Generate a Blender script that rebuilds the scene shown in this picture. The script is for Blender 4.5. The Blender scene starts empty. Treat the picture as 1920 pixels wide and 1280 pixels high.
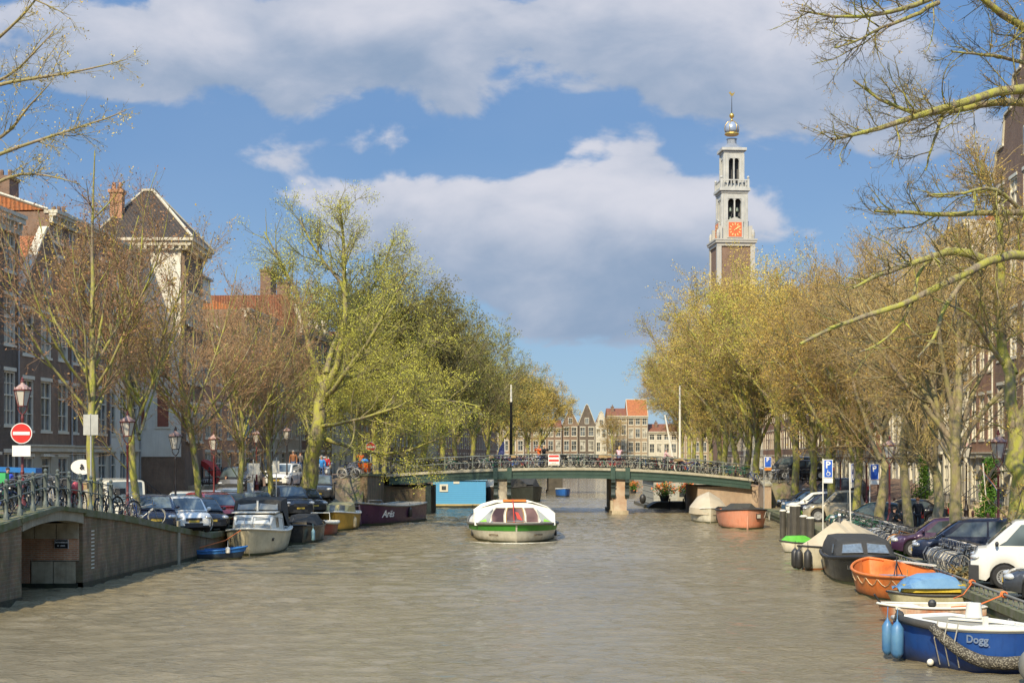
import bpy, math, random
import numpy as np
from mathutils import Vector, Matrix
R = math.radians
D = bpy.data
scn = bpy.context.scene
COL = scn.collection
random.seed(7)

# ---------------------------------------------------------------- camera
cam = D.cameras.new('camera'); camo = D.objects.new('camera', cam); COL.objects.link(camo)
camo.location = (0, 0, 4.4); camo.rotation_euler = (R(90), 0, 0)
cam.lens = 50.0; cam.sensor_width = 36.0; cam.shift_y = 213.0/1920.0
cam.clip_start = 0.2; cam.clip_end = 6000
scn.camera = camo

# ---------------------------------------------------------------- light and exposure
scn.view_settings.view_transform = 'Standard'; scn.view_settings.look = 'None'
scn.view_settings.exposure = 0.66; scn.view_settings.gamma = 1.0
SUN_DIR = Vector((-0.36, -0.93, 0.0)).normalized()
SUN_EL = R(40)
sd = Vector((SUN_DIR.x*math.cos(SUN_EL), SUN_DIR.y*math.cos(SUN_EL), math.sin(SUN_EL)))
sun = D.lights.new('sun', 'SUN'); sun.energy = 3.8; sun.angle = R(0.6); sun.color = (1.0, 0.87, 0.64)
suno = D.objects.new('sun', sun); COL.objects.link(suno)
suno.rotation_euler = sd.to_track_quat('Z', 'Y').to_euler(); suno.location = (-40, -40, 60)

class NT:
    """small helper round a node tree"""
    def __init__(s, tree): s.t = tree; s.n = tree.nodes; s.l = tree.links
    def new(s, typ, **kw):
        n = s.n.new(typ)
        for k, v in kw.items(): setattr(n, k, v)
        return n
    def put(s, sock, v):
        if isinstance(v, bpy.types.NodeSocket): s.l.new(v, sock)
        elif isinstance(v, bpy.types.Node): s.l.new(v.outputs[0], sock)
        elif v is not None:
            if isinstance(v, (tuple, list)) and len(v) == 3 and len(sock.default_value) == 4: v = (*v, 1.0)
            sock.default_value = v
    def m(s, op, a, b=None, c=None, clamp=False):
        n = s.new('ShaderNodeMath', operation=op, use_clamp=clamp)
        s.put(n.inputs[0], a)
        if b is not None: s.put(n.inputs[1], b)
        if c is not None: s.put(n.inputs[2], c)
        return n.outputs[0]
    def vm(s, op, a, b=None):
        n = s.new('ShaderNodeVectorMath', operation=op); s.put(n.inputs[0], a)
        if b is not None: s.put(n.inputs[1], b)
        return n.outputs[0]
    def mix(s, f, a, b, blend='MIX'):
        n = s.new('ShaderNodeMix', data_type='RGBA', blend_type=blend)
        s.put(n.inputs[0], f); s.put(n.inputs[6], a); s.put(n.inputs[7], b)
        return n.outputs[2]
    def noise(s, vec=None, scale=5.0, detail=3.0, rough=0.55, dist=0.0, col=False):
        n = s.new('ShaderNodeTexNoise'); n.inputs['Scale'].default_value = scale
        n.inputs['Detail'].default_value = detail; n.inputs['Roughness'].default_value = rough
        n.inputs['Distortion'].default_value = dist
        if vec is not None: s.put(n.inputs['Vector'], vec)
        return n.outputs['Color' if col else 'Fac']
    def mapr(s, v, a, b, c=0.0, d=1.0, smooth=False):
        n = s.new('ShaderNodeMapRange'); n.clamp = True
        if smooth: n.interpolation_type = 'SMOOTHSTEP'
        s.put(n.inputs[0], v)
        for i, x in enumerate((a, b, c, d)): s.put(n.inputs[1+i], x)
        return n.outputs[0]
    def mapping(s, vec, scale=(1, 1, 1), rot=(0, 0, 0), loc=(0, 0, 0)):
        n = s.new('ShaderNodeMapping'); s.put(n.inputs[0], vec)
        n.inputs['Scale'].default_value = scale; n.inputs['Rotation'].default_value = rot; n.inputs['Location'].default_value = loc
        return n.outputs[0]

def build_world():
    w = D.worlds.new('World'); scn.world = w; w.use_nodes = True
    t = NT(w.node_tree); t.n.clear()
    sky = t.new('ShaderNodeTexSky', sky_type='NISHITA', sun_disc=False)
    sky.sun_elevation = SUN_EL; sky.sun_rotation = math.atan2(SUN_DIR.x, SUN_DIR.y)
    sky.air_density = 1.0; sky.dust_density = 0.3; sky.ozone_density = 3.0; sky.altitude = 0
    tc = t.new('ShaderNodeTexCoord')
    sp = t.new('ShaderNodeSeparateXYZ'); t.put(sp.inputs[0], tc.outputs['Generated'])
    X, Y, Z = sp.outputs
    yy = t.m('MAXIMUM', t.m('ABSOLUTE', Y), 0.12)
    u = t.m('DIVIDE', X, yy); v = t.m('DIVIDE', Z, yy)       # direction slopes, the clouds sit at infinity
    cx = t.new('ShaderNodeCombineXYZ'); t.put(cx.inputs[0], u); t.put(cx.inputs[1], t.m('MULTIPLY', v, 1.7))
    P = cx.outputs[0]
    n1 = t.noise(P, 7.5, 8.0, 0.56, 0.3)
    n2 = t.noise(t.vm('ADD', P, (3.1, 7.7, 0.0)), 17.0, 5.0, 0.5, 0.3)
    def U(px): return (px-960)/2667.0
    def V(py): return (853-py)/2667.0
    # (px, py, rx, ry, weight): the cloud masses, given by direction
    blobs = [(560, 50, 330, 90, 1.0), (300, 120, 220, 75, .7), (540, 190, 75, 42, .6), (850, 190, 85, 55, .62), (740, 110, 160, 70, .6),
             (1000, 30, 300, 60, .38), (1330, 120, 270, 110, .95), (1500, 110, 190, 90, .75), (1180, 50, 190, 80, .42),
             (985, 445, 385, 88, 1.0), (1120, 500, 290, 135, .95), (760, 380, 170, 55, .75), (1240, 420, 110, 120, .85), (1090, 350, 120, 45, .4),
             (540, 290, 90, 40, .38), (700, 270, 120, 35, .36), (1700, 130, 210, 150, .55), (1800, 250, 200, 90, .45), (60, 60, 170, 110, .45),
             (1210, 290, 55, 45, .35), (1120, 600, 190, 45, .45), (640, -260, 900, 150, .8), (1700, -300, 700, 170, .8), (960, -900, 1700, 420, .7),
             (-900, 200, 700, 240, .8), (-700, 560, 500, 90, .6), (2900, 260, 700, 200, .8), (2700, 560, 500, 110, .6)]
    dens = None; lum = None
    for px, py, rx, ry, wt in blobs:
        a = t.m('DIVIDE', t.m('SUBTRACT', u, U(px)), rx/2667.0)
        b = t.m('DIVIDE', t.m('SUBTRACT', v, V(py)), ry/2667.0)
        r2 = t.m('ADD', t.m('MULTIPLY', a, a), t.m('MULTIPLY', b, b))
        f = t.m('MULTIPLY', t.m('EXPONENT', t.m('MULTIPLY', r2, -0.9)), wt)
        g = t.m('MULTIPLY', f, b)
        dens = f if dens is None else t.m('ADD', dens, f)
        lum = g if lum is None else t.m('ADD', lum, g)
    d = t.m('ADD', dens, t.m('MULTIPLY', t.m('SUBTRACT', n1, 0.5), 1.9))
    d = t.m('ADD', d, t.m('MULTIPLY', t.m('SUBTRACT', n2, 0.5), 1.05))
    cover = t.mapr(d, 0.47, 0.71, 0.0, 0.93, True)
    above = t.mapr(Z, 0.0, 0.03, 0, 1)
    cover = t.m('MULTIPLY', cover, above)
    shade = t.m('ADD', t.m('MULTIPLY', lum, 0.55), t.m('MULTIPLY', t.m('SUBTRACT', n2, 0.5), 0.7))
    shade = t.m('ADD', shade, t.m('MULTIPLY', t.m('SUBTRACT', n1, 0.5), 1.3))
    shade = t.mapr(shade, -0.55, 0.62, 0, 1, True)
    ccol = t.mix(shade, SKY_DARK, SKY_LIGHT)
    grad = t.mix(t.mapr(Z, 0.0, 0.25, 0, 1, True), SKY_LOW, SKY_MID)
    blue = t.mix(t.mapr(Z, 0.25, 0.8, 0.85, 0.0), t.mix(1.0, sky.outputs[0], SKY_TINT, 'MULTIPLY'), grad)
    # thin high veil
    veil = t.mapr(t.noise(P, 3.0, 4.0, 0.5), 0.35, 0.75, 0.02, 0.26)
    blue = t.mix(t.m('MULTIPLY', veil, above), blue, SKY_VEIL)
    col = t.mix(cover, blue, ccol)
    col = t.vm('MULTIPLY', col, None); hi = t.mapr(Z, .36, .75, 1.0, SKY_TOP_FILL); vn = col.node; cmb = t.new('ShaderNodeCombineXYZ'); [t.put(cmb.inputs[i], t.m('MULTIPLY', hi, t.mapr(Z, .36, .75, 1.0, (1.02, .98, .84)[i]))) for i in range(3)]; t.put(vn.inputs[1], cmb.outputs[0])  # sky above the view brightened and warmed, added as fill for the shadows
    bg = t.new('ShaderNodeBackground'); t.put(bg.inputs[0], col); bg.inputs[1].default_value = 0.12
    out = t.new('ShaderNodeOutputWorld'); t.l.new(bg.outputs[0], out.inputs[0])
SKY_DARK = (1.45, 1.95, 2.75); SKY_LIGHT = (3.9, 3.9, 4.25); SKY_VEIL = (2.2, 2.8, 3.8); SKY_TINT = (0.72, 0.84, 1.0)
SKY_TOP_FILL = 3.4
SKY_LOW = (1.5, 2.3, 3.1); SKY_MID = (.68, 1.38, 2.6)
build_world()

# ---------------------------------------------------------------- materials
def c(r, g, b):
    """sRGB 0-255 to linear"""
    f = lambda x: (x/255/12.92) if x <= 10.31 else ((x/255+.055)/1.055)**2.4
    return (f(r), f(g), f(b))
MATS = {}
def mat(name, col=(.5, .5, .5), rough=.6, metal=0.0, var=0.25, vs=3.0, bump=0.0, bs=20.0, col2=None, coat=0.0, spec=0.5, rnd=0.0, streak=0.0):
    """painted or weathered surface: base colour with blotches of a second tone, optional bump"""
    if name in MATS: return MATS[name]
    m = D.materials.new(name); m.use_nodes = True; MATS[name] = m
    t = NT(m.node_tree); b = t.n['Principled BSDF']
    tc = t.new('ShaderNodeTexCoord'); P = tc.outputs['Object']
    if col2 is None: col2 = tuple(x*(1-var) for x in col)
    f = t.mapr(t.noise(P, vs, 5.0, .6), .32, .68)
    cc = t.mix(f, col, col2)
    if streak:
        st = t.noise(t.mapping(P, (6, 6, .35)), 2.2, 4.0, .6)
        cc = t.mix(t.mapr(st, .5, .75, 0, streak), cc, tuple(x*.35 for x in col))
    if rnd:
        oi = t.new('ShaderNodeObjectInfo')
        hs = t.new('ShaderNodeHueSaturation'); t.put(hs.inputs['Color'], cc)
        t.put(hs.inputs['Value'], t.mapr(oi.outputs['Random'], 0, 1, 1-rnd, 1+rnd))
        t.put(hs.inputs['Hue'], t.mapr(oi.outputs['Random'], 0, 1, .5-rnd*.06, .5+rnd*.06))
        cc = hs.outputs[0]
    t.put(b.inputs['Base Color'], cc)
    t.put(b.inputs['Roughness'], t.mapr(t.noise(P, vs*2.3, 3.0), .3, .7, max(rough-.08, .02), min(rough+.1, 1)))
    b.inputs['Metallic'].default_value = metal
    b.inputs['Specular IOR Level'].default_value = spec
    b.inputs['Coat Weight'].default_value = coat; b.inputs['Coat Roughness'].default_value = .05
    if bump:
        bp = t.new('ShaderNodeBump'); bp.inputs['Strength'].default_value = bump; bp.inputs['Distance'].default_value = .02
        t.put(bp.inputs['Height'], t.noise(P, bs, 4.0)); t.put(b.inputs['Normal'], bp.outputs[0])
    return m

def brickmat(name, c1, c2, mortar, bw=.22, bh=.065, ms=.012, stain=0.0, stcol=(.03, .03, .02), scale=1.0, moss=None, rough=.85):
    if name in MATS: return MATS[name]
    m = D.materials.new(name); m.use_nodes = True; MATS[name] = m
    t = NT(m.node_tree); b = t.n['Principled BSDF']
    tc = t.new('ShaderNodeTexCoord'); P = tc.outputs['Object']
    sp = t.new('ShaderNodeSeparateXYZ'); t.put(sp.inputs[0], P)
    cb = t.new('ShaderNodeCombineXYZ'); t.put(cb.inputs[0], t.m('ADD', sp.outputs[0], sp.outputs[1])); t.put(cb.inputs[1], sp.outputs[2])
    br = t.new('ShaderNodeTexBrick'); t.put(br.inputs['Vector'], cb.outputs[0])
    t.put(br.inputs['Color1'], c1); t.put(br.inputs['Color2'], c2); t.put(br.inputs['Mortar'], mortar)
    br.inputs['Scale'].default_value = scale; br.inputs['Mortar Size'].default_value = ms
    br.inputs['Brick Width'].default_value = bw; br.inputs['Row Height'].default_value = bh; br.inputs['Bias'].default_value = -.2
    cc = t.mix(t.mapr(t.noise(P, .9, 5.0, .6), .35, .7, 0, .5), br.outputs['Color'], tuple(x*.45 for x in c1))
    cc = t.mix(t.mapr(t.noise(P, 7.0, 3.0, .6), .4, .8, 0, .35), cc, tuple(min(1, x*1.5) for x in c2))
    if stain:
        st = t.noise(t.mapping(P, (1.1, 1.1, .42)), 1.6, 7.0, .68, .4)
        cc = t.mix(t.mapr(st, .42, .66, 0, stain), cc, stcol)
        st2 = t.noise(t.mapping(P, (2.4, 2.4, .7), loc=(9, 4, 2)), 1.9, 6.0, .7)
        cc = t.mix(t.mapr(st2, .56, .72, 0, stain*.45), cc, tuple(min(1, x*2.2) for x in mortar))
    if moss:
        zz = sp.outputs[2]
        mf = t.m('MULTIPLY', t.mapr(t.noise(P, 2.2, 5.0, .6), .40, .62), moss[1])
        cc = t.mix(mf, cc, moss[0])
    t.put(b.inputs['Base Color'], cc); b.inputs['Roughness'].default_value = rough
    bp = t.new('ShaderNodeBump'); bp.inputs['Strength'].default_value = .5; bp.inputs['Distance'].default_value = .01
    t.put(bp.inputs['Height'], t.m('ADD', t.m('MULTIPLY', br.outputs['Fac'], -1.0), t.noise(P, 30, 3)))
    t.put(b.inputs['Normal'], bp.outputs[0])
    return m

def tilemat(name, c1, c2):
    """pantiles: bands along the slope with broken courses"""
    if name in MATS: return MATS[name]
    m = D.materials.new(name); m.use_nodes = True; MATS[name] = m
    t = NT(m.node_tree); b = t.n['Principled BSDF']
    tc = t.new('ShaderNodeTexCoord'); P = tc.outputs['Object']
    sp = t.new('ShaderNodeSeparateXYZ'); t.put(sp.inputs[0], P)
    h = t.m('ADD', sp.outputs[0], sp.outputs[1])
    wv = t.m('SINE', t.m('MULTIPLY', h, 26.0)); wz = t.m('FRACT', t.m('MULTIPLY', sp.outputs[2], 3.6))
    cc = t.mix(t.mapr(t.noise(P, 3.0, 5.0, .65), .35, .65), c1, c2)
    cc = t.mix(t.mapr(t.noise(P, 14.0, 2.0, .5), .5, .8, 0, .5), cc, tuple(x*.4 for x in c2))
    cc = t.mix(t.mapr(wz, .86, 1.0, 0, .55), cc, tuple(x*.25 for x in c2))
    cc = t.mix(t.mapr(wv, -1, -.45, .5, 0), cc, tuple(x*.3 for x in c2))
    t.put(b.inputs['Base Color'], cc); b.inputs['Roughness'].default_value = .8
    bp = t.new('ShaderNodeBump'); bp.inputs['Strength'].default_value = .8; bp.inputs['Distance'].default_value = .05
    t.put(bp.inputs['Height'], t.m('ADD', wv, wz)); t.put(b.inputs['Normal'], bp.outputs[0])
    return m

def glassmat(name, col=(.03, .035, .04), rough=.04, spec=.8):
    if name in MATS: return MATS[name]
    m = D.materials.new(name); m.use_nodes = True; MATS[name] = m
    t = NT(m.node_tree); b = t.n['Principled BSDF']
    tc = t.new('ShaderNodeTexCoord'); P = tc.outputs['Object']; oi = t.new('ShaderNodeObjectInfo')
    v = t.vm('ADD', P, oi.outputs['Location'])
    f = t.mapr(t.noise(v, .8, 2.0), .42, .62)
    t.put(b.inputs['Base Color'], t.mix(f, col, tuple(min(1, x*3.0+.02) for x in col)))
    b.inputs['Roughness'].default_value = rough; b.inputs['Specular IOR Level'].default_value = spec
    bp = t.new('ShaderNodeBump'); bp.inputs['Strength'].default_value = .06; bp.inputs['Distance'].default_value = .02
    t.put(bp.inputs['Height'], t.noise(v, 2.5, 1.0)); t.put(b.inputs['Normal'], bp.outputs[0])
    return m

# ---------------------------------------------------------------- mesh builder
class MB:
    def __init__(s): s.v = []; s.f = []; s.mi = []; s.mat = 0
    def add(s, verts, faces, M=None):
        o = len(s.v)
        if M is not None: verts = [tuple(M @ Vector(p)) for p in verts]
        s.v.extend(tuple(p) for p in verts); s.f.extend(tuple(i+o for i in f) for f in faces); s.mi.extend([s.mat]*len(faces))
        return s
    def box(s, x0, x1, y0, y1, z0, z1, M=None):
        v = [(x0, y0, z0), (x1, y0, z0), (x1, y1, z0), (x0, y1, z0), (x0, y0, z1), (x1, y0, z1), (x1, y1, z1), (x0, y1, z1)]
        return s.add(v, [(0, 3, 2, 1), (4, 5, 6, 7), (0, 1, 5, 4), (1, 2, 6, 5), (2, 3, 7, 6), (3, 0, 4, 7)], M)
    def cbox(s, cx, cy, cz, sx, sy, sz, rz=0, rx=0, ry=0):
        M = Matrix.Translation((cx, cy, cz)) @ Matrix.Rotation(rz, 4, 'Z') @ Matrix.Rotation(ry, 4, 'Y') @ Matrix.Rotation(rx, 4, 'X')
        return s.box(-sx/2, sx/2, -sy/2, sy/2, -sz/2, sz/2, M)
    def loft(s, rings, closed=True, cap0=False, cap1=False, M=None):
        n = len(rings[0]); v = [p for r in rings for p in r]; f = []
        k = n if closed else n-1
        for i in range(len(rings)-1):
            for j in range(k):
                a = i*n+j; b = i*n+(j+1) % n
                f.append((a, b, b+n, a+n))
        if cap0: f.append(tuple(reversed(range(n))))
        if cap1: f.append(tuple(range((len(rings)-1)*n, len(rings)*n)))
        return s.add(v, f, M)
    def tube(s, pts, r, sides=6, cap=True, M=None):
        pts = [Vector(p) for p in pts]; n = len(pts)
        rr = r if isinstance(r, (list, tuple)) else [r]*n
        rings = []; prev = None
        for i, p in enumerate(pts):
            t = (pts[min(i+1, n-1)]-pts[max(i-1, 0)])
            if t.length < 1e-9: t = Vector((0, 0, 1))
            t.normalize()
            if prev is None:
                a = t.cross(Vector((0, 0, 1)))
                if a.length < 1e-3: a = t.cross(Vector((1, 0, 0)))
            else: a = prev - t*prev.dot(t)
            if a.length < 1e-6: a = t.orthogonal()
            a.normalize(); prev = a; b = t.cross(a)
            rings.append([tuple(p+(a*math.cos(2*math.pi*k/sides)+b*math.sin(2*math.pi*k/sides))*rr[i]) for k in range(sides)])
        return s.loft(rings, True, cap, cap, M)
    def lathe(s, prof, seg=12, M=None, ang=0.0):
        """prof: list of (r, z)"""
        rings = [[(r*math.cos(2*math.pi*k/seg+ang), r*math.sin(2*math.pi*k/seg+ang), z) for k in range(seg)] for r, z in prof]
        return s.loft(rings, True, prof[0][0] > 1e-4, prof[-1][0] > 1e-4, M)
    def torus(s, R0, r, seg=16, sides=4, M=None):
        rings = []
        for i in range(seg+1):
            a = 2*math.pi*i/seg
            rings.append([((R0+r*math.cos(2*math.pi*k/sides))*math.cos(a), (R0+r*math.cos(2*math.pi*k/sides))*math.sin(a), r*math.sin(2*math.pi*k/sides)) for k in range(sides)])
        return s.loft(rings, True, False, False, M)
    def ball(s, x, y, z, rx, ry=None, rz=None, seg=10, rg=6, M=None):
        ry = ry or rx; rz = rz or rx
        rings = [[(x+rx*math.sin(math.pi*i/rg+1e-3*(i == 0)-1e-3*(i == rg))*math.cos(2*math.pi*k/seg), y+ry*math.sin(math.pi*i/rg+1e-3*(i == 0)-1e-3*(i == rg))*math.sin(2*math.pi*k/seg), z-rz*math.cos(math.pi*i/rg)) for k in range(seg)] for i in range(rg+1)]
        return s.loft(rings, True, False, False, M)
    def prism(s, poly, y0, y1, M=None):
        """poly in (x, z), pushed out along y"""
        n = len(poly)
        v = [(x, y0, z) for x, z in poly]+[(x, y1, z) for x, z in poly]
        f = [tuple(range(n)), tuple(reversed(range(n, 2*n)))]+[(i, i+n, (i+1) % n+n, (i+1) % n) for i in range(n)]
        return s.add(v, f, M)
    def quad(s, a, b, c_, d): return s.add([a, b, c_, d], [(0, 1, 2, 3)])
    def mesh(s, name, mats, smooth=False):
        me = D.meshes.new(name); me.from_pydata(s.v, [], s.f)
        for m in (mats if isinstance(mats, (list, tuple)) else [mats]): me.materials.append(m)
        if max(s.mi, default=0): me.polygons.foreach_set('material_index', s.mi)
        me.update()
        if smooth:
            me.shade_smooth()
            if smooth is not True:
                me.set_sharp_from_angle(angle=R(smooth))
        return me
    def build(s, name, mats, parent=None, smooth=False):
        return link(name, s.mesh(name, mats, smooth), parent)
def link(name, me, parent=None, loc=(0, 0, 0), rz=0.0):
    o = D.objects.new(name, me); COL.objects.link(o); o.location = loc; o.rotation_euler.z = rz
    if parent is not None: o.parent = parent
    return o
def tag(o, label=None, cat=None, group=None, kind=None):
    if label: o['label'] = label
    if cat: o['category'] = cat
    if group: o['group'] = group
    if kind: o['kind'] = kind
    return o
def thing(name, label, cat, loc=(0, 0, 0), rz=0.0, group=None):
    o = D.objects.new(name, None); COL.objects.link(o); o.location = loc; o.rotation_euler.z = rz; o.empty_display_size = .3
    return tag(o, label, cat, group)
KIDS = {}
def dup(src, parent=None):
    cpy = src.copy(); COL.objects.link(cpy)
    if parent is not None: cpy.parent = parent
    for ch in src.children: dup(ch, cpy)
    return cpy
def dupt(src, loc, rz, label, group=None):
    o = dup(src); o.location = loc; o.rotation_euler = (0, 0, rz); o['label'] = label
    if group: o['group'] = group
    return o
def place(o, loc, rz): o.location = loc; o.rotation_euler = (0, 0, rz); return o
def text_mesh(s, size, bold=0.0, shear=0.0, ext=0.004):
    cu = D.curves.new('lettering', 'FONT'); cu.body = s; cu.size = size; cu.extrude = ext; cu.offset = bold; cu.shear = shear
    cu.align_x = 'CENTER'; cu.align_y = 'CENTER'; cu.resolution_u = 3
    o = D.objects.new('lettering', cu); COL.objects.link(o)
    bpy.context.view_layer.update()
    me = D.meshes.new_from_object(o.evaluated_get(bpy.context.evaluated_depsgraph_get()))
    D.objects.remove(o); return me
def lettering(s, size, m, parent, loc, rot, bold=0.0, shear=0.0):
    me = text_mesh(s, size, bold, shear); me.materials.clear(); me.materials.append(m)
    o = link('lettering', me, parent, loc); o.rotation_euler = rot; return o

# ---------------------------------------------------------------- layout of the canal
SL = 0.08; YAW = math.atan(SL)
def XL(d): return -18.1+SL*d
SR = 0.085
def XR(d): return 9.4+SR*d
def lerp_tab(tab, d):
    if d <= tab[0][0]: return tab[0][1]
    for (a, za), (b, zb) in zip(tab, tab[1:]):
        if d <= b:
            t = (d-a)/(b-a); return za+(zb-za)*t
    return tab[-1][1]
TL = [(-60, 1.2), (0, 1.4), (36, 2.05), (41, 2.37), (42.6, 2.53), (45.2, 2.78), (47.4, 2.6), (51.7, 2.2), (57, 1.55), (62, 1.0), (700, .95)]
def zedge(side, d): return lerp_tab(TL, d) if side < 0 else 0.6
def ramp(d, side=-1):
    if side > 0 and d < 110: return lerp_tab([(95, 0), (97, .1), (103, 1.6), (106, 2.0), (110, 2.0)], d)
    return lerp_tab([(86, 0), (90, .12), (98, 1.3), (99.4, 1.75), (103, 1.95), (106, 2.02), (115, 1.9), (118, 1.7), (132, .1), (136, 0)], d)
def zg(side, d, v):
    """street height at depth d, v metres inland of the quay edge"""
    w = min(max((v-1.2)/1.6, 0), 1); w = w*w*(3-2*w)
    if (99.3 if side < 0 else 103.5) < d < 115.5: w = 1
    return zedge(side, d)+ramp(d, side)*w
def G(side, d, v):
    """world point on the street, v metres inland"""
    x = (XL(d)-v) if side < 0 else (XR(d)+v)
    return Vector((x, d, zg(side, d, v)))
def PX(px, d, z=0.0): return Vector(((px-960)/2667.0*d, d, z))
# ================================================================ SETTING
def water_mat():
    m = D.materials.new('water'); m.use_nodes = True
    t = NT(m.node_tree); b = t.n['Principled BSDF']
    g = t.new('ShaderNodeNewGeometry'); P = g.outputs['Position']
    big = t.noise(t.mapping(P, (.05, .03, 1)), 1.0, 3.0, .5)
    cc = t.mix(t.mapr(big, .35, .65), (.225, .182, .103), (.165, .133, .074))
    t.put(b.inputs['Base Color'], cc)
    b.inputs['Roughness'].default_value = .07; b.inputs['IOR'].default_value = 1.33
    w1 = t.noise(t.mapping(P, (1.0, 1.9, 1)), 2.7, 5.0, .62, .5)
    w2 = t.noise(t.mapping(P, (1.0, 1.7, 1), rot=(0, 0, .5)), 8.5, 3.0, .6, .3)
    w3 = t.noise(t.mapping(P, (.25, .5, 1), rot=(0, 0, -.3)), 1.3, 2.0, .5)
    gust = t.mapr(t.noise(t.mapping(P, (.045, .09, 1)), 1.0, 3.0, .6), .35, .62, .35, 1.0)
    h = t.m('ADD', t.m('MULTIPLY', w1, 1.0), t.m('MULTIPLY', w2, .42))
    h = t.m('ADD', t.m('MULTIPLY', h, gust), t.m('MULTIPLY', w3, .8))
    bp = t.new('ShaderNodeBump'); bp.inputs['Strength'].default_value = .9; bp.inputs['Distance'].default_value = .10
    t.put(bp.inputs['Height'], h); t.put(b.inputs['Normal'], bp.outputs[0])
    return m
def water_sheet():
    """one sheet: real choppy waves on the canal, flat far outside it"""
    ys = [-80., 5., 14.]; y = 16.
    while y < 150: ys.append(y); y += .11*max(1, y/42)
    ys += [152, 156, 162, 170, 185, 220, 300, 450, 900]
    xs = [-300., -60., -32.]+list(np.arange(-24, 26.01, .16))+[36, 60, 300.]
    ys = np.array(ys); xs = np.array(xs, float); XX, YY = np.meshgrid(xs, ys); H = np.zeros_like(XX); rs = np.random.RandomState(3)
    for i in range(72):
        lam = .38*(1.045**i)*(.9+.2*rs.rand()); a = R(90+rs.randn()*34); k = 2*math.pi/lam; s = .042 if lam < 1.3 else (.02 if lam < 2.5 else .008)
        H += s/k*np.sin(k*(XX*math.cos(a)+YY*math.sin(a))+rs.rand()*6.28)
    g = np.zeros_like(XX)
    for i in range(7): a = rs.rand()*6.28; k = .10+.25*rs.rand(); g += np.sin(k*(XX*math.cos(a)*.6+YY*math.sin(a))+rs.rand()*6.28)
    H *= np.clip(.78+.13*g, .35, 1.15)*np.clip((150-YY)/12, 0, 1)*np.clip((YY-14)/3, 0, 1)*np.clip((27-np.abs(XX))/2, 0, 1)
    V = np.stack([XX, YY, H], -1).reshape(-1, 3); n = len(xs); idx = np.arange(V.shape[0]).reshape(len(ys), n)
    F = np.stack([idx[:-1, :-1], idx[:-1, 1:], idx[1:, 1:], idx[1:, :-1]], -1).reshape(-1, 4)
    me = D.meshes.new('water'); me.vertices.add(len(V)); me.vertices.foreach_set('co', V.astype(np.float32).ravel()); me.loops.add(F.size); me.loops.foreach_set('vertex_index', F.astype(np.int32).ravel())
    me.polygons.add(len(F)); me.polygons.foreach_set('loop_start', np.arange(0, F.size, 4, dtype=np.int32)); me.materials.append(water_mat()); me.update(calc_edges=True); me.shade_smooth()
    tag(link('water', me), kind='structure')
water_sheet()

def street_mat():
    m = D.materials.new('brick paving'); m.use_nodes = True
    t = NT(m.node_tree); b = t.n['Principled BSDF']
    g = t.new('ShaderNodeNewGeometry'); P = g.outputs['Position']; sp = t.new('ShaderNodeSeparateXYZ'); t.put(sp.inputs[0], P)
    sy = t.m('MULTIPLY', sp.outputs[1], SL)
    vl = t.m('SUBTRACT', t.m('ADD', sy, -18.1), sp.outputs[0]); vr = t.m('SUBTRACT', sp.outputs[0], t.m('ADD', t.m('MULTIPLY', sp.outputs[1], SR), 9.4))
    v = t.m('MAXIMUM', vl, vr)
    br = t.new('ShaderNodeTexBrick'); t.put(br.inputs['Vector'], P); br.inputs['Scale'].default_value = 1
    br.inputs['Brick Width'].default_value = .2; br.inputs['Row Height'].default_value = .1; br.inputs['Mortar Size'].default_value = .008
    t.put(br.inputs['Color1'], (.24, .125, .07)); t.put(br.inputs['Color2'], (.17, .10, .062)); t.put(br.inputs['Mortar'], (.10, .08, .055))
    pav = t.mix(t.mapr(t.noise(P, .6, 5.0, .6), .35, .7, 0, .55), br.outputs['Color'], (.13, .11, .085))
    n = t.noise(P, 1.3, 6.0, .65)
    edge = t.mapr(v, 1.3, 3.6, 1.0, 0.0)
    cc = t.mix(t.m('MULTIPLY', t.mapr(n, .3, .6), edge), pav, (.19, .165, .11))
    grass = t.m('MULTIPLY', t.mapr(t.noise(P, 2.3, 5.0, .7), .47, .58), t.mapr(v, .3, 2.6, 1.0, 0.0))
    cc = t.mix(grass, cc, (.135, .155, .03))
    t.put(b.inputs['Base Color'], cc); b.inputs['Roughness'].default_value = .9
    bp = t.new('ShaderNodeBump'); bp.inputs['Strength'].default_value = .4; bp.inputs['Distance'].default_value = .03
    t.put(bp.inputs['Height'], t.noise(P, 18, 4)); t.put(b.inputs['Normal'], bp.outputs[0])
    return m
SM = street_mat()
def street(side):
    ds = [-60, 0, 20, 30, 36, 41, 42.6, 43.5, 45.2, 46.5, 47.4, 49, 51.7, 54, 57, 60, 62, 70, 80, 84]+list(range(85, 105))+[104.8, 105, 107, 110, 113, 115.4, 115.6]+list(range(116, 138, 2))+[150, 200, 300, 500, 900]
    vs = [0.25, .8, 1.2, 1.5, 1.8, 2.1, 2.4, 2.8, 4, 8, 13, 20, 60, 250]
    mb = MB(); n = len(vs)
    for d in ds:
        for v in vs:
            p = G(side, d, v); mb.v.append(tuple(p))
    for i in range(len(ds)-1):
        for j in range(n-1):
            a = i*n+j
            q = (a, a+1, a+1+n, a+n)
            mb.f.append(q if side > 0 else tuple(reversed(q))); mb.mi.append(0)
    o = mb.build('street', SM, smooth=False); tag(o, kind='structure')
street(-1); street(1)

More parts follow.
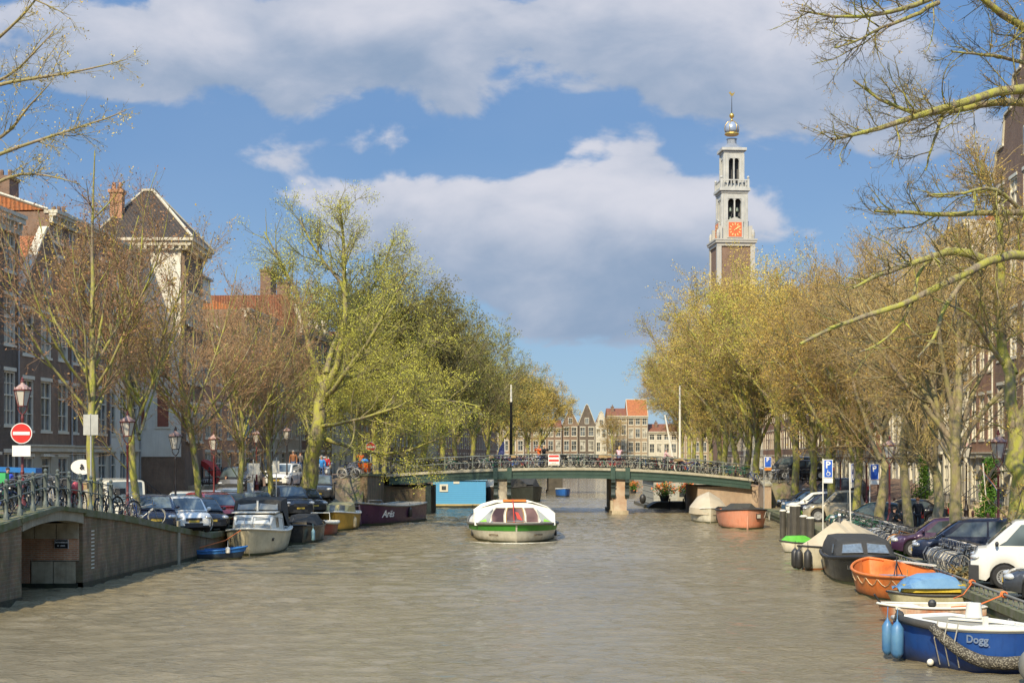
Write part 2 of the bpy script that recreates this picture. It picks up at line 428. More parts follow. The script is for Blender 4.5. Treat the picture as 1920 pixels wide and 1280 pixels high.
QB = brickmat('quay brick', (.25, .145, .075), (.17, .11, .062), (.25, .20, .125), bw=.42, bh=.125, ms=.014, stain=.8, stcol=(.05, .043, .026), moss=((.105, .11, .03), .35))
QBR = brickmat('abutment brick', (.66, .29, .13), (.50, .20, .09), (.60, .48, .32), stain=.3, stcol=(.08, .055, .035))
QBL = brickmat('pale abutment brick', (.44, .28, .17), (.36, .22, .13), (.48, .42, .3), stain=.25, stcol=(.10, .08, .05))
COPE = mat('mossy coping stone', (.17, .155, .10), .9, col2=(.085, .10, .022), vs=2.4, bump=.6, bs=9)
STONE = mat('bluestone', (.50, .41, .26), .85, col2=(.30, .23, .13), vs=2.0, bump=.4, bs=12, streak=.5)
MOSSW = brickmat('mossy quay wall', (.20, .175, .105), (.15, .135, .08), (.11, .10, .05), bw=.9, bh=.42, ms=.02, stain=.6, stcol=(.05, .055, .02), moss=((.12, .14, .02), .75))
WET = mat('wet algae band', (.035, .04, .016), .5, col2=(.015, .015, .01), vs=4, bump=.5)
CONC = mat('weathered concrete', (.33, .29, .20), .88, col2=(.20, .175, .11), vs=1.6, bump=.4, bs=14, streak=.5)

def wall_strip(mb, side, ds, z0f, z1f, v0, v1):
    """solid strip along the quay edge; v measured inland"""
    rings = []
    for d in ds:
        a = G(side, d, v0).x; b = G(side, d, v1).x
        rings.append([(a, d, z0f(d)), (a, d, z1f(d)), (b, d, z1f(d)), (b, d, z0f(d))])
    mb.loft(rings, True, True, True)
def quay(side, ds, label, m, cope_h=.22, name='quay_wall', copem=None):
    t = thing(name, label, 'quay wall', (0, 0, 0))
    b = MB(); wall_strip(b, side, ds, lambda d: -1.5, lambda d: zedge(side, d)-cope_h, 0.0, .6); b.build('wall', m, t)
    b = MB(); wall_strip(b, side, ds, lambda d: zedge(side, d)-cope_h, lambda d: zedge(side, d)+.012, -.06, .5); b.build('coping', copem or COPE, t)
    b = MB(); wall_strip(b, side, ds, lambda d: -1.4, lambda d: .16, -.025, .55); b.build('waterline_band', WET, t)
    return t
def fr(a, b, s):
    n = max(1, int(round((b-a)/s))); return [a+(b-a)*i/n for i in range(n+1)]
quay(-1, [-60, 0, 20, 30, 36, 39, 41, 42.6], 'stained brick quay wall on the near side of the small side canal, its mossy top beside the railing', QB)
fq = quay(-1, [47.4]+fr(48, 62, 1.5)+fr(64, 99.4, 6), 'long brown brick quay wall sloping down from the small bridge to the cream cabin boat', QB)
b = MB()                                         # painted rungs of the depth gauge by the corner
for k in range(11): b.cbox(XL(48.3)+.004, 48.28, 1.83-k*.125, .02, .26, .045, rz=-YAW)
b.build('depth_gauge', mat('chalk white paint', (.62, .58, .45), .8), fq)
b = MB()
for d, w in ((57.5, .28), (71, .3)): b.cbox(XL(d)+.02, d, .55, .07, w, 2.4, rz=-YAW)
b.build('stone_pilaster', CONC, fq)
quay(-1, fr(115.2, 170, 10)+fr(180, 700, 40), 'far quay wall beyond the arched bridge on the side of the blue houseboat', QB)
quay(1, [-60, 0]+fr(20, 60, 8), 'mossy stone quay wall behind the blue boat, with a low steel rail on top', MOSSW, .2)
quay(1, fr(60.02, 104.6, 8), 'low quay wall beside the wooden mooring posts and the pink rowing boat', MOSSW, .2)
quay(1, fr(115.2, 170, 10)+fr(180, 700, 40), 'far quay wall beyond the arched bridge behind the grey houseboat', QB)

# --- side canal bridge on the near left
sb = thing('side_bridge', 'small arched concrete bridge over the side canal, bikes parked along its railing', 'bridge')
def arc(d): return 2.12+.2*(1-((d-45.0)/2.4)**2)
ds = fr(42.62, 47.38, .34)
b = MB(); rings = []
for d in ds:
    a = XL(d)+.04; zt = zedge(-1, d)-.13
    rings.append([(a, d, arc(d)), (a, d, zt), (a-.5, d, zt), (a-.5, d, arc(d))])
b.loft(rings, True, True, True); b.build('arch_beam', CONC, sb)
b = MB(); rings = []
for d in ds:
    a = XL(d)-.47; rings.append([(a, d, arc(d)+.12), (a, d, zedge(-1, d)-.14), (a-14, d, zedge(-1, d)-.14), (a-14, d, arc(d)+.12)])
b.loft(rings, True, True, True); b.build('deck', CONC, sb)
b = MB(); rings = []
for d in [42.45]+ds+[47.55]:
    a = XL(d)+.12; z = zedge(-1, d); rings.append([(a, d, z-.125), (a, d, z+.015), (a-.6, d, z+.015), (a-.6, d, z-.125)])
b.loft(rings, True, True, True); b.build('edge_stone', COPE, sb)
# far side wall of the side canal, facing the camera
ab = thing('side_canal_wall', 'orange brick wall under the small bridge with stone blocks and a black name plate', 'wall')
x1 = XL(47.4)-.12
b = MB(); b.box(x1-22, x1, 47.35, 47.9, .9, 1.62); b.box(x1-22, x1-1.62, 47.352, 47.9, -1.5, .9); b.build('brick_wall', QBR, ab)
b = MB()
for k in range(12): b.box(x1-.73*(k+1)+.012, x1-.73*k-.012, 47.32, 47.88, 1.62, 2.14)
for k in range(2): b.box(x1-.74*(k+1)-.1+.014, x1-.74*k-.1-.014, 47.33, 47.88, -.4, .87)
b.build('stone_block', STONE, ab)
b = MB(); b.box(x1-22, x1-.02, 47.27, 47.36, -.6, .14); b.build('waterline_band', WET, ab)
b = MB(); b.box(x1-.78, x1-.32, 47.27, 47.32, 1.30, 1.60); pl = b.build('name_plate', mat('white enamel', (.6, .58, .5), .4), ab)
b = MB(); b.box(x1-.765, x1-.335, 47.255, 47.27, 1.315, 1.585); b.build('plate_face', mat('black enamel', (.012, .012, .012), .4), pl)
LW = mat('white lettering', (.75, .72, .65), .5, var=.1)
lettering('ZWANEBRUG', .068, LW, pl, (x1-.55, 47.25, 1.505), (R(90), 0, 0), .002)
lettering('N   JANS', .068, LW, pl, (x1-.55, 47.25, 1.395), (R(90), 0, 0), .002)
b = MB(); b.box(XL(42.6)-22, XL(42.6)-.62, 41.9, 42.58, -1.5, 2.1); tag(b.build('side_canal_near_wall', QB), 'brick wall under the near end of the small side bridge, facing away', 'wall')
# --- cast iron railing along the left edge
RAILG = mat('green grey iron paint', (.075, .095, .08), .5, col2=(.15, .165, .14), vs=8, bump=.2)
def post(mb, x, y, z, h=1.12):
    M = Matrix.Translation((x, y, z)) @ Matrix.Scale(h/1.12, 4)
    mb.lathe([(.09, 0), (.09, .16), (.055, .22), (.05, .5), (.07, .53), (.07, .58), (.06, .6), (.065, .62), (.075, 1.0), (.085, 1.02), (.085, 1.05), (.04, 1.07), (.035, 1.09), (.065, 1.13), (.06, 1.18), (.02, 1.215)], 8, M)
def railing(name, label, pts, step, h=1.12, rails=(.62, 1.0), group=None, rr=.024, simple=False, mt=None):
    t = thing(name, label, 'railing', tuple(pts[0]), group=group)
    o = Vector(pts[0]); P = [Vector(p)-o for p in pts]
    L = [0]
    for a, b_ in zip(P, P[1:]): L.append(L[-1]+(b_-a).length)
    def at(s):
        for i in range(len(P)-1):
            if s <= L[i+1]+1e-6: return P[i].lerp(P[i+1], (s-L[i])/max(L[i+1]-L[i], 1e-6))
        return P[-1]
    n = max(1, int(round(L[-1]/step)))
    pm = None
    for k in range(n+1):
        p = at(L[-1]*k/n)
        if pm is None:
            b = MB()
            if simple: b.cbox(0, 0, h/2, .06, .06, h); b.ball(0, 0, h+.03, .05, seg=6, rg=4)
            else: post(b, 0, 0, 0, h)
            pm = b.mesh('post', mt or RAILG, 40)
        link('post', pm, t, p)
    for rz_ in rails:
        b = MB(); b.tube([p+Vector((0, 0, rz_)) for p in P], rr, 6); b.build('rail', mt or RAILG, t, True)
    return t
railing('iron_railing', 'green cast iron railing with knob posts on the small side bridge, bikes leaning on it',
        [G(-1, d, .22)+Vector((0, 0, .01)) for d in (39.2, 41, 42.6, 43.8, 45.2, 46.4, 47.4, 49, 50.6)], .95, 1.12)

# ================================================================ ARCHED BRIDGE
GREEN = mat('dark green girder paint', (.030, .062, .046), .45, col2=(.05, .085, .06), vs=1.2, bump=.15, streak=.3)
BLACKI = mat('black green ironwork', (.012, .022, .018), .45, col2=(.03, .045, .035), vs=3)
DECKS = mat('pale deck edge stone', (.46, .41, .29), .85, col2=(.30, .27, .18), vs=3, bump=.3)
PLAST = mat('peeling plaster', (.56, .50, .36), .9, col2=(.24, .19, .13), vs=1.3, bump=.5, bs=8)
PEELR = mat('peeling plaster over brick', (.52, .44, .30), .9, col2=(.36, .20, .11), vs=1.1, bump=.5, bs=8)
BD0, BD1, BX = 106.5, 114.5, 4.3
def zdeck(x): return 3.46-(.49 if x < BX else .80)*((x-BX)/13.4)**2
br = thing('arched_bridge', 'wide green girder bridge crossing the canal with rows of parked bikes on it', 'bridge', (BX, BD0, 0))
def strip(xa, xb, n, y0, y1, zlo, zhi):
    b = MB(); rings = []
    for i in range(n+1):
        x = xa+(xb-xa)*i/n; rings.append([(x-BX, y0, zlo(x)), (x-BX, y0, zhi(x)), (x-BX, y1, zhi(x)), (x-BX, y1, zlo(x))])
    return b.loft(rings, True, True, True)
W = BD1-BD0
strip(-9.4, 18.1, 24, 0.3, W-.3, lambda x: zdeck(x)-.35, lambda x: zdeck(x)-.02).build('deck', SM, br)
for y0, y1 in ((-.12, .42), (W-.42, W+.12)):
    strip(-9.4, 18.1, 24, y0, y1, lambda x: zdeck(x)-.17, lambda x: zdeck(x)+.02).build('edge_band', DECKS, br)
def girder(y0, y1, s):
    b = strip(-9.2, 17.9, 24, y0, y1, lambda x: zdeck(x)-.70, lambda x: zdeck(x)-.172)
    b2 = strip(-9.2, 17.9, 24, y0-.07*s, y1-.001, lambda x: zdeck(x)-.78, lambda x: zdeck(x)-.68)
    b.add(b2.v, b2.f)
    b2 = strip(-9.2, 17.9, 24, y0-.05*s, y1-.001, lambda x: zdeck(x)-.26, lambda x: zdeck(x)-.174)
    b.add(b2.v, b2.f); b2 = strip(-9.2, 17.9, 24, y0-.03, y1-.001, lambda x: zdeck(x)-.50, lambda x: zdeck(x)-.46); b.add(b2.v, b2.f)
    b.build('girder', GREEN, br)
girder(0.0, .3, 1); girder(W-.3, W, -1)
b = MB()
for k in range(1, 9): 
    y = W*k/9; rings = []
    for i in range(13):
        x = -9+26.6*i/12; rings.append([(x-BX, y, zdeck(x)-.7), (x-BX, y, zdeck(x)-.34), (x-BX, y+.15, zdeck(x)-.34), (x-BX, y+.15, zdeck(x)-.7)])
    b.loft(rings, True, True, True)
b.build('inner_girder', BLACKI, br)
for cx, wd, mt in ((-.72, .95, PLAST), (8.1, 1.0, PEELR)):
    lx = cx-BX; zt = zdeck(cx)-.78
    b = MB(); b.box(lx-wd/2, lx+wd/2, .15, W-.15, -1.5, zt); pr = b.build('pier', mt, br)
    b = MB(); b.box(lx-wd/2-.12, lx+wd/2+.12, .02, W-.02, -1.5, .25); b.box(lx-wd/2-.2, lx-wd/2-.01, .2, .9, .25, 1.0); b.build('pier_foot', STONE, pr)
    b = MB()
    for s in (-1, 1):
        x = lx+s*(wd/2+.02)
        prof = [(.05, zt), (.34, zt), (.36, zt-.25), (.2, zt-.45), (.16, zt-.9), (.26, zt-1.15), (.2, zt-1.4), (.05, zt-1.45)]
        Mx = Matrix.Translation((x, .16, 0)) @ Matrix.Rotation(R(-90), 4, 'Z')
        b.prism([(p[0]-.05, p[1]) for p in prof], -.15, .15, Mx)
        b.cbox(x, -.02, zt-.55, .36, .10, .10); b.cbox(x, -.02, zt-1.2, .36, .1, .12)
    b.build('console_bracket', BLACKI, pr, 30)
    b = MB()
    for s in (-1, 1): b.cbox(lx+s*(wd/2+.05), -.09, zt+.42, .34, .2, .88)
    b.cbox(lx, -.05, zt+.42, wd, .06, .6)
    b.build('girder_pilaster', GREEN, pr)
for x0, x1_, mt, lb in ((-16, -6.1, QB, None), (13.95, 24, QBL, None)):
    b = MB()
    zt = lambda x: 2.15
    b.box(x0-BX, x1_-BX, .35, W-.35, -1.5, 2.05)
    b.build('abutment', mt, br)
b = MB(); b.box(-6.5-BX, -6.08-BX, .2, .34, -1.4, 2.3); b.build('abutment_post', BLACKI, br)
b = MB(); b.box(-9.0-BX, -6.1-BX, .22, .345, -1.4, .12); b.build('waterline_band', WET, br)
b = MB(); b.box(13.93-BX, 18-BX, .22, .345, -1.4, .14); b.build('waterline_band', WET, br)
# railing of the bridge: front and back
for y, lab in ((.12, 'pale green iron railing along the near edge of the arched bridge'), (W-.12, 'iron railing along the far edge of the arched bridge behind the bikes')):
    pts = [Vector((x, BD0+y, zdeck(x)+.02)) for x in fr(-9.2, 17.9, 2.2)]
    railing('bridge_railing', lab, pts, 2.05, .98, (.5, .98), 'railings of the arched bridge', .028, True, mat('pale green rail paint', (.20, .22, .17), .5, vs=6))
# wing walls from the bridge corner back to the quay
def wing(label, side, d0, d1, z0, z1):
    t = thing('wing_wall', label, 'wing wall'); sgn = side
    b = MB(); rings = []
    for d, z in ((d0, z0), (d1, z1)):
        a = (XL(d)+.02) if side < 0 else (XR(d)-.02); e = a+side*.5
        rings.append([(a, d, -1.5), (a, d, z), (e, d, z), (e, d, -1.5)])
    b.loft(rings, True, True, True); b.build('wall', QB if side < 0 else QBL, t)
    b = MB(); rings = []
    for d, z in ((d0-.08, z0+.003), (d1, z1+.003)):
        a = (XL(d)+.1) if side < 0 else (XR(d)-.1); e = a+side*.66
        rings.append([(a, d, z), (a, d, z+.16), (e, d, z+.16), (e, d, z)])
    b.loft(rings, True, True, True); b.build('coping', COPE if side < 0 else DECKS, t)
wing('grey brown wing wall joining the purple boat quay to the bridge', -1, 99.5, BD0-.13, 2.95, 2.83)
wing('short pale wing wall at the pink boat end of the bridge', 1, 101.5, BD0-.13, 2.2, 2.6)

# --- second bridge further down the canal
B2 = 163.0; bx = (XL(B2)+XR(B2))/2
b2 = thing('distant_bridge', 'second bridge seen through the arches, its dark piers standing in the water', 'bridge', (bx, B2, 0))
def s2(y0, y1, lo, hi):
    b = MB(); rings = []
    for i in range(17):
        x = -14+28*i/16; z = 3.3-.6*(x/14)**2; rings.append([(x, y0, z+lo), (x, y0, z+hi), (x, y1, z+hi), (x, y1, z+lo)])
    return b.loft(rings, True, True, True)
s2(.2, 6.8, -.4, -.02).build('deck', SM, b2); s2(-.1, .3, -.18, 0).build('edge_band', DECKS, b2); s2(0, .28, -.7, -.182).build('girder', GREEN, b2)
for x in (-4.1, 4.1):
    b = MB(); b.box(x-.8, x+.8, .1, 6.9, -1.5, 2.5); b.box(x-.95, x+.95, 0, 7, -1.5, .3); b.build('pier', mat('dark stained stone', (.10, .085, .06), .9, bump=.3), b2)
for s in (-1, 1):
    b = MB(); b.box(min(s*9.5, s*16), max(s*9.5, s*16), .3, 6.7, -1.5, 2.0); b.build('abutment', QB, b2)
railing('distant_railing', 'thin iron railing on the second bridge down the canal', [Vector((bx+x, B2+.1, 3.3-.6*(x/14)**2)) for x in fr(-14, 14, 3.5)], 2.4, 1.0, (.5, 1.0), None, .03, True)
# ================================================================ HOUSES
FRAMEW = mat('cream window paint', (.68, .63, .48), .5, var=.15, vs=6)
FRAMEG = mat('grey window paint', (.40, .37, .28), .5, var=.15, vs=6)
PANE = glassmat('window glass', (.045, .05, .05))
PANEL_ = glassmat('window glass with pale blinds', (.16, .15, .12), .12)
DOORG = mat('dark green door paint', (.02, .045, .03), .35, coat=.3)
DOORB = mat('black door paint', (.015, .015, .015), .35, coat=.3)
DOORC = mat('cream door paint', (.55, .48, .33), .5)
WALLS = {
 'charcoal': brickmat('charcoal brick', (.115, .085, .055), (.14, .10, .065), (.16, .13, .10), stain=.3),
 'umber': brickmat('umber brick', (.20, .115, .065), (.24, .14, .075), (.26, .2, .14), stain=.3),
 'brown': brickmat('brown brick', (.19, .10, .058), (.24, .125, .07), (.25, .20, .15), stain=.2),
 'redbrown': brickmat('red brown brick', (.30, .135, .075), (.36, .155, .08), (.35, .28, .2), stain=.15),
 'orange': brickmat('orange brick', (.50, .20, .085), (.44, .17, .075), (.48, .36, .24), stain=.1),
 'tan': brickmat('tan brick', (.36, .26, .15), (.30, .20, .12), (.40, .33, .22), stain=.2),
 'stone': mat('pale stone facade', (.58, .53, .41), .85, col2=(.46, .41, .30), vs=.8, bump=.2, streak=.25),
 'plaster': mat('white plaster facade', (.72, .68, .56), .85, col2=(.60, .55, .43), vs=.7, bump=.15, streak=.2),
 'greyst': mat('grey painted facade', (.46, .41, .29), .8, col2=(.36, .32, .22), vs=.8, streak=.3),
}
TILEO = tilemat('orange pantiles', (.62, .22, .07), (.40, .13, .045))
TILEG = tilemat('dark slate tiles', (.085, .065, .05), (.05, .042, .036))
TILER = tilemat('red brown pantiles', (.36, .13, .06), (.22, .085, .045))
CORN = mat('cream cornice paint', (.62, .57, .43), .6, col2=(.48, .43, .31), vs=2, streak=.3)
ZINC = mat('grey zinc', (.36, .36, .33), .5, var=.2, streak=.3)
IRONB = mat('black iron', (.02, .02, .018), .5)
WMESH = {}
def window_meshes(w, h, style, fm):
    k = (round(w, 2), round(h, 2), style, fm.name)
    if k in WMESH: return WMESH[k]
    b = MB(); t = .085
    b.box(-w/2, -w/2+t, -.07, .08, 0, h); b.box(w/2-t, w/2, -.07, .08, 0, h)
    b.box(-w/2+t, w/2-t, -.06, .08, 0, t); b.box(-w/2+t, w/2-t, -.06, .08, h-t, h)
    b.box(-w/2-.06, w/2+.06, -.14, -.102, -.1, .02); b.box(-w/2-.06, w/2+.06, -.135, -.102, h+.01, h+.19)
    hb = h*.55 if style != 'cross' else h*.66
    b.box(-w/2+t, w/2-t, -.045, .05, hb, hb+.07)
    nv = {'plain': 0, 'sash': 1, 'cross': 1, 'grid': 2}[style]
    for i in range(nv):
        x = -w/2+w*(i+1)/(nv+1); b.box(x-.028, x+.028, -.03, .04, t, hb); b.box(x-.028, x+.028, -.03, .04, hb+.07, h-t)
    if style == 'grid':
        for z in (hb*.5, hb+(h-hb)*.52): b.box(-w/2+t, w/2-t, -.025, .035, z-.02, z+.02)
    if style == 'cross': b.box(-w/2+t, w/2-t, -.025, .035, hb*.5-.02, hb*.5+.02)
    g = MB(); g.quad((-w/2+t*.5, .03, t*.5), (w/2-t*.5, .03, t*.5), (w/2-t*.5, .03, h-t*.5), (-w/2+t*.5, .03, h-t*.5))
    WMESH[k] = (b.mesh('window', fm), g.mesh('pane', PANE), g.mesh('pane', PANEL_)); return WMESH[k]
def house(label, loc, rz, w, floors, wall, cols=3, roof='cornice', rh=3.0, depth=10, style='sash', fm=None, tile=None, ground=None,
          cat='house', doorm=None, doors=(0,), stoop=1.1, chim=(), corn=.55, ww=None, gable=None, seed=0, whscale=.66, group=None, lintel=True):
    rn = random.Random(seed*31+int(w*10)); fm = fm or FRAMEW; tile = tile or TILEO
    wm = WALLS[wall]; gm = WALLS[ground] if ground else wm
    t = thing('canal_house', label, cat, tuple(loc), rz, group)
    H = sum(floors); ww = ww or min(1.35, w/cols*.62)
    opens = []; z = 0
    for fi, fh in enumerate(floors):
        hh = fh*whscale if fi else fh*.62
        for ci in range(cols):
            cx = w*(ci+.5)/cols
            if fi == 0 and ci in doors: opens.append((cx-.55, cx+.55, stoop, stoop+min(2.6, fh-stoop-.12), 'door', fi)); continue
            zb = z+(fh-hh)*.55 if fi else z+stoop+.12
            if fi == 0: hh = min(hh, fh-stoop-.3)
            opens.append((cx-ww/2, cx+ww/2, zb, zb+hh, 'win', fi))
        z += fh
    opens = [(a_, b_, round(c_, 3), round(d_, 3), e_, f_) for a_, b_, c_, d_, e_, f_ in opens]
    # facade with real openings
    zs = sorted({0, H}|{round(o[2], 3) for o in opens}|{round(o[3], 3) for o in opens}|{floors[0]})
    def face(z0, z1, matw):
        b = MB()
        for za, zb in zip(zs, zs[1:]):
            if za < z0-1e-4 or zb > z1+1e-4: continue
            row = sorted((o[0], o[1]) for o in opens if o[2] < zb-1e-4 and o[3] > za+1e-4)
            x = 0
            for a, c_ in row+[(w, w)]:
                if a-x > 1e-4: b.quad((x, 0, za), (a, 0, za), (a, 0, zb), (x, 0, zb))
                x = c_
        for x0, x1, za, zb, k, fi in opens:
            if za < z0-1e-4 or zb > z1+1e-4: continue
            r = .22
            b.quad((x0, 0, za), (x0, r, za), (x0, r, zb), (x0, 0, zb)); b.quad((x1, r, za), (x1, 0, za), (x1, 0, zb), (x1, r, zb))
            b.quad((x0, 0, zb), (x0, r, zb), (x1, r, zb), (x1, 0, zb)); b.quad((x0, r, za), (x0, 0, za), (x1, 0, za), (x1, r, za))
        return b
    f0 = floors[0]
    b = face(f0, H, wm) if ground else face(0, H, wm)
    b.quad((0, depth, 0), (0, 0, 0), (0, 0, H), (0, depth, H)); b.quad((w, 0, 0), (w, depth, 0), (w, depth, H), (w, 0, H))
    b.quad((w, depth, 0), (0, depth, 0), (0, depth, H), (w, depth, H)); b.quad((0, .25, H-.02), (w, .25, H-.02), (w, depth, H-.02), (0, depth, H-.02))
    if gable: b.prism([(0, H)]+[(w*gx, H+gz) for gx, gz in gable]+[(w, H)], 0, .32)
    wallo = b.build('wall', wm, t)
    if ground:
        b = face(0, f0, gm); b.build('ground_floor', gm, t)
        b = MB(); b.box(-.02, w+.02, -.14, 0, f0-.32, f0+.04); b.box(-.02, w+.02, -.2, -.14, f0-.05, f0+.04); b.build('string_course', CORN, t)
    # windows and doors
    for x0, x1, za, zb, k, fi in opens:
        if k == 'win':
            f, g1, g2 = window_meshes(x1-x0, zb-za, style if fi else 'cross', fm)
            wo = link('window', f, t, ((x0+x1)/2, .1, za)); link('pane', g2 if rn.random() < .35 else g1, wo)
            
        else:
            dm = doorm or rn.choice((DOORG, DOORB, DOORC))
            b = MB(); b.box(x0+.08, x1-.08, .12, .2, za, zb-.5); b.box(x0+.2, x1-.2, .1, .12, za+.2, za+.9); b.box(x0+.2, x1-.2, .1, .12, za+1.05, zb-.65)
            do = b.build('door', dm, t)
            b = MB(); b.box(x0, x0+.08, .05, .2, za, zb); b.box(x1-.08, x1, .05, .2, za, zb); b.box(x0+.08, x1-.08, .05, .2, zb-.5, zb-.42); b.box(x0+.08, x1-.08, .05, .2, zb-.08, zb); b.box(x0-.15, x1+.15, -.16, -.004, zb+.03, zb+.17); b.build('frame', fm, do)
            b = MB(); b.box(x0+.08, x1-.08, .14, .16, zb-.42, zb-.08); b.build('pane', PANE, do)
            if stoop > .3:
                b = MB(); n = max(2, int(stoop/.19))
                for i in range(n): b.box((x0+x1)/2-.8, (x0+x1)/2+.8, -.35-.28*(n-i), -.35-.28*(n-i-1)-.003, 0, stoop*(i+1)/n-.19)
                b.box((x0+x1)/2-.8, (x0+x1)/2+.8, -.35, -.01, 0, stoop-.012); b.build('stoop', STONE, t)
                xx = (x0+x1)/2
                for s in (-.78, .78):
                    b = MB()
                    for i in range(n+1): y = -.3-.28*i; zz = stoop*(n-i)/n; b.tube([(xx+s, y, zz-.1), (xx+s, y, zz+.85)], .015, 4)
                    b.tube([(xx+s, -.05, stoop+.85), (xx+s, -.3, stoop+.85), (xx+s, -.3-.28*n, .85)], .02, 4)
                    b.build('stair_rail', IRONB, t)
    # drain pipe
    b = MB(); b.tube([(w-.12, -.09, .2), (w-.12, -.09, H-.3)], .05, 6); b.build('drain_pipe', fm if rn.random() < .5 else ZINC, t)
    # roof
    if roof in ('cornice', 'pitched', 'mansard', 'pent'):
        b = MB(); c0 = corn
        b.box(-.03, w+.03, -.18, .02, H-c0*1.1, H-c0*.45); b.box(-.05, w+.05, -.38, .04, H-c0*.45, H-.1); b.box(-.07, w+.07, -.46, .3, H-.1, H+.08)
        n = int(w/.45)
        for i in range(n): x = w*(i+.5)/n; b.box(x-.06, x+.06, -.33, -.181, H-c0*.8, H-c0*.452)
        b.build('cornice', CORN, t)
    if roof == 'cornice':
        b = MB(); b.prism([(0, 0), (depth*.96, 0), (depth*.5, rh*.45)], 0, 1); 
        b = MB(); y0, y1, ym = .31, depth, depth/2
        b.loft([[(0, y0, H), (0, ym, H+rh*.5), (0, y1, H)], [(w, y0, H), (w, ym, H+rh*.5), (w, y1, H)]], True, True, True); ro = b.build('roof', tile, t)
    elif roof == 'pitched':
        b = MB(); y0, y1, ym = .1, depth, depth/2; h0 = H+.083
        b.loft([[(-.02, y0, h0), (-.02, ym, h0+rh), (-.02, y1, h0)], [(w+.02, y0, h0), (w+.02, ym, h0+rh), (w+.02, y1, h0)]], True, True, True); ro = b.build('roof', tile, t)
        b = MB()
        for x in (-.04, w+.04): b.tube([(x, y0, h0+.02), (x, ym, h0+rh+.06), (x, y1, h0+.02)], .09, 4)
        b.tube([(-.1, ym, h0+rh+.05), (w+.1, ym, h0+rh+.05)], .1, 6); b.build('ridge', CORN, ro)
    elif roof == 'mansard':
        b = MB(); h0 = H+.083
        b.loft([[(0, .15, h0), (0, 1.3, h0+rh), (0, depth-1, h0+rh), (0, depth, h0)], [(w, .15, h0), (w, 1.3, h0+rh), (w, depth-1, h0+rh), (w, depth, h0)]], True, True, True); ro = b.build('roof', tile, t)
        for ci in range(max(1, cols-1)):
            cx = w*(ci+.5)/max(1, cols-1)
            b = MB(); b.box(cx-.6, cx+.6, .1, 1.2, h0+.25, h0+1.9); b.box(cx-.7, cx+.7, -.05, 1.3, h0+1.9, h0+2.03); do = b.build('dormer', fm, ro)
            f, g1, g2 = window_meshes(.9, 1.3, 'sash', fm); wo = link('window', f, do, (cx, .1, h0+.42)); link('pane', g1, wo) if False else None
            b = MB(); b.box(cx-.38, cx+.38, .02, .04, h0+.5, h0+1.65); b.build('pane', PANE, do)
    elif roof == 'gable':
        # ridge runs inland, the gable faces the canal
        b = MB(); zr = H+(gable and max(g[1] for g in gable) or rh)-.35
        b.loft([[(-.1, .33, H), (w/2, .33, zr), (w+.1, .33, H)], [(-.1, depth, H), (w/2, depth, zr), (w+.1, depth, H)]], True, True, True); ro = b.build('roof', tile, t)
        b = MB(); gp = [(0, H)]+[(w*gx, H+gz) for gx, gz in gable]+[(w, H)]
        for (xa, za), (xb, zb) in zip(gp, gp[1:]):
            L = math.hypot(xb-xa, zb-za); an = math.atan2(zb-za, xb-xa)
            M = Matrix.Translation(((xa+xb)/2, .14, (za+zb)/2)) @ Matrix.Rotation(-an, 4, 'Y')
            b.box(-L/2-.05, L/2+.05, -.24, .22, .012, .14, M)
        b.build('gable_trim', CORN, t)
        f, g1, g2 = window_meshes(1.0, 1.4, 'sash', fm)
        b = MB(); b.box(w/2-.5, w/2+.5, -.05, -.004, H+.3, H+1.8); gw = b.build('attic_window', fm, t)
        b = MB(); b.box(w/2-.4, w/2-.03, -.06, -.052, H+.4, H+1.7); b.box(w/2+.03, w/2+.4, -.06, -.052, H+.4, H+1.7); b.build('pane', PANE, gw)
    for cxx, cyy, cw, cd, ct in chim:
        b = MB(); b.box(cxx-cw/2, cxx+cw/2, cyy-cd/2, cyy+cd/2, H-.3, ct-.18); b.box(cxx-cw/2-.07, cxx+cw/2+.07, cyy-cd/2-.07, cyy+cd/2+.07, ct-.18, ct)
        for i in range(3): b.lathe([(.1, ct), (.12, ct+.3), (.09, ct+.42)], 6, Matrix.Translation((cxx, cyy-cd/2+cd*(i+.5)/3, 0)))
        b.build('chimney', WALLS['brown'], t)
    return t
VL, VR = 11.9, 11.2
def lhouse(label, d0, d1, floors, wall, v=VL, **kw):
    p = Vector((XL(d0)-v, d0, .9)); w = (d1-d0)*math.hypot(1, SL)-.03
    return house(label, p, R(90)-YAW, w, floors, wall, seed=int(d0), **kw)
def rhouse(label, d0, d1, floors, wall, v=VR, **kw):
    p = Vector((XR(d1)+v, d1, .55)); w = (d1-d0)*math.hypot(1, SL)-.03
    return house(label, p, R(-90)-YAW, w, floors, wall, seed=int(d0)+7, **kw)
SPOUT = [(0, .3), (.30, 2.6), (.36, 2.7), (.36, 3.7), (.5, 4.2), (.64, 3.7), (.64, 2.7), (.70, 2.6), (1, .3)]
NECK = [(0, .2), (.06, .9), (.22, 1.1), (.26, 3.0), (.3, 3.4), (.36, 3.5), (.5, 4.1), (.64, 3.5), (.7, 3.4), (.74, 3.0), (.78, 1.1), (.94, .9), (1, .2)]
BELL = [(0, .2), (.04, .8), (.2, 1.4), (.28, 2.6), (.36, 3.3), (.5, 3.7), (.64, 3.3), (.72, 2.6), (.8, 1.4), (.96, .8), (1, .2)]
POINT = [(0, .05), (.5, 3.9), (1, .05)]
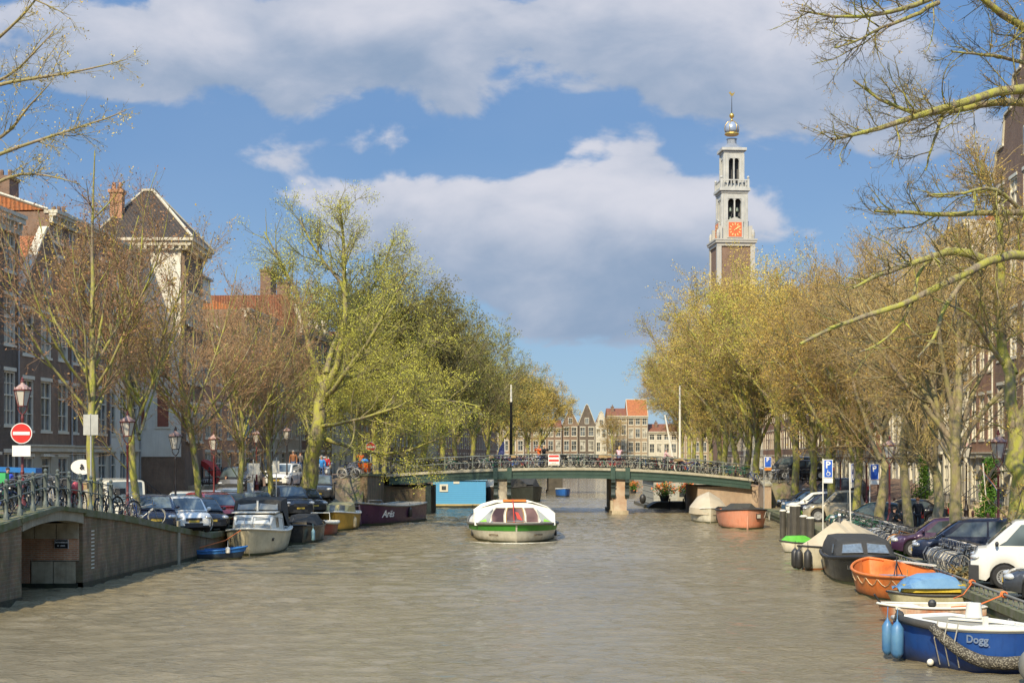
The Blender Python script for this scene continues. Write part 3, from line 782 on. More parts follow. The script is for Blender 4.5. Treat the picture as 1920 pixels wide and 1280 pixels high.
# left bank, from the picture's edge inwards
lhouse('charcoal brick house cut by the picture edge, white windows behind the no entry sign', 57, 70.25, [4.2, 4.0, 3.6, 3.4], 'charcoal', cols=7, style='grid', ww=1.3, stoop=.9, doors=(5,), corn=.8, tile=TILEG)
lhouse('umber brick house with an orange tiled gable roof sloping towards the camera', 70.3, 77, [4.0, 3.9, 3.4], 'umber', cols=3, roof='gable', gable=POINT, style='cross', ground='greyst', stoop=.8, doors=(1,))
lhouse('brown house with orange tiles and a big brick chimney behind the pointed orange roof', 77.03, 86, [4.0, 4.0, 3.6, 3.2, 1.9], 'brown', cols=4, v=13.1, roof='pitched', rh=1.6, style='cross', fm=FRAMEW, doors=(0,), ground='stone', chim=((.7, 3.0, 1.2, 1.4, 18.7),))
lhouse('white painted house with a plain cornice left of the white corner tower', 86.03, 91.9, [4.0, 4.0, 3.6, 3.0, 2.0], 'plaster', cols=3, v=13.3, style='cross', doors=(2,), chim=((2.5, 4, .9, .9, 18.6),))
lhouse('brick house with an orange tiled roof and white rooftop box right of the tower', 98.0, 111.9, [4.0, 3.8, 4.4], 'orange', cols=5, roof='pitched', rh=2.9, style='sash', doors=(3,), ww=1.5)
lhouse('dark brown house with tall cream windows behind the two people on the ramp', 111.95, 121, [4.2, 4.4, 3.8, 2.6], 'umber', cols=5, style='cross', doors=(0,), ww=1.25)
lhouse('grey beige house behind the leaning tree', 121.03, 131, [4.2, 4.2, 3.6, 2.4], 'greyst', cols=4, style='cross', doors=(1,))
lhouse('brown house with roof dormers and a chimney seen through the big yellow green tree', 131.03, 145, [4.2, 4.0, 3.8, 3.4], 'brown', cols=5, roof='mansard', rh=2.8, tile=TILER, doors=(2,), chim=((4, 4, 2.2, 1.0, 21.0), (10, 4, 1.4, 1.0, 20.6)))
for (a, e, fl, wl, rf, gb, lb) in ((145.1, 157, [4, 4, 3.6, 2.6], 'stone', 'cornice', None, 'pale stone house behind the big tree, just past the dormered brown house'),
        (157.1, 170, [4, 4, 3.4, 2.6], 'redbrown', 'gable', NECK, 'red brown neck gabled house far along the left bank behind the trees'),
        (170.1, 186, [4, 4, 3.6, 2.8], 'umber', 'cornice', None, 'umber house with a cornice far along the left bank'),
        (186.1, 204, [4, 4, 3.6], 'brown', 'gable', BELL, 'brown bell gabled house far along the left bank behind green trees'),
        (204.1, 226, [4, 4, 3.6, 2.6], 'greyst', 'cornice', None, 'grey house far along the left bank hidden among trees'),
        (226.1, 256, [4, 4, 3.6, 2.2], 'redbrown', 'cornice', None, 'wide red brown house far down the left bank hidden among trees'),
        (256.1, 300, [4, 4, 3.6], 'umber', 'cornice', None, 'long umber house on the left bank, last but one before the far end houses'),
        (300.1, 331, [4, 4, 3.4], 'brown', 'cornice', None, 'last brown house on the left bank, touching the far end houses')):
    lhouse(lb, a, e, fl, wl, roof=rf, gable=gb, cols=max(4, int((e-a)/3.2)), style='sash', doors=(1,), tile=TILER)
# corner tower with pyramid roof and the white rooftop box
def tower_house():
    d0 = 92.0; x0, x1 = -23.9, -21.15; w = x1-x0; dp = 5.4; H = 17.3
    t = thing('tower_house', 'tall white sided corner house with a dark pyramid roof and pale ridges', 'house', (x0, d0, .9), 0)
    b = MB(); b.box(-2.6, w-.03, 0, dp, 0, H)
    b.build('wall', WALLS['umber'], t)
    b = MB(); b.box(-2.6, w-.25, -.06, -.004, 3.4, H); b.build('white_side', WALLS['plaster'], t)
    for z in (5.2, 8.4):
        for x in (-.2, 1.35):
            b = MB(); b.box(x-.5, x+.5, -.12, -.062, z, z+2.3); wo = b.build('window', FRAMEW, t)
            b = MB(); b.box(x-.36, x+.36, -.135, -.122, z+.15, z+2.15); b.build('shutter', mat('brick red shutter', (.28, .09, .05), .6), wo)
    for fz, hh in ((4.4, 2.4), (8.2, 2.4), (12, 2.0)):
        for k in range(3):
            y = 1.0+1.65*k; f, g1, g2 = window_meshes(1.1, hh, 'cross', FRAMEW)
            wo = link('window', f, t, (w+.02, y, fz)); wo.rotation_euler.z = R(90); link('pane', g1, wo)
    b = MB(); b.box(-2.85, w+.25, -.28, dp+.25, H-.55, H-.3); b.box(-3.1, w+.5, -.5, dp+.5, H-.3, H); b.box(-3.25, w+.65, -.65, dp+.65, H, H+.18)
    n = 14
    for i in range(n): x = -2.8+(w+3.0)*i/(n-1); b.box(x-.07, x+.07, -.46, -.29, H-.5, H-.31)
    b.build('cornice', CORN, t)
    x0_, x1_, y0_, y1_ = -3.2, w+.6, -.6, dp+.6; ax, ay, az = (x0_+x1_)/2-.3, (y0_+y1_)/2, H+3.7; r = .35
    b = MB(); b.v = [(x0_, y0_, H+.185), (x1_, y0_, H+.185), (x1_, y1_, H+.185), (x0_, y1_, H+.185), (ax-r, ay-r, az), (ax+r, ay-r, az), (ax+r, ay+r, az), (ax-r, ay+r, az)]
    b.f = [(0, 1, 5, 4), (1, 2, 6, 5), (2, 3, 7, 6), (3, 0, 4, 7), (4, 5, 6, 7)]; b.mi = [0]*5
    ro = b.build('roof', TILEG, t)
    b = MB()
    for i in range(4): b.tube([Vector(b_) for b_ in ((x0_ if i in (0, 3) else x1_, y0_ if i < 2 else y1_, H+.25), (ax+(-r if i in (0, 3) else r), ay+(-r if i < 2 else r), az+.03))], .09, 5)
    b.box(ax-r-.1, ax+r+.1, ay-r-.1, ay+r+.1, az, az+.14); b.build('ridge', CORN, ro)
    b = MB(); b.box(-2.3, -1.5, .6, 1.3, H+.6, H+3.3); b.box(-2.4, -1.4, .5, 1.4, H+3.3, H+3.5)
    for i in (0, 1): b.lathe([(.13, H+3.5), (.11, H+4.0)], 6, Matrix.Translation((-2.1+.4*i, .95, 0)))
    b.build('chimney', WALLS['orange'], t)
tower_house()
b = MB(); b.box(-27.5, -22.9, 100.2, 108, 15.9, 17.55); pb = b.build('rooftop_box', WALLS['plaster']); tag(pb, 'white rooftop box standing on the orange roof right of the pyramid roof', 'roof hut')
b = MB(); b.box(-27.7, -22.7, 100, 108.2, 17.553, 17.7); b.build('roof', ZINC, pb)
# right bank
rhouse('very tall brown brick house at the right picture edge with a steep gable', 68, 81, [4.2, 4.2, 4.0, 3.6, 3.4], 'brown', cols=5, roof='gable', gable=[(0, .2), (.05, 1.5), (.15, 1.6), (.18, 3.2), (.28, 3.3), (.32, 4.9), (.42, 5.0), (.46, 6.2), (.54, 6.2), (.58, 5.0), (.68, 4.9), (.72, 3.3), (.82, 3.2), (.85, 1.6), (.95, 1.5), (1, .2)], ground='plaster', style='cross', doors=(1, 3), ww=1.5, tile=TILEG)
rhouse('red brown house with a tall grey chimney beside the steep gable', 81.1, 87, [4.0, 4.0, 3.8, 3.6], 'redbrown', cols=3, roof='pitched', rh=3.2, ground='stone', doors=(1,), chim=((5.2, 1.2, .8, .9, 21.6),), style='cross', tile=TILEO)
rhouse('cream fronted house with close set tall windows behind the first lamp post', 87.1, 96, [4.2, 4.2, 4.0, 3.4, 2.4], 'stone', cols=6, style='cross', doors=(0, 4), ww=1.2, stoop=1.3)
rhouse('red brown brick house beside ivy and a flagpole', 96.1, 104, [4.0, 4.0, 3.6, 3.2, 2.2], 'redbrown', cols=5, ground='stone', style='sash', doors=(2,), stoop=1.3)
for (a, e, fl, wl, rf, gb, gr, lb) in ((104.1, 113.5, [4, 4, 3.8, 3.2], 'plaster', 'mansard', None, 'plaster', 'white plastered house with dormers on the right bank'),
        (113.6, 126, [4, 4, 3.6, 3.2, 2.4], 'orange', 'cornice', None, 'stone', 'orange brick house with a pale ground floor behind the bike racks'),
        (126.1, 139, [4, 4, 3.8, 3.0], 'greyst', 'gable', NECK, None, 'grey neck gabled house behind the tan van'),
        (139.1, 154, [4, 4, 3.6, 3.0], 'redbrown', 'cornice', None, 'greyst', 'red brown house behind the trees at the right end of the bridge'),
        (154.1, 172, [4, 4, 3.6, 3.2], 'umber', 'gable', BELL, 'stone', 'umber bell gabled house far along the right bank'),
        (172.1, 195, [4, 4, 3.8, 3.0], 'brown', 'cornice', None, None, 'brown house far along the right bank hidden among trees'),
        (195.1, 225, [4, 4, 3.6], 'redbrown', 'cornice', None, None, 'long red brown house far along the right bank hidden among trees'),
        (225.1, 265, [4, 4, 3.6, 2.6], 'stone', 'cornice', None, None, 'long pale house on the right bank behind trees'),
        (265.1, 331, [4, 4, 3.6], 'brown', 'cornice', None, None, 'last long brown house on the right bank near the far end houses')):
    rhouse(lb, a, e, fl, wl, roof=rf, gable=gb, ground=gr, cols=max(4, int((e-a)/2.6)), style='sash', doors=(1,), tile=TILEO)
# houses closing the view, facing the camera
fw = [(-14, 8, [3.8, 3.6, 3.2], 'brown', 'cornice', None, 4, 'brown far end house hidden behind the last left bank trees, furthest to the left'),
      (-5.9, 8.8, [3.8, 3.6, 2.8], 'tan', 'cornice', None, 5, 'tan far end house behind the left bank trees'),
      (3.0, 9, [3.8, 3.6, 2.6], 'umber', 'cornice', None, 5, 'umber far end house just left of the spout gabled one'),
      (39.9, 9, [3.6, 3.4, 3], 'tan', 'cornice', None, 5, 'tan far end house behind the right bank trees'),
      (49, 11, [3.6, 3.4, 3], 'brown', 'cornice', None, 5, 'brown far end house, the one furthest to the right'),
      (12.2, 3.6, [3.8, 3.6, 3.2], 'umber', 'gable', SPOUT, 2, 'dark spout gabled house at the far end of the canal, leftmost there beside green trees'),
      (16.0, 4.0, [3.8, 3.6, 3.2], 'charcoal', 'gable', [(0, .2), (.42, 4.6), (.5, 5.0), (.58, 4.6), (1, .2)], 2, 'dark pointed gable house at the far end of the canal'),
      (20.1, 2.7, [3.6, 3.4, 3.2], 'stone', 'gable', BELL, 2, 'very narrow pale bell gabled house at the far end of the canal'),
      (22.9, 4.8, [3.8, 3.8, 3.6, 1.6], 'tan', 'cornice', None, 3, 'brown house with a flat cornice and wide windows at the far end of the canal'),
      (27.8, 4.9, [3.6, 3.4, 3.2, 2.6], 'tan', 'pitched', None, 3, 'brown house with a bright orange tiled roof at the far end of the canal'),
      (32.8, 7, [3.4, 3.2, 2.4], 'stone', 'cornice', None, 4, 'low pale house right of the orange roofed one at the far end')]
for x, w, fl, wl, rf, gb, cl, lb in fw:
    house(lb, (x, 342, 1.0), 0, w, fl, wl, cols=cl, roof=rf, gable=gb, depth=9, style='sash', doors=(), tile=TILEO if rf == 'pitched' else TILER, ww=min(1.25, w/cl*.7), rh=4.0, chim=((w*.3, 3, .7, .7, sum(fl)+2.4),) if rf == 'cornice' else ())
b = MB(); b.box(-60, 90, 331, 331.6, -1.5, 1.0); tag(b.build('quay_wall', QB), 'low quay wall closing the canal below the far end houses', 'quay wall')
b = MB(); b.box(-60, 90, 331.6, 420, .6, .99); tag(b.build('street', SM), kind='structure')

# ================================================================ CHURCH TOWER
def church_tower():
    s = 8.31; Z = lambda y: 4.4+(853-y)/s
    t = thing('church_tower', 'tall pale church tower with an orange clock face and a blue crown on top', 'tower', (49.6, 321, 0), R(4)); t.scale = (.92, .92, 1)
    TS = mat('tower sandstone', (.44, .42, .36), .85, col2=(.40, .38, .33), vs=.5, bump=.2, streak=.35)
    TW = mat('tower lead white', (.50, .49, .44), .7, col2=(.36, .36, .33), vs=.6, streak=.3)
    GOLD = mat('gilding', (.75, .48, .12), .3, .8); LEAD = mat('tower lead grey', (.30, .32, .34), .5, .3, streak=.3)
    def blk(b, h, z0, z1): b.box(-h, h, -h, h, z0, z1)
    b = MB(); blk(b, 4.35, .9, Z(462)); b.build('brick_shaft', WALLS['brown'], t)
    b = MB()
    for sx in (-1, 1):
        for sy in (-1, 1): b.cbox(sx*4.1, sy*4.1, (Z(540)+Z(466))/2, 1.1, 1.1, Z(466)-Z(540))
    blk(b, 4.7, Z(466), Z(460)); b.box(-5.05, 5.05, -5.05, 5.05, Z(460), Z(456)); b.box(-5.2, 5.2, -5.2, 5.2, Z(456)+.01, Z(453)); b.build('lower_cornice', TS, t)
    b = MB(); blk(b, 3.4, Z(453), Z(430))
    for sx in (-1, 1):
        for sy in (-1, 1): b.cbox(sx*3.7, sy*3.7, (Z(453)+Z(428))/2, .9, .9, Z(428)-Z(453)); b.ball(sx*4.3, sy*4.3, Z(444), .45, .45, 1.2, 8, 5)
    b.build('clock_stage', TS, t)
    for rz in (0, 90, 270):
        M = Matrix.Rotation(R(rz), 4, 'Z')
        b = MB(); b.box(-1.95, 1.95, -3.72, -3.4, Z(450), Z(418), M)
        b.prism([(-2.1, Z(418)), (2.1, Z(418)), (0, Z(411))], -3.75, -3.4, M); fr_ = b.build('clock_frame', TS, t)
        b = MB(); b.box(-1.6, 1.6, -3.78, -3.725, Z(448), Z(421), M); b.build('clock_face', mat('orange red clock face', (.62, .13, .04), .6, var=.15), fr_)
        b = MB(); zc = (Z(448)+Z(421))/2
        for k in range(12):
            a = k*math.pi/6; Mk = M @ Matrix.Translation((1.22*math.sin(a), -3.8, zc+1.22*math.cos(a))) @ Matrix.Rotation(a, 4, 'Y'); b.box(-.11, .11, -.02, .02, -.24, .24, Mk)
        Mh = M @ Matrix.Translation((0, -3.84, zc)) @ Matrix.Rotation(R(50), 4, 'Y'); b.box(-.09, .09, -.02, .02, -.4, 1.3, Mh)
        Mh = M @ Matrix.Translation((0, -3.87, zc)) @ Matrix.Rotation(R(62), 4, 'Y'); b.box(-.1, .1, -.02, .02, -.2, .85, Mh)
        b.build('clock_hands', mat('gilt paint', (.80, .58, .22), .5), fr_)
    # bell stage with open arches
    def stage(hw, z0, z1, ow, name, m, bells):
        b = MB(); wl = hw-ow
        for sx in (-1, 1):
            for sy in (-1, 1): b.box(min(sx*hw, sx*(hw-wl)), max(sx*hw, sx*(hw-wl)), min(sy*hw, sy*(hw-wl)), max(sy*hw, sy*(hw-wl)), z0, z1)
        zt = z1-(z1-z0)*.16; zb = z0+(z1-z0)*.1
        for rz in (0, 90, 180, 270):
            M = Matrix.Rotation(R(rz), 4, 'Z')
            b.box(-ow, ow, -hw+.05, -hw+.5, zt, z1, M); b.box(-ow, ow, -hw+.05, -hw+.5, z0, zb, M)
            b.box(-.16, .16, -hw+.12, -hw+.42, zb, zt, M)
            for c0 in (-ow/2, ow/2):      # arch shoulders
                r = ow/2-.08
                for s_ in (-1, 1):
                    pl = [(c0+s_*r, zt), (c0+s_*r, zt-r)]+[(c0+s_*r*math.cos(a), zt-r+r*math.sin(a)) for a in (R(30), R(60), R(85))]
                    if s_ > 0: pl = pl
                    b.prism(pl, -hw+.15, -hw+.42, M)
            b.box(-hw*1.0, -hw+.35, -hw-.14, -hw, z0, z1-.3, M); b.box(hw-.35, hw*1.0, -hw-.14, -hw, z0, z1-.3, M)
            b.box(-hw+.7, -hw+.95, -hw-.1, -hw, z0, z1-.3, M); b.box(hw-.95, hw-.7, -hw-.1, -hw, z0, z1-.3, M)
        o = b.build(name, m, t)
        b = MB(); b.box(-hw+.6, hw-.6, -.05, .05, z0, z1); b.box(-.05, .05, -hw+.6, hw-.6, z0, z1); b.build('inner_louvre', mat('dark louvre', (.10, .10, .10), .8), o)
        if bells:
            for x in (-ow/2, ow/2):
                for z in (z0+1.5, z0+3.6):
                    b = MB(); b.lathe([(.55, z), (.42, z+.25), (.34, z+.8), (.2, z+1.0), (.02, z+1.05)], 10, Matrix.Translation((x, -hw+1.0, 0))); b.build('bell', mat('bronze green', (.13, .16, .13), .5, .5), o, True)
    stage(3.15, Z(430)+.003, Z(366), 1.65, 'bell_stage', TW, True)
    b = MB(); blk(b, 3.35, Z(366), Z(362)); blk(b, 3.75, Z(362)+.004, Z(357)); blk(b, 3.2, Z(357), Z(354))
    for k in range(-3, 4):
        for rz in (0, 90, 180, 270):
            b.box(k*.9-.12, k*.9+.12, -3.4, -3.2, Z(357), Z(343), Matrix.Rotation(R(rz), 4, 'Z'))
    for sx in (-1, 1):
        for sy in (-1, 1): b.cbox(sx*3.3, sy*3.3, (Z(357)+Z(340))/2, .5, .5, Z(340)-Z(357)); b.ball(sx*3.3, sy*3.3, Z(337), .34, seg=8, rg=5)
    for rz in (0, 90, 180, 270): b.box(-3.25, 3.25, -3.45, -3.15, Z(343), Z(341), Matrix.Rotation(R(rz), 4, 'Z'))
    b.build('balustrade', TW, t)
    stage(2.45, Z(354), Z(290), 1.3, 'lantern_stage', TW, False)
    b = MB(); blk(b, 2.55, Z(290), Z(286)); blk(b, 3.05, Z(286)+.004, Z(281)); b.build('upper_cornice', TW, t)
    b = MB(); b.lathe([(3.2, Z(281)+.01), (2.5, Z(277)), (1.5, Z(272)), (1.2, Z(270)), (1.15, Z(262)), (1.4, Z(261))], 8, None, R(22.5)); b.build('curved_roof', LEAD, t)
    b = MB(); zc = Z(242); 
    b.lathe([(1.5, Z(254)), (1.82, Z(252)), (1.7, Z(250))], 12); b.build('crown_band', GOLD, t)
    b = MB(); pr = [(1.7*math.cos(a)+.02, zc+1.75*math.sin(a)) for a in np.linspace(-.5, 1.5, 8)]; b.lathe(pr, 12); b.build('crown', mat('crown blue enamel', (.30, .36, .46), .35, .2), t, True)
    b = MB()
    for k in range(6): M = Matrix.Rotation(R(60*k), 4, 'Z'); b.tube([M @ Vector((1.8*math.cos(a), 0, zc+1.85*math.sin(a))) for a in np.linspace(-.45, 1.5, 7)], .07, 5)
    b.ball(0, 0, Z(217), .62, seg=10, rg=8); b.lathe([(.3, Z(228)), (.16, Z(222))], 8); b.build('crown_ribs', GOLD, t, True)
    b = MB(); b.tube([(0, 0, Z(214)), (0, 0, Z(180))], [.12, .05], 6)
    b.build('spire_rod', IRONB, t)
    b = MB(); z = Z(176); b.prism([(-.5, z), (-.2, z-.45), (.3, z-.45), (.65, z+.1), (.75, z+.5), (.3, z+.1), (-.15, z+.15), (-.3, z+.55), (-.55, z+.4), (-.75, z+.2)], -.05, .05); b.build('weather_vane', GOLD, t)
church_tower()
# ================================================================ TREES
def barkmat(name, c1, c2, moss, amt):
    m = D.materials.new(name); m.use_nodes = True
    t = NT(m.node_tree); b = t.n['Principled BSDF']
    tc = t.new('ShaderNodeTexCoord'); P = tc.outputs['Object']
    f = t.noise(t.mapping(P, (3, 3, .8)), 3.0, 6.0, .65)
    cc = t.mix(t.mapr(f, .35, .65), c1, c2)
    cc = t.mix(t.m('MULTIPLY', t.mapr(t.noise(t.mapping(P, (1, 1, .6)), 2.6, 6.0, .68), .42, .58), amt), cc, moss)
    t.put(b.inputs['Base Color'], cc); b.inputs['Roughness'].default_value = .95
    bp = t.new('ShaderNodeBump'); bp.inputs['Strength'].default_value = .7; bp.inputs['Distance'].default_value = .03
    t.put(bp.inputs['Height'], t.noise(t.mapping(P, (3, 3, .7)), 8, 5)); t.put(b.inputs['Normal'], bp.outputs[0])
    return m
def leafmat(name, cols, rough=.7):
    m = D.materials.new(name); m.use_nodes = True
    t = NT(m.node_tree); b = t.n['Principled BSDF']
    g = t.new('ShaderNodeNewGeometry'); oi = t.new('ShaderNodeObjectInfo')
    r = g.outputs['Random Per Island']
    cc = t.mix(t.mapr(r, 0, .6), cols[0], cols[1]); cc = t.mix(t.mapr(r, .6, 1), cc, cols[2])
    hs = t.new('ShaderNodeHueSaturation'); t.put(hs.inputs['Color'], cc); t.put(hs.inputs['Value'], t.mapr(oi.outputs['Random'], 0, 1, .82, 1.18))
    t.put(hs.inputs['Hue'], t.mapr(oi.outputs['Random'], 0, 1, .49, .51))
    t.put(b.inputs['Base Color'], hs.outputs[0]); b.inputs['Roughness'].default_value = rough
    b.inputs['Specular IOR Level'].default_value = .2
    return m
BARKM = barkmat('mossy bark', (.30, .24, .15), (.12, .095, .06), (.35, .34, .05), .9)
BARKG = barkmat('grey brown bark', (.33, .26, .165), (.20, .155, .095), (.26, .24, .05), .6)
TWIGR = leafmat('reddish twigs', ((.34, .22, .11), (.43, .29, .15), (.25, .165, .085)))
TWIGB = leafmat('brown twigs', ((.38, .265, .11), (.46, .33, .13), (.26, .18, .08)))
TWIGY = leafmat('olive twigs', ((.24, .21, .09), (.17, .14, .07), (.33, .29, .11)))
LEAFY = leafmat('young yellow green leaves', ((.40, .365, .055), (.31, .29, .045), (.49, .44, .07)))
LEAFO = leafmat('olive young leaves', ((.22, .21, .05), (.16, .155, .04), (.30, .27, .06)))
TWIGO = leafmat('dark olive twigs', ((.19, .155, .075), (.14, .115, .06), (.25, .20, .09)))
BUDG = leafmat('golden buds', ((.52, .37, .07), (.42, .28, .06), (.56, .45, .08)))
BUDR = leafmat('reddish buds', ((.40, .22, .10), (.32, .17, .08), (.44, .28, .12)))

def nrm(a): return a/np.maximum(np.linalg.norm(a, axis=-1, keepdims=True), 1e-9)
def spawn(rs, P, Rr, n, tr, ang, ln, trop, wander, K, rad, taper=.35, bias=1.0, lat=0.0):
    """children on parents P (N,K,3); returns (n,K,3),(n,K)"""
    N, KP, _ = P.shape
    seg = np.linalg.norm(np.diff(P, axis=1), axis=2); L = seg.sum(1)
    pi = rs.choice(N, n, p=L/L.sum())
    t = tr[0]+(tr[1]-tr[0])*rs.rand(n)**bias
    ft = t*(KP-1); i0 = np.minimum(ft.astype(int), KP-2); fr_ = (ft-i0)[:, None]
    p = P[pi, i0]*(1-fr_)+P[pi, i0+1]*fr_; tan = nrm(P[pi, i0+1]-P[pi, i0])
    pr = Rr[pi, i0]*(1-fr_[:, 0])+Rr[pi, i0+1]*fr_[:, 0]
    rnd = rs.randn(n, 3); perp = nrm(rnd-tan*(rnd*tan).sum(1, keepdims=True))
    a = np.radians(ang[0]+(ang[1]-ang[0])*rs.rand(n))[:, None]
    d = nrm(tan*np.cos(a)+perp*np.sin(a))
    l = (ln[0]+(ln[1]-ln[0])*rs.rand(n))*(1-.55*(t-tr[0])/max(tr[1]-tr[0], 1e-6))
    out = np.zeros((n, K, 3)); out[:, 0] = p; st = (l/(K-1))[:, None]
    for k in range(1, K):
        d = nrm(d+rs.randn(n, 3)*wander+np.array([0, 0, trop])-np.array([0, 0, 1])*0)
        out[:, k] = out[:, k-1]+d*st
    r0 = np.minimum(pr*.75, rad[0]+(rad[1]-rad[0])*rs.rand(n))
    rr = r0[:, None]*np.linspace(1, taper, K)[None, :]
    return out, rr
def tubes(P, Rr, s):
    N, K, _ = P.shape
    T = np.empty_like(P); T[:, 1:-1] = P[:, 2:]-P[:, :-2]; T[:, 0] = P[:, 1]-P[:, 0]; T[:, -1] = P[:, -1]-P[:, -2]; T = nrm(T)
    ref = np.zeros((N, 1, 3)); ref[..., 0] = .31; ref[..., 1] = .87; ref[..., 2] = .38
    A = nrm(np.cross(T, ref)); B = np.cross(T, A)
    an = 2*np.pi*np.arange(s)/s
    V = P[:, :, None]+Rr[:, :, None, None]*(A[:, :, None]*np.cos(an)[None, None, :, None]+B[:, :, None]*np.sin(an)[None, None, :, None])
    idx = np.arange(N*K*s).reshape(N, K, s)
    a = idx[:, :-1]; b = idx[:, 1:]
    F = np.stack([a, np.roll(a, -1, 2), np.roll(b, -1, 2), b], -1).reshape(-1, 4)
    return V.reshape(-1, 3), F
def leaves(rs, P, n, size, tmin=.2, spread=.06):
    N, K, _ = P.shape
    pi = rs.randint(0, N, n); t = (tmin+(1-tmin)*rs.rand(n))*(K-1); i0 = np.minimum(t.astype(int), K-2); f = (t-i0)[:, None]
    c_ = P[pi, i0]*(1-f)+P[pi, i0+1]*f+rs.randn(n, 3)*spread
    a = nrm(rs.randn(n, 3)); r = rs.randn(n, 3); b = nrm(np.cross(a, r)); s = (size[0]+(size[1]-size[0])*rs.rand(n))[:, None]
    V = np.stack([c_-a*s, c_+b*s*.45, c_+a*s, c_-b*s*.45], 1).reshape(-1, 3)
    return V, np.arange(n*4).reshape(-1, 4)
def npmesh(name, parts, mats, smooth=False):
    V = []; F = []; MI = []; o = 0
    for v, f, mi in parts: V.append(v); F.append(f+o); MI.append(np.full(len(f), mi)); o += len(v)
    V = np.concatenate(V); F = np.concatenate(F); MI = np.concatenate(MI)
    me = D.meshes.new(name); me.vertices.add(len(V)); me.vertices.foreach_set('co', V.astype(np.float32).ravel())
    me.loops.add(F.size); me.loops.foreach_set('vertex_index', F.astype(np.int32).ravel())
    me.polygons.add(len(F)); me.polygons.foreach_set('loop_start', np.arange(0, F.size, 4, dtype=np.int32))
    for m in mats: me.materials.append(m)
    me.polygons.foreach_set('material_index', MI.astype(np.int32)); me.update(calc_edges=True)
    if smooth: me.shade_smooth()
    return me
def poly(ctrl, K):
    """resample a control polyline smoothly to K points"""
    c_ = np.array(ctrl, float); n = len(c_)
    d = np.r_[0, np.cumsum(np.linalg.norm(np.diff(c_, axis=0), axis=1))]; s = np.linspace(0, d[-1], K)
    q = np.stack([np.interp(s, d, c_[:, i]) for i in range(3)], 1)
    for _ in range(2): q[1:-1] = (q[:-2]+2*q[1:-1]+q[2:])/4
    return q
def make_tree(seed, stems, radii, levels, twig, leaf, bark, nleaf=0, lsize=(.05, .1), split=2, spread=.08):
    """stems: control polylines; levels: spawn parameter sets. Levels up to `split` count as trunk and limbs."""
    rs = np.random.RandomState(seed); K = 12
    P = np.stack([poly(s_, K) for s_ in stems]); Rr = np.stack([np.linspace(a, b, K)**1.0 for a, b in radii])
    P[:, 1:-1] += rs.randn(len(P), K-2, 3)*np.minimum(Rr[:, 1:-1, None]*.25, .08)
    u_ = np.linspace(0, 1, K)[None, :, None]; Ls = np.linalg.norm(P[:, -1]-P[:, 0], axis=1)[:, None, None]
    for fq in (1, 2, 3): P += np.sin(u_*np.pi*fq)*rs.randn(len(P), 1, 3)*np.array([1, 1, .3])*Ls*.022/fq
    tv, tf = tubes(P, Rr, 9); tparts = [(tv, tf, 0)]; cparts = []
    last = (P, Rr); lv = 1; allt = []
    for L in levels:
        srcs = last if not L.get('all') else alls
        Pn, Rn = spawn(rs, srcs[0], srcs[1], **{k: v for k, v in L.items() if k not in ('all', 's')})
        v, f = tubes(Pn, Rn, L.get('s', 3))
        if lv < split: tparts.append((v, f, 0))
        else: cparts.append((v, f, 0)); allt.append(Pn)
        last = (Pn, Rn); lv += 1
        alls = last
    if nleaf:
        v, f = leaves(rs, allt[-1], nleaf, lsize, spread=spread); cparts.append((v, f, 1))
    return npmesh('trunk', tparts, [bark], True), npmesh('crown', cparts, [twig, leaf])
def tree_obj(kind, meshes, loc, rz, label, sc=1.0, group=None, szx=1.0):
    t = thing(kind, label, 'tree', tuple(loc), rz, group); t.scale = (sc*szx, sc*szx, sc)
    link('trunk', meshes[0], t); link('crown', meshes[1], t); return t

# young upright trees
def sapling(seed, H0=15.5, twig=TWIGR, leaf=BUDR, nleaf=2600, fork=3.6, lean=.3, spread=1.0, dens=1.0, bark=None):
    rs = np.random.RandomState(seed); H = H0*.86
    stems = [[(0, 0, 0), (lean*.2, 0, fork), (lean, .1, H*.55), (lean*1.3, 0, H)]]; rad = [(.175, .02)]
    for k in range(9):
        a = k*2.4+rs.rand()*.8; z = fork+rs.rand()*2.2; l = H*(.38+.25*rs.rand()); o = (1.1+1.0*rs.rand())*spread
        stems.append([(lean*.3, 0, z), (math.cos(a)*o*.6, math.sin(a)*o*.6, z+l*.25), (math.cos(a)*o*1.3, math.sin(a)*o*1.3, z+l*.6), (math.cos(a)*o*1.7, math.sin(a)*o*1.7, z+l)])
        rad.append((.06, .012))
    lv = [dict(n=int(64*dens), tr=(.15, .9), ang=(22, 52), ln=(2.0, 4.0), trop=.10, wander=.07, K=6, rad=(.022, .042)),
          dict(n=int(520*dens), tr=(.1, 1), ang=(20, 50), ln=(.9, 2.1), trop=.07, wander=.10, K=5, rad=(.010, .017)),
          dict(n=int(3400*dens), tr=(.1, 1), ang=(20, 55), ln=(.35, .95), trop=.04, wander=.12, K=3, rad=(.005, .009), taper=.5)]
    return make_tree(seed, stems, rad, lv, twig, leaf, bark or BARKM, nleaf, (.03, .065), 2, .03)
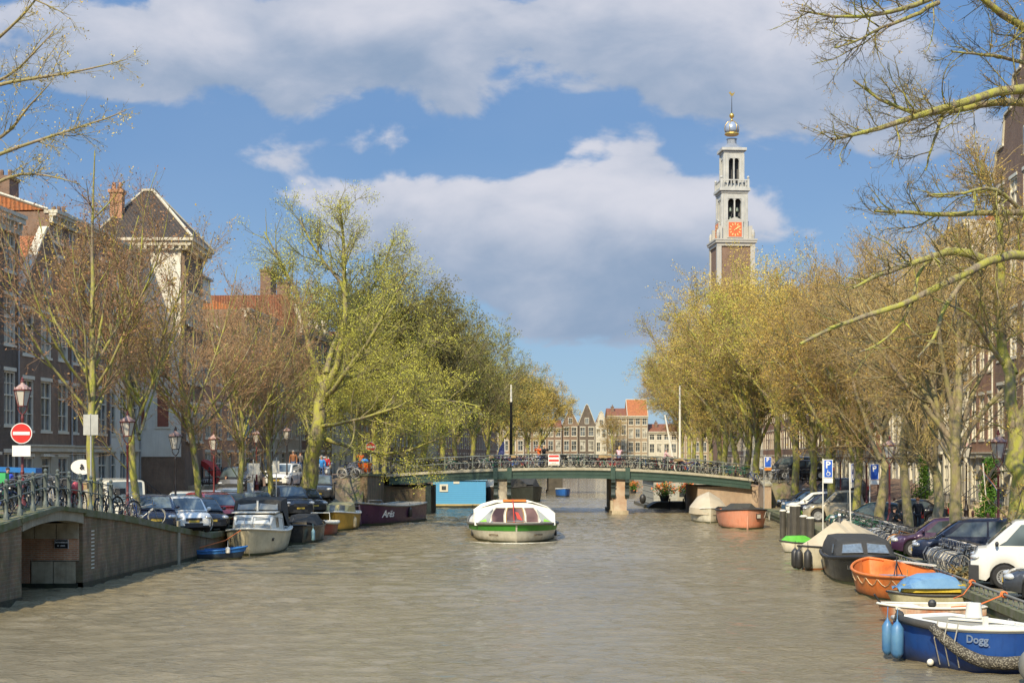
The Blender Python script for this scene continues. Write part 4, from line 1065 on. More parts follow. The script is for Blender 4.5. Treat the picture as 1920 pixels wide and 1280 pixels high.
def spreading(seed, H=19, Rc=7.5, twig=TWIGB, leaf=BUDG, nleaf=9000, fork=4.5, lsize=(.06, .12), nst=8, dens=1.0, low=.0, bark=None, droop=.0):
    rs = np.random.RandomState(seed)
    stems = [[(0, 0, 0), (.15, .1, fork*.6), (.1, -.1, fork), (.3, .1, H*.5), (0, 0, H*.8)]]; rad = [(.29, .05)]
    for k in range(nst):
        a = k*2*math.pi/nst*1.6+rs.rand()*.7; z = fork*(.75+.6*rs.rand()); e = .35+.65*rs.rand()
        top = H*(.5+.48*e) ; o = Rc*(1.05-.75*e*e)*(.8+.3*rs.rand())
        stems.append([(0, 0, z), (math.cos(a)*o*.3, math.sin(a)*o*.3, z+(top-z)*.38), (math.cos(a)*o*.7, math.sin(a)*o*.7, z+(top-z)*.75), (math.cos(a)*o, math.sin(a)*o, top)])
        rad.append((.135, .022))
    lv = [dict(n=int(90*dens), tr=(.25, 1), ang=(25, 65), ln=(2.5, 5.2), trop=.05-droop, wander=.12, K=7, rad=(.035, .07)),
          dict(n=int(640*dens), tr=(.12, 1), ang=(25, 65), ln=(1.2, 2.6), trop=.03-droop, wander=.14, K=5, rad=(.014, .026)),
          dict(n=int(4200*dens), tr=(.1, 1), ang=(25, 65), ln=(.5, 1.3), trop=.02-droop, wander=.15, K=3, rad=(.008, .013), taper=.5)]
    return make_tree(seed, stems, rad, lv, twig, leaf, bark or BARKM, nleaf, lsize, 2, .10)

# left bank, five upright trees
LT = [(172, 53, 11, 16.0, 0.2, 'bare upright tree leftmost of the young trees on the left bank'),
      (262, 58.6, 12, 15.0, 0.1, 'bare upright tree beside the second lamp post and the white van'),
      (370, 66, 13, 14.2, 0.5, 'bare upright reddish tree whose trunk rises behind the parked black and white cars'),
      (455, 74, 14, 13.6, -.1, 'bare reddish tree with a yellow mossy trunk left of the two notice boards'),
      (508, 80, 15, 14.0, 0.2, 'bare reddish tree with a yellow mossy trunk just left of the leaning tree')]
for px, d, sd_, H, ln_, lb in LT:
    v = XL(d)-(px-960)/2667*d
    me = sapling(sd_, H, spread=1.25 if sd_ < 13 else 1.1, lean=ln_, dens=1.35 if sd_ < 14 else 1.6, leaf=BUDR if sd_ != 12 else BUDG, nleaf=5000)
    tree_obj('young_elm', me, G(-1, d, v), sd_*.7, lb, group='young bare trees on the left bank')
# the big leaning tree on the left bank; limbs follow the real ones
def big_tree():
    d = 88; o = PX(577, d); o.z = 1.0; s = 2667/d
    def q(px, py, y=0): return ((px-577)/s, y, 3.4+(853-py)/s)
    st = [[q(577, 944), q(583, 870), q(596, 800), q(604, 745), q(612, 690, .5)],
          [q(604, 745), q(640, 660, -1), q(655, 560, -1.5), q(650, 470, -1.5), q(640, 380, -1)],
          [q(606, 730), q(590, 650, 1), q(560, 560, 2), q(520, 480, 2.5), q(480, 420, 3)],
          [q(612, 700), q(640, 600, 2), q(700, 520, 3), q(730, 430, 3.5)],
          [q(604, 760), q(650, 720, -2), q(700, 670, -3), q(735, 600, -4), q(775, 530, -5)],
          [q(655, 560, -1.5), q(600, 480, -2), q(570, 420, -2)],
          [q(650, 715, -2), q(720, 700, -2.5), q(790, 660, -3), q(830, 640, -3.5)],
          [q(598, 800), q(640, 795, -2), q(700, 790, -4), q(760, 765, -6), q(840, 752, -7), q(905, 770, -8)],
          [q(596, 818), q(640, 830, 0), q(690, 850, -1), q(740, 857, -2), q(800, 840, -3), q(850, 812, -3)],
          [q(640, 660, -1), q(690, 600, 0), q(720, 560, 1), q(770, 500, 1)],
          [q(583, 860), q(560, 800, 3), q(540, 740, 5), q(520, 660, 6)]]
    rd = [(.56, .32), (.26, .05), (.22, .04), (.20, .04), (.19, .04), (.12, .03), (.10, .03), (.12, .03), (.16, .04), (.10, .03), (.14, .03)]
    lv = [dict(n=250, tr=(.25, 1), ang=(25, 65), ln=(1.8, 4.2), trop=.05, wander=.13, K=7, rad=(.035, .065)),
          dict(n=1100, tr=(.1, 1), ang=(25, 60), ln=(.9, 2.1), trop=.03, wander=.14, K=5, rad=(.014, .024)),
          dict(n=9000, tr=(.1, 1), ang=(25, 65), ln=(.4, 1.1), trop=.0, wander=.15, K=3, rad=(.007, .011), taper=.5)]
    me = make_tree(55, st, rd, lv, TWIGY, LEAFY, BARKM, 46000, (.035, .065), 2, .18)
    tree_obj('leaning_elm', me, o, 0, 'tall leaning tree with young yellow green leaves, a low branch hanging towards the bridge')
big_tree()
SPL = [spreading(s_, H, Rc, TWIGO if lf is LEAFO else TWIGY, lf, nl, 4.5, (.05, .10), 8, 1.3) for s_, H, Rc, lf, nl in ((71, 15, 6.2, LEAFY, 26000), (72, 15.5, 6.5, LEAFO, 28000), (73, 14.5, 6, BUDG, 22000))]
SPD = spreading(75, 15, 5.5, TWIGO, BUDG, 0, 5, dens=.9)
lrow = [(104, 1.8, 0, .55, 2.4, 'slender young tree by the steps left of the bridge ramp'),
        (117, 1.6, 0, .86, 2.0, 'yellow green tree just past the bridge on the left, reaching over the bikes'),
        (124, 3.5, 1, 1.22, 2.2, 'olive green tree behind the bright yellow one past the bridge'),
        (136, 2.2, 1, 1.25, 2.0, 'olive tree above the blue houseboat, further back than the yellow one'),
        (146, 2.6, 3, 1.42, 2.2, 'taller bare headed tree rising over the olive ones on the left bank'),
        (158, 2.2, 1, 1.25, 2.0, 'dark olive tree behind the dark mast on the left bank'),
        (172, 2.2, 1, 1.22, 2.0, 'olive tree beyond the dark mast on the left bank'),
        (188, 2.2, 3, 1.4, 2.0, 'bare dark tree standing above the leafy ones far along the left bank'),
        (206, 2.0, 1, 1.2, 2.0, 'brown olive tree far along the left bank, before the bare dark one ends'),
        (226, 2.0, 2, 1.2, 2.0, 'golden brown tree far along the left bank'),
        (250, 1.8, 1, 1.2, 2.0, 'small looking olive tree far along the left bank near the far houses'),
        (280, 1.0, 2, 1.4, 2.0, 'last but one tree of the left bank row by the dark spout gabled house'),
        (312, .8, 2, 1.4, 2.0, 'last tree of the left bank row, touching the dark spout gabled house')]
for i, (d, v, k, sc, _, lb) in enumerate(lrow):
    tree_obj('bank_tree', (SPL+[SPD])[k], G(-1, d, v), i*1.9+.5, lb, sc, 'trees in a row beyond the bridge on the left bank')
# right bank
def rt(px, v): return 2667*(9.4+v)/(px-1186.7)
SPR = [spreading(s_, H, Rc, TWIGB, lf, nl, 4.8, (.04, .085), 9, 1.5) for s_, H, Rc, lf, nl in ((81, 17.5, 7.2, BUDG, 24000), (82, 17, 7.0, BUDG, 20000), (83, 17.5, 7.5, LEAFY, 20000))]
SPN = [spreading(s_, 15.5, 5.2, TWIGB, BUDG, 4500, 5.2, (.025, .05), 9, 1.05, bark=BARKG) for s_ in (84, 85)]
rrow = [(1790, 2.0, SPN[0], .86, 'grey green trunked tree standing between the black car and the round bike racks'),
        (1752, 2.9, SPN[1], .84, 'mossy yellow trunked tree behind the black car, beside the stone stoop'),
        (1706, 2.6, SPN[0], .82, 'slim tree between the two walking people and the bikes'),
        (1650, 2.4, SPN[1], .9, 'tree whose trunk bends beside the red lamp post and bike racks'),
        (1608, 2.4, SPR[1], .82, 'straight trunked tree left of the bent one behind the bike racks'),
        (1562, 2.4, SPR[0], .9, 'thick mossy tree leaning right behind the tan van'),
        (1524, 2.2, SPR[1], .92, 'mossy yellow trunked tree right behind the tan van roof'),
        (1490, 2.2, SPR[2], .98, 'mossy tree by the white and dark cars parked near the bridge'),
        (1462, 2.0, SPR[0], 1.02, 'mossy forked tree at the right end of the bridge, nearest the pink boat')]
for i, (px, v, me, sc, lb) in enumerate(rrow):
    tree_obj('quay_tree', me, G(1, rt(px, v), v), i*2.3+.3, lb, sc, 'mossy trees along the right quay')
for i, (d, v, k, sc, lb) in enumerate([(118, 2.2, 2, 1.12, 'golden tree just past the bridge on the right'), (128, 2.2, 1, 1.25, 'golden brown tree second past the bridge on the right'),
        (140, 2.0, 0, 1.3, 'golden tree rising in front of the church tower shaft'), (153, 2.0, 2, 1.3, 'yellow green tree left of the church tower'),
        (167, 2.0, 1, 1.2, 'golden brown tree overhanging the right bank above the white mast'), (184, 1.6, 0, 1.2, 'golden tree further along the right bank above the slanted mast'),
        (203, 1.6, 2, 1.2, 'yellow green tree far along the right bank at the edge of the sky'), (226, .8, 0, 1.35, 'golden tree far along the right bank near the orange roofed house'),
        (254, .4, 2, 1.5, 'yellow tree far along the right bank almost touching the far houses'), (288, .4, 1, 1.6, 'last golden tree of the right bank before the far houses')]):
    tree_obj('bank_tree', SPR[k], G(1, d, max(v-1.3, .5)), i*1.7+1, lb, sc, 'trees in a row beyond the bridge on the right bank')
tree_obj('bank_tree', spreading(91, 13, 3.4, TWIGB, BUDG, 3000, 6, nst=6, dens=.6), (23.6, 336, 1), 0, 'thin bare tree in front of the far end houses, beside the orange roof', 1.0)

# overhanging trees whose trunks stand outside the picture
def pq(px, py, d, o): return ((px-960)/2667*d-o[0], d-o[1], 4.4+(853-py)/2667*d-o[2])
def over(seed, o, limbs, rads, trunk, lv, label, twig, leaf, nleaf, bark, ls):
    st = [trunk]+[[pq(a, b_, d, o) for a, b_, d in L] for L in limbs]
    me = make_tree(seed, st, rads, lv, twig, leaf, bark, nleaf, ls, 2, .04)
    return tree_obj('overhanging_tree', me, o, 0, label)
o = (15.6, 38.0, .9)
limbs = [[(2090, 250, 38), (1990, 175, 37.5), (1900, 158, 37), (1830, 172, 36.5), (1760, 200, 36), (1700, 215, 35.5), (1640, 245, 35), (1560, 262, 34)],
         [(2080, 260, 38), (1960, 190, 38), (1900, 183, 38), (1840, 190, 37), (1770, 210, 36.5), (1700, 225, 36), (1650, 205, 36), (1600, 150, 36)],
         [(2060, 180, 38), (1960, 80, 37), (1900, 40, 36.5), (1840, -10, 36), (1770, -60, 36)],
         [(2050, 80, 38), (1950, -30, 37), (1850, -40, 36), (1760, 5, 35), (1680, 25, 34.5), (1610, 45, 34), (1540, 40, 33.5), (1500, 20, 33)],
         [(1760, 5, 35), (1700, 35, 34.6), (1650, 45, 34), (1610, 75, 34), (1565, 90, 33.5)],
         [(2060, 470, 38), (1960, 480, 37), (1880, 480, 36.5), (1810, 490, 36), (1765, 520, 35.5), (1700, 570, 35), (1630, 588, 34.5), (1550, 606, 34), (1500, 645, 33.5)],
         [(1840, 485, 36.2), (1790, 465, 36), (1740, 480, 35.5), (1690, 495, 35), (1640, 520, 34.5), (1600, 540, 34)],
         [(1840, 485, 36.2), (1800, 535, 36), (1765, 610, 35.5), (1720, 670, 35)],
         [(2060, 420, 38), (1960, 392, 37.5), (1880, 396, 37), (1800, 400, 36.5), (1720, 399, 36), (1640, 396, 35.5)],
         [(1940, 420, 37.5), (1900, 380, 37), (1860, 345, 36.5), (1810, 365, 36), (1740, 365, 35.5)],
         [(1960, 130, 37), (1880, 100, 37), (1830, 100, 36.5), (1785, 97, 36)],
         [(1780, 465, 36), (1730, 500, 35.5), (1700, 590, 35), (1660, 650, 34.6), (1610, 660, 34)],
         [(1770, 210, 36.5), (1750, 260, 36), (1735, 320, 36)]]
rads = [(.34, .2), (.19, .03), (.16, .025), (.16, .05), (.14, .02), (.06, .015), (.17, .035), (.12, .03), (.08, .025), (.13, .03), (.07, .02), (.06, .02), (.055, .02), (.05, .02)]
lvn = [dict(n=230, tr=(.3, 1), ang=(25, 65), ln=(.9, 2.6), trop=.05, wander=.17, K=8, rad=(.014, .032)),
       dict(n=1700, tr=(.1, 1), ang=(25, 65), ln=(.35, 1.1), trop=.03, wander=.2, K=6, rad=(.007, .013)),
       dict(n=5000, tr=(.1, 1), ang=(25, 70), ln=(.15, .5), trop=.02, wander=.2, K=4, rad=(.004, .006), taper=.6)]
over(21, o, limbs, rads, [(0, 0, 0), (.2, 0, 5), (0, .3, 9), (.3, 0, 16)], lvn, 'overhanging tree with long mossy limbs reaching into the sky from the right edge', TWIGY, BUDG, 5000, BARKM, (.015, .035))
# forked tree at the right edge, its trunk seen beside the lamp post
o = tuple(G(1, 45, 2.6)); 
limbs = [[(1903, 800, 45), (1912, 700, 45), (1925, 600, 45), (1935, 480, 45), (1930, 350, 45)], [(1902, 790, 45), (1890, 700, 45), (1877, 600, 45), (1868, 500, 45), (1850, 400, 45), (1840, 300, 45)],
         [(1880, 680, 45), (1840, 620, 44), (1790, 580, 43), (1750, 560, 42)], [(1905, 700, 45), (1870, 640, 46), (1830, 560, 47), (1800, 500, 48)], [(1877, 560, 45), (1820, 500, 44), (1780, 440, 44)]]
rads = [(.33, .27), (.2, .06), (.2, .06), (.08, .02), (.08, .02), (.08, .02)]
lv2 = [dict(n=80, tr=(.2, 1), ang=(25, 60), ln=(1.2, 3.4), trop=.06, wander=.13, K=7, rad=(.02, .04)),
       dict(n=600, tr=(.1, 1), ang=(25, 60), ln=(.6, 1.6), trop=.03, wander=.15, K=5, rad=(.009, .015)),
       dict(n=3000, tr=(.1, 1), ang=(25, 65), ln=(.25, .8), trop=.02, wander=.16, K=3, rad=(.005, .008), taper=.5)]
t_ = over(22, o, limbs, rads, [(0, 0, 0), pq(1903, 900, 45, o), pq(1903, 790, 45, o)], lv2, 'forked mossy tree at the right edge behind the white van', TWIGB, BUDG, 2200, BARKM, (.03, .06))
t_.name = 'forked_tree'
# left edge overhanging tree
o = (-17.6, 41.0, 2.3)
limbs = [[(-190, 240, 41), (-60, 190, 40), (0, 165, 40), (60, 155, 39.5), (120, 138, 39), (200, 122, 38.5), (235, 112, 38)],
         [(-190, 330, 41), (-60, 330, 40), (0, 305, 39.5), (70, 270, 39), (130, 250, 38.5), (190, 225, 38), (235, 208, 37.5)],
         [(-190, 200, 41), (-50, 100, 41), (0, 60, 40.5), (60, 0, 40), (100, -60, 40)],
         [(-190, 260, 41), (-60, 160, 41), (0, 145, 40.5), (50, 110, 40), (100, 60, 39.5)],
         [(-120, 300, 41), (-40, 280, 40), (20, 250, 40), (60, 210, 39.5), (95, 155, 39)],
         [(-190, 400, 41), (-60, 360, 40), (0, 310, 40), (50, 320, 39.5), (110, 330, 39), (150, 345, 39)],
         [(-150, 100, 41), (-60, 0, 41), (0, -20, 40.5), (60, -5, 40), (120, 25, 39.5)]]
rads = [(.3, .15)]+[(.09, .012)]*7
lv3 = [dict(n=150, tr=(.45, 1), ang=(20, 50), ln=(.7, 2.0), trop=.02, wander=.12, K=7, rad=(.008, .016)),
       dict(n=1000, tr=(.1, 1), ang=(20, 55), ln=(.3, .8), trop=.02, wander=.15, K=5, rad=(.005, .008)),
       dict(n=2200, tr=(.1, 1), ang=(25, 70), ln=(.1, .3), trop=.02, wander=.2, K=3, rad=(.004, .005), taper=.6)]
over(23, o, limbs, rads, [(-4, 0, 0), (-4.2, 0, 5), (-4, 0, 11), (-4, 0, 16)], lv3, 'overhanging tree with thin budding branches reaching in from the left edge', TWIGY, BUDG, 2600, BARKG, (.02, .045))
# ================================================================ VEHICLES
TYRE = mat('tyre rubber', (.025, .024, .022), .85, var=.3, bump=.2, bs=40)
RIM = mat('alloy rim', (.52, .51, .48), .35, .6, var=.2)
DARKP = mat('dark plastic', (.03, .03, .03), .6)
UNDER = mat('underbody black', (.008, .008, .008), .95)
CARGLASS = glassmat('car glass', (.035, .045, .045), .03, .9)
HEADL = mat('headlight glass', (.62, .62, .58), .12, .2, coat=.6, var=.3, vs=9)
TAILL = mat('tail light red', (.42, .02, .015), .2, coat=.5)
PLATE = mat('yellow number plate', (.50, .35, .05), .5)
CHROME = mat('chrome', (.6, .6, .58), .15, .9)
def paint(name, col, metal=.2): return mat('car paint '+name, col, .32, metal, var=.12, vs=1.2, coat=.8)
PAINTS = {'black': paint('black', (.012, .012, .014)), 'navy': paint('navy', (.012, .016, .035)), 'white': paint('white', (.72, .70, .62), 0), 'silver': paint('silver', (.42, .42, .39), .5),
          'grey': paint('grey', (.13, .13, .12), .4), 'red': paint('red', (.42, .035, .025)), 'blue': paint('blue', (.04, .09, .16)), 'beige': paint('beige', (.44, .37, .24), .2),
          'purple': paint('purple', (.05, .018, .05)), 'dgrey': paint('dark grey', (.05, .052, .055), .3), 'cream': paint('cream', (.70, .66, .52), 0), 'petrol': paint('petrol', (.02, .05, .06))}
WHEELM = {}
def wheel_meshes(r, wd, kind):
    k = (r, wd, kind)
    if k in WHEELM: return WHEELM[k]
    Mx = Matrix.Rotation(R(90), 4, 'X')          # axis along y
    b = MB(); ri = r*.66
    b.lathe([(ri, -wd/2), (r-.03, -wd/2), (r, -wd/2+.03), (r, wd/2-.03), (r-.03, wd/2), (ri, wd/2), (ri-.01, wd/2-.04), (ri-.01, -wd/2+.04), (ri, -wd/2)], 24, Mx)
    g = MB(); g.lathe([(ri-.005, -.05), (ri-.005, wd/2-.012), (ri-.035, wd/2-.012), (ri-.04, wd/2-.045), (.08, wd/2-.05), (.075, wd/2-.02), (.0005, wd/2-.015)], 24, Mx)
    if kind == 'spoke':
        for i in range(5):
            for s in (-.13, .13):
                a = 2*math.pi*i/5; M = Matrix.Rotation(a, 4, 'Y') @ Matrix.Rotation(s, 4, 'Y')
                g.box(-.022, .022, wd/2-.055, wd/2-.022, .05, ri-.03, M @ Matrix.Identity(4)) if False else g.box(-.022, .022, -(wd/2-.022), -(wd/2-.055), .05, ri-.03, M)
    else:
        for i in range(16):
            a = 2*math.pi*i/16; M = Matrix.Rotation(a, 4, 'Y'); g.mat = 1
            g.box(-.013, .013, -(wd/2-.03), -(wd/2-.06), ri*.62, ri*.8, M); g.mat = 0
        g.mat = 1; g.lathe([(.09, -(wd/2-.015)), (.0005, -(wd/2-.01))], 12, Mx); g.mat = 0
    # outer face of the rim must look to -y
    h = MB(); h.mi = []
    flip = Matrix.Rotation(math.pi, 4, 'Z')
    h.v = []; 
    for v in g.v: h.v.append(v)
    h.f = g.f; h.mi = g.mi
    h.lathe([(ri-.005, -wd/2+.012), (ri-.035, -wd/2+.012), (ri-.04, -wd/2+.04), (.1, -wd/2+.07), (.08, -wd/2+.03), (.0005, -wd/2+.025)], 24, Mx)
    WHEELM[k] = (b.mesh('wheel', TYRE, 40), h.mesh('rim', [RIM, UNDER], 40)); return WHEELM[k]
SPEC = {  # length, width, height, bonnet start.., profile numbers
 'hatch': dict(L=4.0, W=1.70, H=1.47, belt=.92, hood=.80, xf0=1.12, xf1=.42, xr1=-1.42, xr0=-1.88, tail=.98, wb=2.5, r=.30, fo=.80),
 'mini': dict(L=3.5, W=1.62, H=1.50, belt=.92, hood=.84, xf0=1.10, xf1=.45, xr1=-1.35, xr0=-1.66, tail=.95, wb=2.35, r=.28, fo=.62),
 'estate': dict(L=4.5, W=1.76, H=1.48, belt=.93, hood=.82, xf0=1.25, xf1=.50, xr1=-1.75, xr0=-2.15, tail=1.0, wb=2.65, r=.31, fo=.9),
 'sedan': dict(L=4.6, W=1.78, H=1.44, belt=.94, hood=.84, xf0=1.20, xf1=.40, xr1=-1.0, xr0=-1.62, tail=.98, wb=2.7, r=.32, fo=.9),
 'suv': dict(L=4.5, W=1.86, H=1.70, belt=1.08, hood=1.0, xf0=1.18, xf1=.62, xr1=-1.82, xr0=-2.12, tail=1.1, wb=2.65, r=.36, fo=.85),
 'mpv': dict(L=4.4, W=1.78, H=1.62, belt=1.0, hood=.90, xf0=1.45, xf1=.62, xr1=-1.85, xr0=-2.12, tail=1.02, wb=2.7, r=.31, fo=.85),
 'van': dict(L=4.9, W=1.92, H=1.97, belt=1.22, hood=1.13, xf0=2.02, xf1=1.22, xr1=-2.30, xr0=-2.42, tail=1.25, wb=3.0, r=.34, fo=.92),
 'oldvan': dict(L=4.6, W=2.0, H=2.35, belt=1.25, hood=1.1, xf0=2.12, xf1=1.85, xr1=-2.15, xr0=-2.28, tail=1.3, wb=2.7, r=.34, fo=.9),
 'pickup': dict(L=5.0, W=1.80, H=1.78, belt=1.12, hood=1.0, xf0=1.35, xf1=.70, xr1=-.70, xr0=-.92, tail=1.08, wb=3.0, r=.37, fo=.85),
}
def car_proto(kind, pnt, rim='spoke', lower=None, sides=True):
    S = SPEC[kind]; L, W, H = S['L'], S['W'], S['H']; P = PAINTS[pnt]; hw = W/2
    t = thing('parked_car' if 'van' not in kind else 'parked_van', 'x', 'car' if 'van' not in kind else 'van')
    xfw = L/2-S['fo']; xrw = xfw-S['wb']; r = S['r']; ar = r+.065; zb = .22; zc = r
    xs = set(np.linspace(-L/2, L/2, 25).round(3))
    for xw in (xfw, xrw):
        for a in np.linspace(0, math.pi, 11): xs.add(round(xw+ar*math.cos(a), 3))
    xs = sorted(xs); bl, hd, tl = S['belt'], S['hood'], S['tail']
    def wid(x):
        e = abs(x)/(L/2); return hw*(1-.20*max(0, (e-.80)/.20)**2.2-.02*e)
    def top(x):
        if x > S['xf0']-.1: q = (x-S['xf0']+.1)/(L/2-S['xf0']+.1); return hd+(bl-hd)*(1-min(1, q*3.0))*.7-.02-(.30*hd)*max(0, (q-.62)/.38)**2
        if x < S['xr0']+.05: q = (S['xr0']+.05-x)/max(L/2+S['xr0']+.05, .05); return tl-.06*q-(.22)*max(0, (q-.6)/.4)**2
        return bl+(tl-bl)*max(0, -x/(L/2))
    def bot(x):
        z = zb+.10*max(0, (abs(x)-L/2*.86)/(L/2*.14))
        for xw in (xfw, xrw):
            if abs(x-xw) < ar: z = max(z, zc+math.sqrt(max(0, ar*ar-(x-xw)**2)))
        return z
    rings = []
    for x in xs:
        w, zt, z0 = wid(x), top(x), bot(x); z0 = min(z0, zt-.14)
        m1 = z0+(zt-z0)*.35; m2 = z0+(zt-z0)*.72
        half = [(w*.955, z0), (w*.99, z0+(m1-z0)*.5), (w, m1), (w*.985, m2), (w*.95, zt-.05), (w*.86, zt), (w*.45, zt+.03)]
        rings.append([(x, -y, z) for y, z in half]+[(x, 0, zt+.035)]+[(x, y, z) for y, z in reversed(half)])
    b = MB(); b.loft(rings, False)
    for rr_, rv in ((rings[0], False), (rings[-1], True)):
        n = len(rr_); o = len(b.v); b.v += rr_; f = tuple(range(o, o+n)); b.f.append(f if rv else tuple(reversed(f))); b.mi.append(0)
    # greenhouse
    xf0, xf1, xr1, xr0 = S['xf0'], S['xf1'], S['xr1'], S['xr0']
    def gtop(x):
        if x >= xf1: q = (x-xf1)/(xf0-xf1); return H-.06-(H-.06-bl+.03)*q**1.15
        if x <= xr1: q = (xr1-x)/(xr1-xr0); return H-.05-(H-.05-tl+.03)*q**1.25
        q = (x-xr1)/(xf1-xr1); return H-.055+.055*math.sin(math.pi*min(max(q, 0), 1))**.7
    tum = .80 if 'van' not in kind else .90
    def beltz(x): return top(x)-.01
    def gw(x, z):
        q = min(max((z-bl)/(H-bl), 0), 1); return wid(x)*(.93-(.93-tum)*q)
    gx = sorted(set(np.linspace(xr0, xr1, 5).round(3)) | set(np.linspace(xr1, xf1, 9).round(3)) | set(np.linspace(xf1, xf0, 6).round(3)))
    rg = []
    for x in gx:
        zt = max(gtop(x), beltz(x)+.005); zs = zt-.07*min(1, (zt-beltz(x))/.2)
        rg.append([(x, -gw(x, bl), beltz(x)-.04), (x, -gw(x, zs), zs), (x, -gw(x, zs)*.88, zt), (x, -gw(x, zs)*.4, zt+.018), (x, gw(x, zs)*.4, zt+.018), (x, gw(x, zs)*.88, zt), (x, gw(x, zs), zs), (x, gw(x, bl), beltz(x)-.04)])
    b.loft(rg, False)
    body = b.build('body', [P], t, 38)
    b = MB(); b.box(-L/2+.35, L/2-.35, -hw+.22, hw-.22, .17, .62)
    for xw in (xfw, xrw): b.cbox(xw, 0, r+.08, ar*1.9, W-.14, ar*1.5)
    b.build('underbody', UNDER, t)
    if lower:
        b = MB()
        for s in (-1, 1): b.box(xrw+ar+.02, xfw-ar-.02, min(s*(hw-.012), s*(hw+.012)), max(s*(hw-.012), s*(hw+.012)), .24, .36)
        b.build('sill_trim', DARKP, t)
    # bumpers lower dark part, grille
    b = MB(); xe = L/2
    rg = []
    for y in np.linspace(-.92, .92, 9): xx = xe+.02-.20*abs(y)**2.5*hw*.6; rg.append([(xx-.2, y*hw*.86, .25), (xx, y*hw*.86, .25), (xx+.005, y*hw*.86, .42), (xx-.2, y*hw*.86, .42)])
    b.loft(rg, True, True, True)
    if kind == 'van':
        for y in (-1, 1): b.cbox(xe-.08, y*(hw-.17), .45, .28, .35, .42)
        b.box(xe-.08, xe+.03, -hw+.3, hw-.3, .4, .62)
    b.build('front_bumper', DARKP, t)
    b = MB(); b.box(xe-.10, xe-.018+.03, -hw*.42, hw*.42, hd*.60, hd*.76); b.build('grille', DARKP, t)
    b = MB(); rg = []
    for y in np.linspace(-.92, .92, 9): xx = -xe-.02+.20*abs(y)**2.5*hw*.6; rg.append([(xx+.2, y*hw*.86, .25), (xx+.2, y*hw*.86, .44), (xx, y*hw*.86, .44), (xx, y*hw*.86, .25)])
    b.loft(rg, True, True, True); b.build('rear_bumper', DARKP, t)
    b = MB(); b.box(xe-.01, xe+.035, -.22, .22, .45, .54); b.build('number_plate', PLATE, t)
    b = MB(); b.box(-xe-.035, -xe+.01, -.26, .26, .58, .69); b.build('number_plate', PLATE, t)
    for s in (-1, 1):
        b = MB(); xh = xe-.17; b.ball(xh, s*hw*.74, hd*.78, .19, .19, .095, 10, 6); b.build('headlight', HEADL, t, True)
        b = MB(); b.cbox(-xe+.10, s*hw*.80, tl*.80, .16, .16, .26 if kind != 'van' else .45); b.build('tail_light', TAILL, t)
        b = MB(); b.ball(xf0-.28, s*(hw+.08), bl+.06, .055, .10, .075, 8, 5); b.cbox(xf0-.26, s*(hw-.03), bl+.02, .05, .14, .04); b.build('mirror', P if kind != 'van' else DARKP, t, True)
    # side windows: panels 6 mm proud of the pillars
    def sidepanel(b, s, xa0, xa1, xb0, xb1):
        """xa front edge at bottom/top, xb rear edge at bottom/top"""
        rows = []
        for q in np.linspace(0.0, 1.0, 4):
            xf = xa0+(xa1-xa0)*q; xb = xb0+(xb1-xb0)*q; row = []
            for u in np.linspace(0, 1, 5):
                x = xf+(xb-xf)*u; zt = max(gtop(x), beltz(x)+.005)-.10; z0 = beltz(x)+.02; z = z0+(zt-z0)*q
                zs = max(gtop(x), beltz(x)+.005)-.07; w0, w1 = gw(x, bl), gw(x, zs); k = min(1, max(0, (z-(beltz(x)-.04))/max(zs-beltz(x)+.04, .01)))
                row.append((x, s*(w0+(w1-w0)*k+.007), z))
            rows.append(row)
        b.loft(rows if s < 0 else [list(reversed(r_)) for r_ in rows], False)
    if kind in ('van', 'oldvan'): cuts = [(xf0-.32, xf1-.12, .42 if kind == 'van' else .9)]
    elif kind == 'pickup': cuts = None
    else: cuts = None
    fr0, fr1 = xf0-.34, xf1-.14; re0, re1 = xr0+.26, xr1+.10
    if cuts:
        segs = [(fr0, fr1, cuts[0][2], cuts[0][2])]
    elif kind == 'pickup': segs = [(fr0, fr1, .05, .05), (-.03, -.03, re0, re1)]
    else:
        md = (fr0+re0)/2+.12; m2 = md-.95; segs = [(fr0, fr1, md, md)]
        if kind in ('estate', 'suv', 'mpv', 'sedan', 'hatch') and m2 > re0+.25: segs += [(md-.07, md-.07, m2, m2-.03), (m2-.07, m2-.10, re0, re1)]
        else: segs += [(md-.07, md-.07, re0, re1)]
    for s in (-1, 1):
        for a0, a1, b0, b1 in segs:
            b = MB(); sidepanel(b, s, a0, a1, b0, b1); b.build('side_window', CARGLASS, t)
        b = MB()
        for a0, a1, b0, b1 in segs: b.box(b0-.005+.02, b0+.012+.02, min(s*(wid(b0)-.01), s*(wid(b0)+.003)), max(s*(wid(b0)-.01), s*(wid(b0)+.003)), .35, beltz(b0)-.05)
        b.build('door_gap', UNDER, t)
        for a0, a1, b0, b1 in segs[:2]:
            b = MB(); xx = b0+.17; b.box(xx-.09, xx+.09, min(s*(wid(xx)*.98), s*(wid(xx)*.98+.03)), max(s*(wid(xx)*.98), s*(wid(xx)*.98+.03)), beltz(xx)-.17, beltz(xx)-.14); b.build('door_handle', P if pnt != 'white' else DARKP, t)
    def screen(x0, x1, nm, front):
        rows = []
        for q in np.linspace(.08, .90, 5):
            x = x0+(x1-x0)*q; z = gtop(x) if gtop(x) > beltz(x) else beltz(x)+.01; zs = z-.07
            w = gw(x, zs)*.86; off = .026
            rows.append([(x+(off if front else -off)*.8, y*w, z+off*.55+.018*(1-abs(y))) for y in np.linspace(-1, 1, 5)])
        b = MB(); b.loft(rows if not front else [list(reversed(r_)) for r_ in rows], False); b.build(nm, CARGLASS, t)
    screen(xf0, xf1, 'windscreen', True)
    if kind != 'oldvan': screen(xr0, xr1, 'rear_window', False)
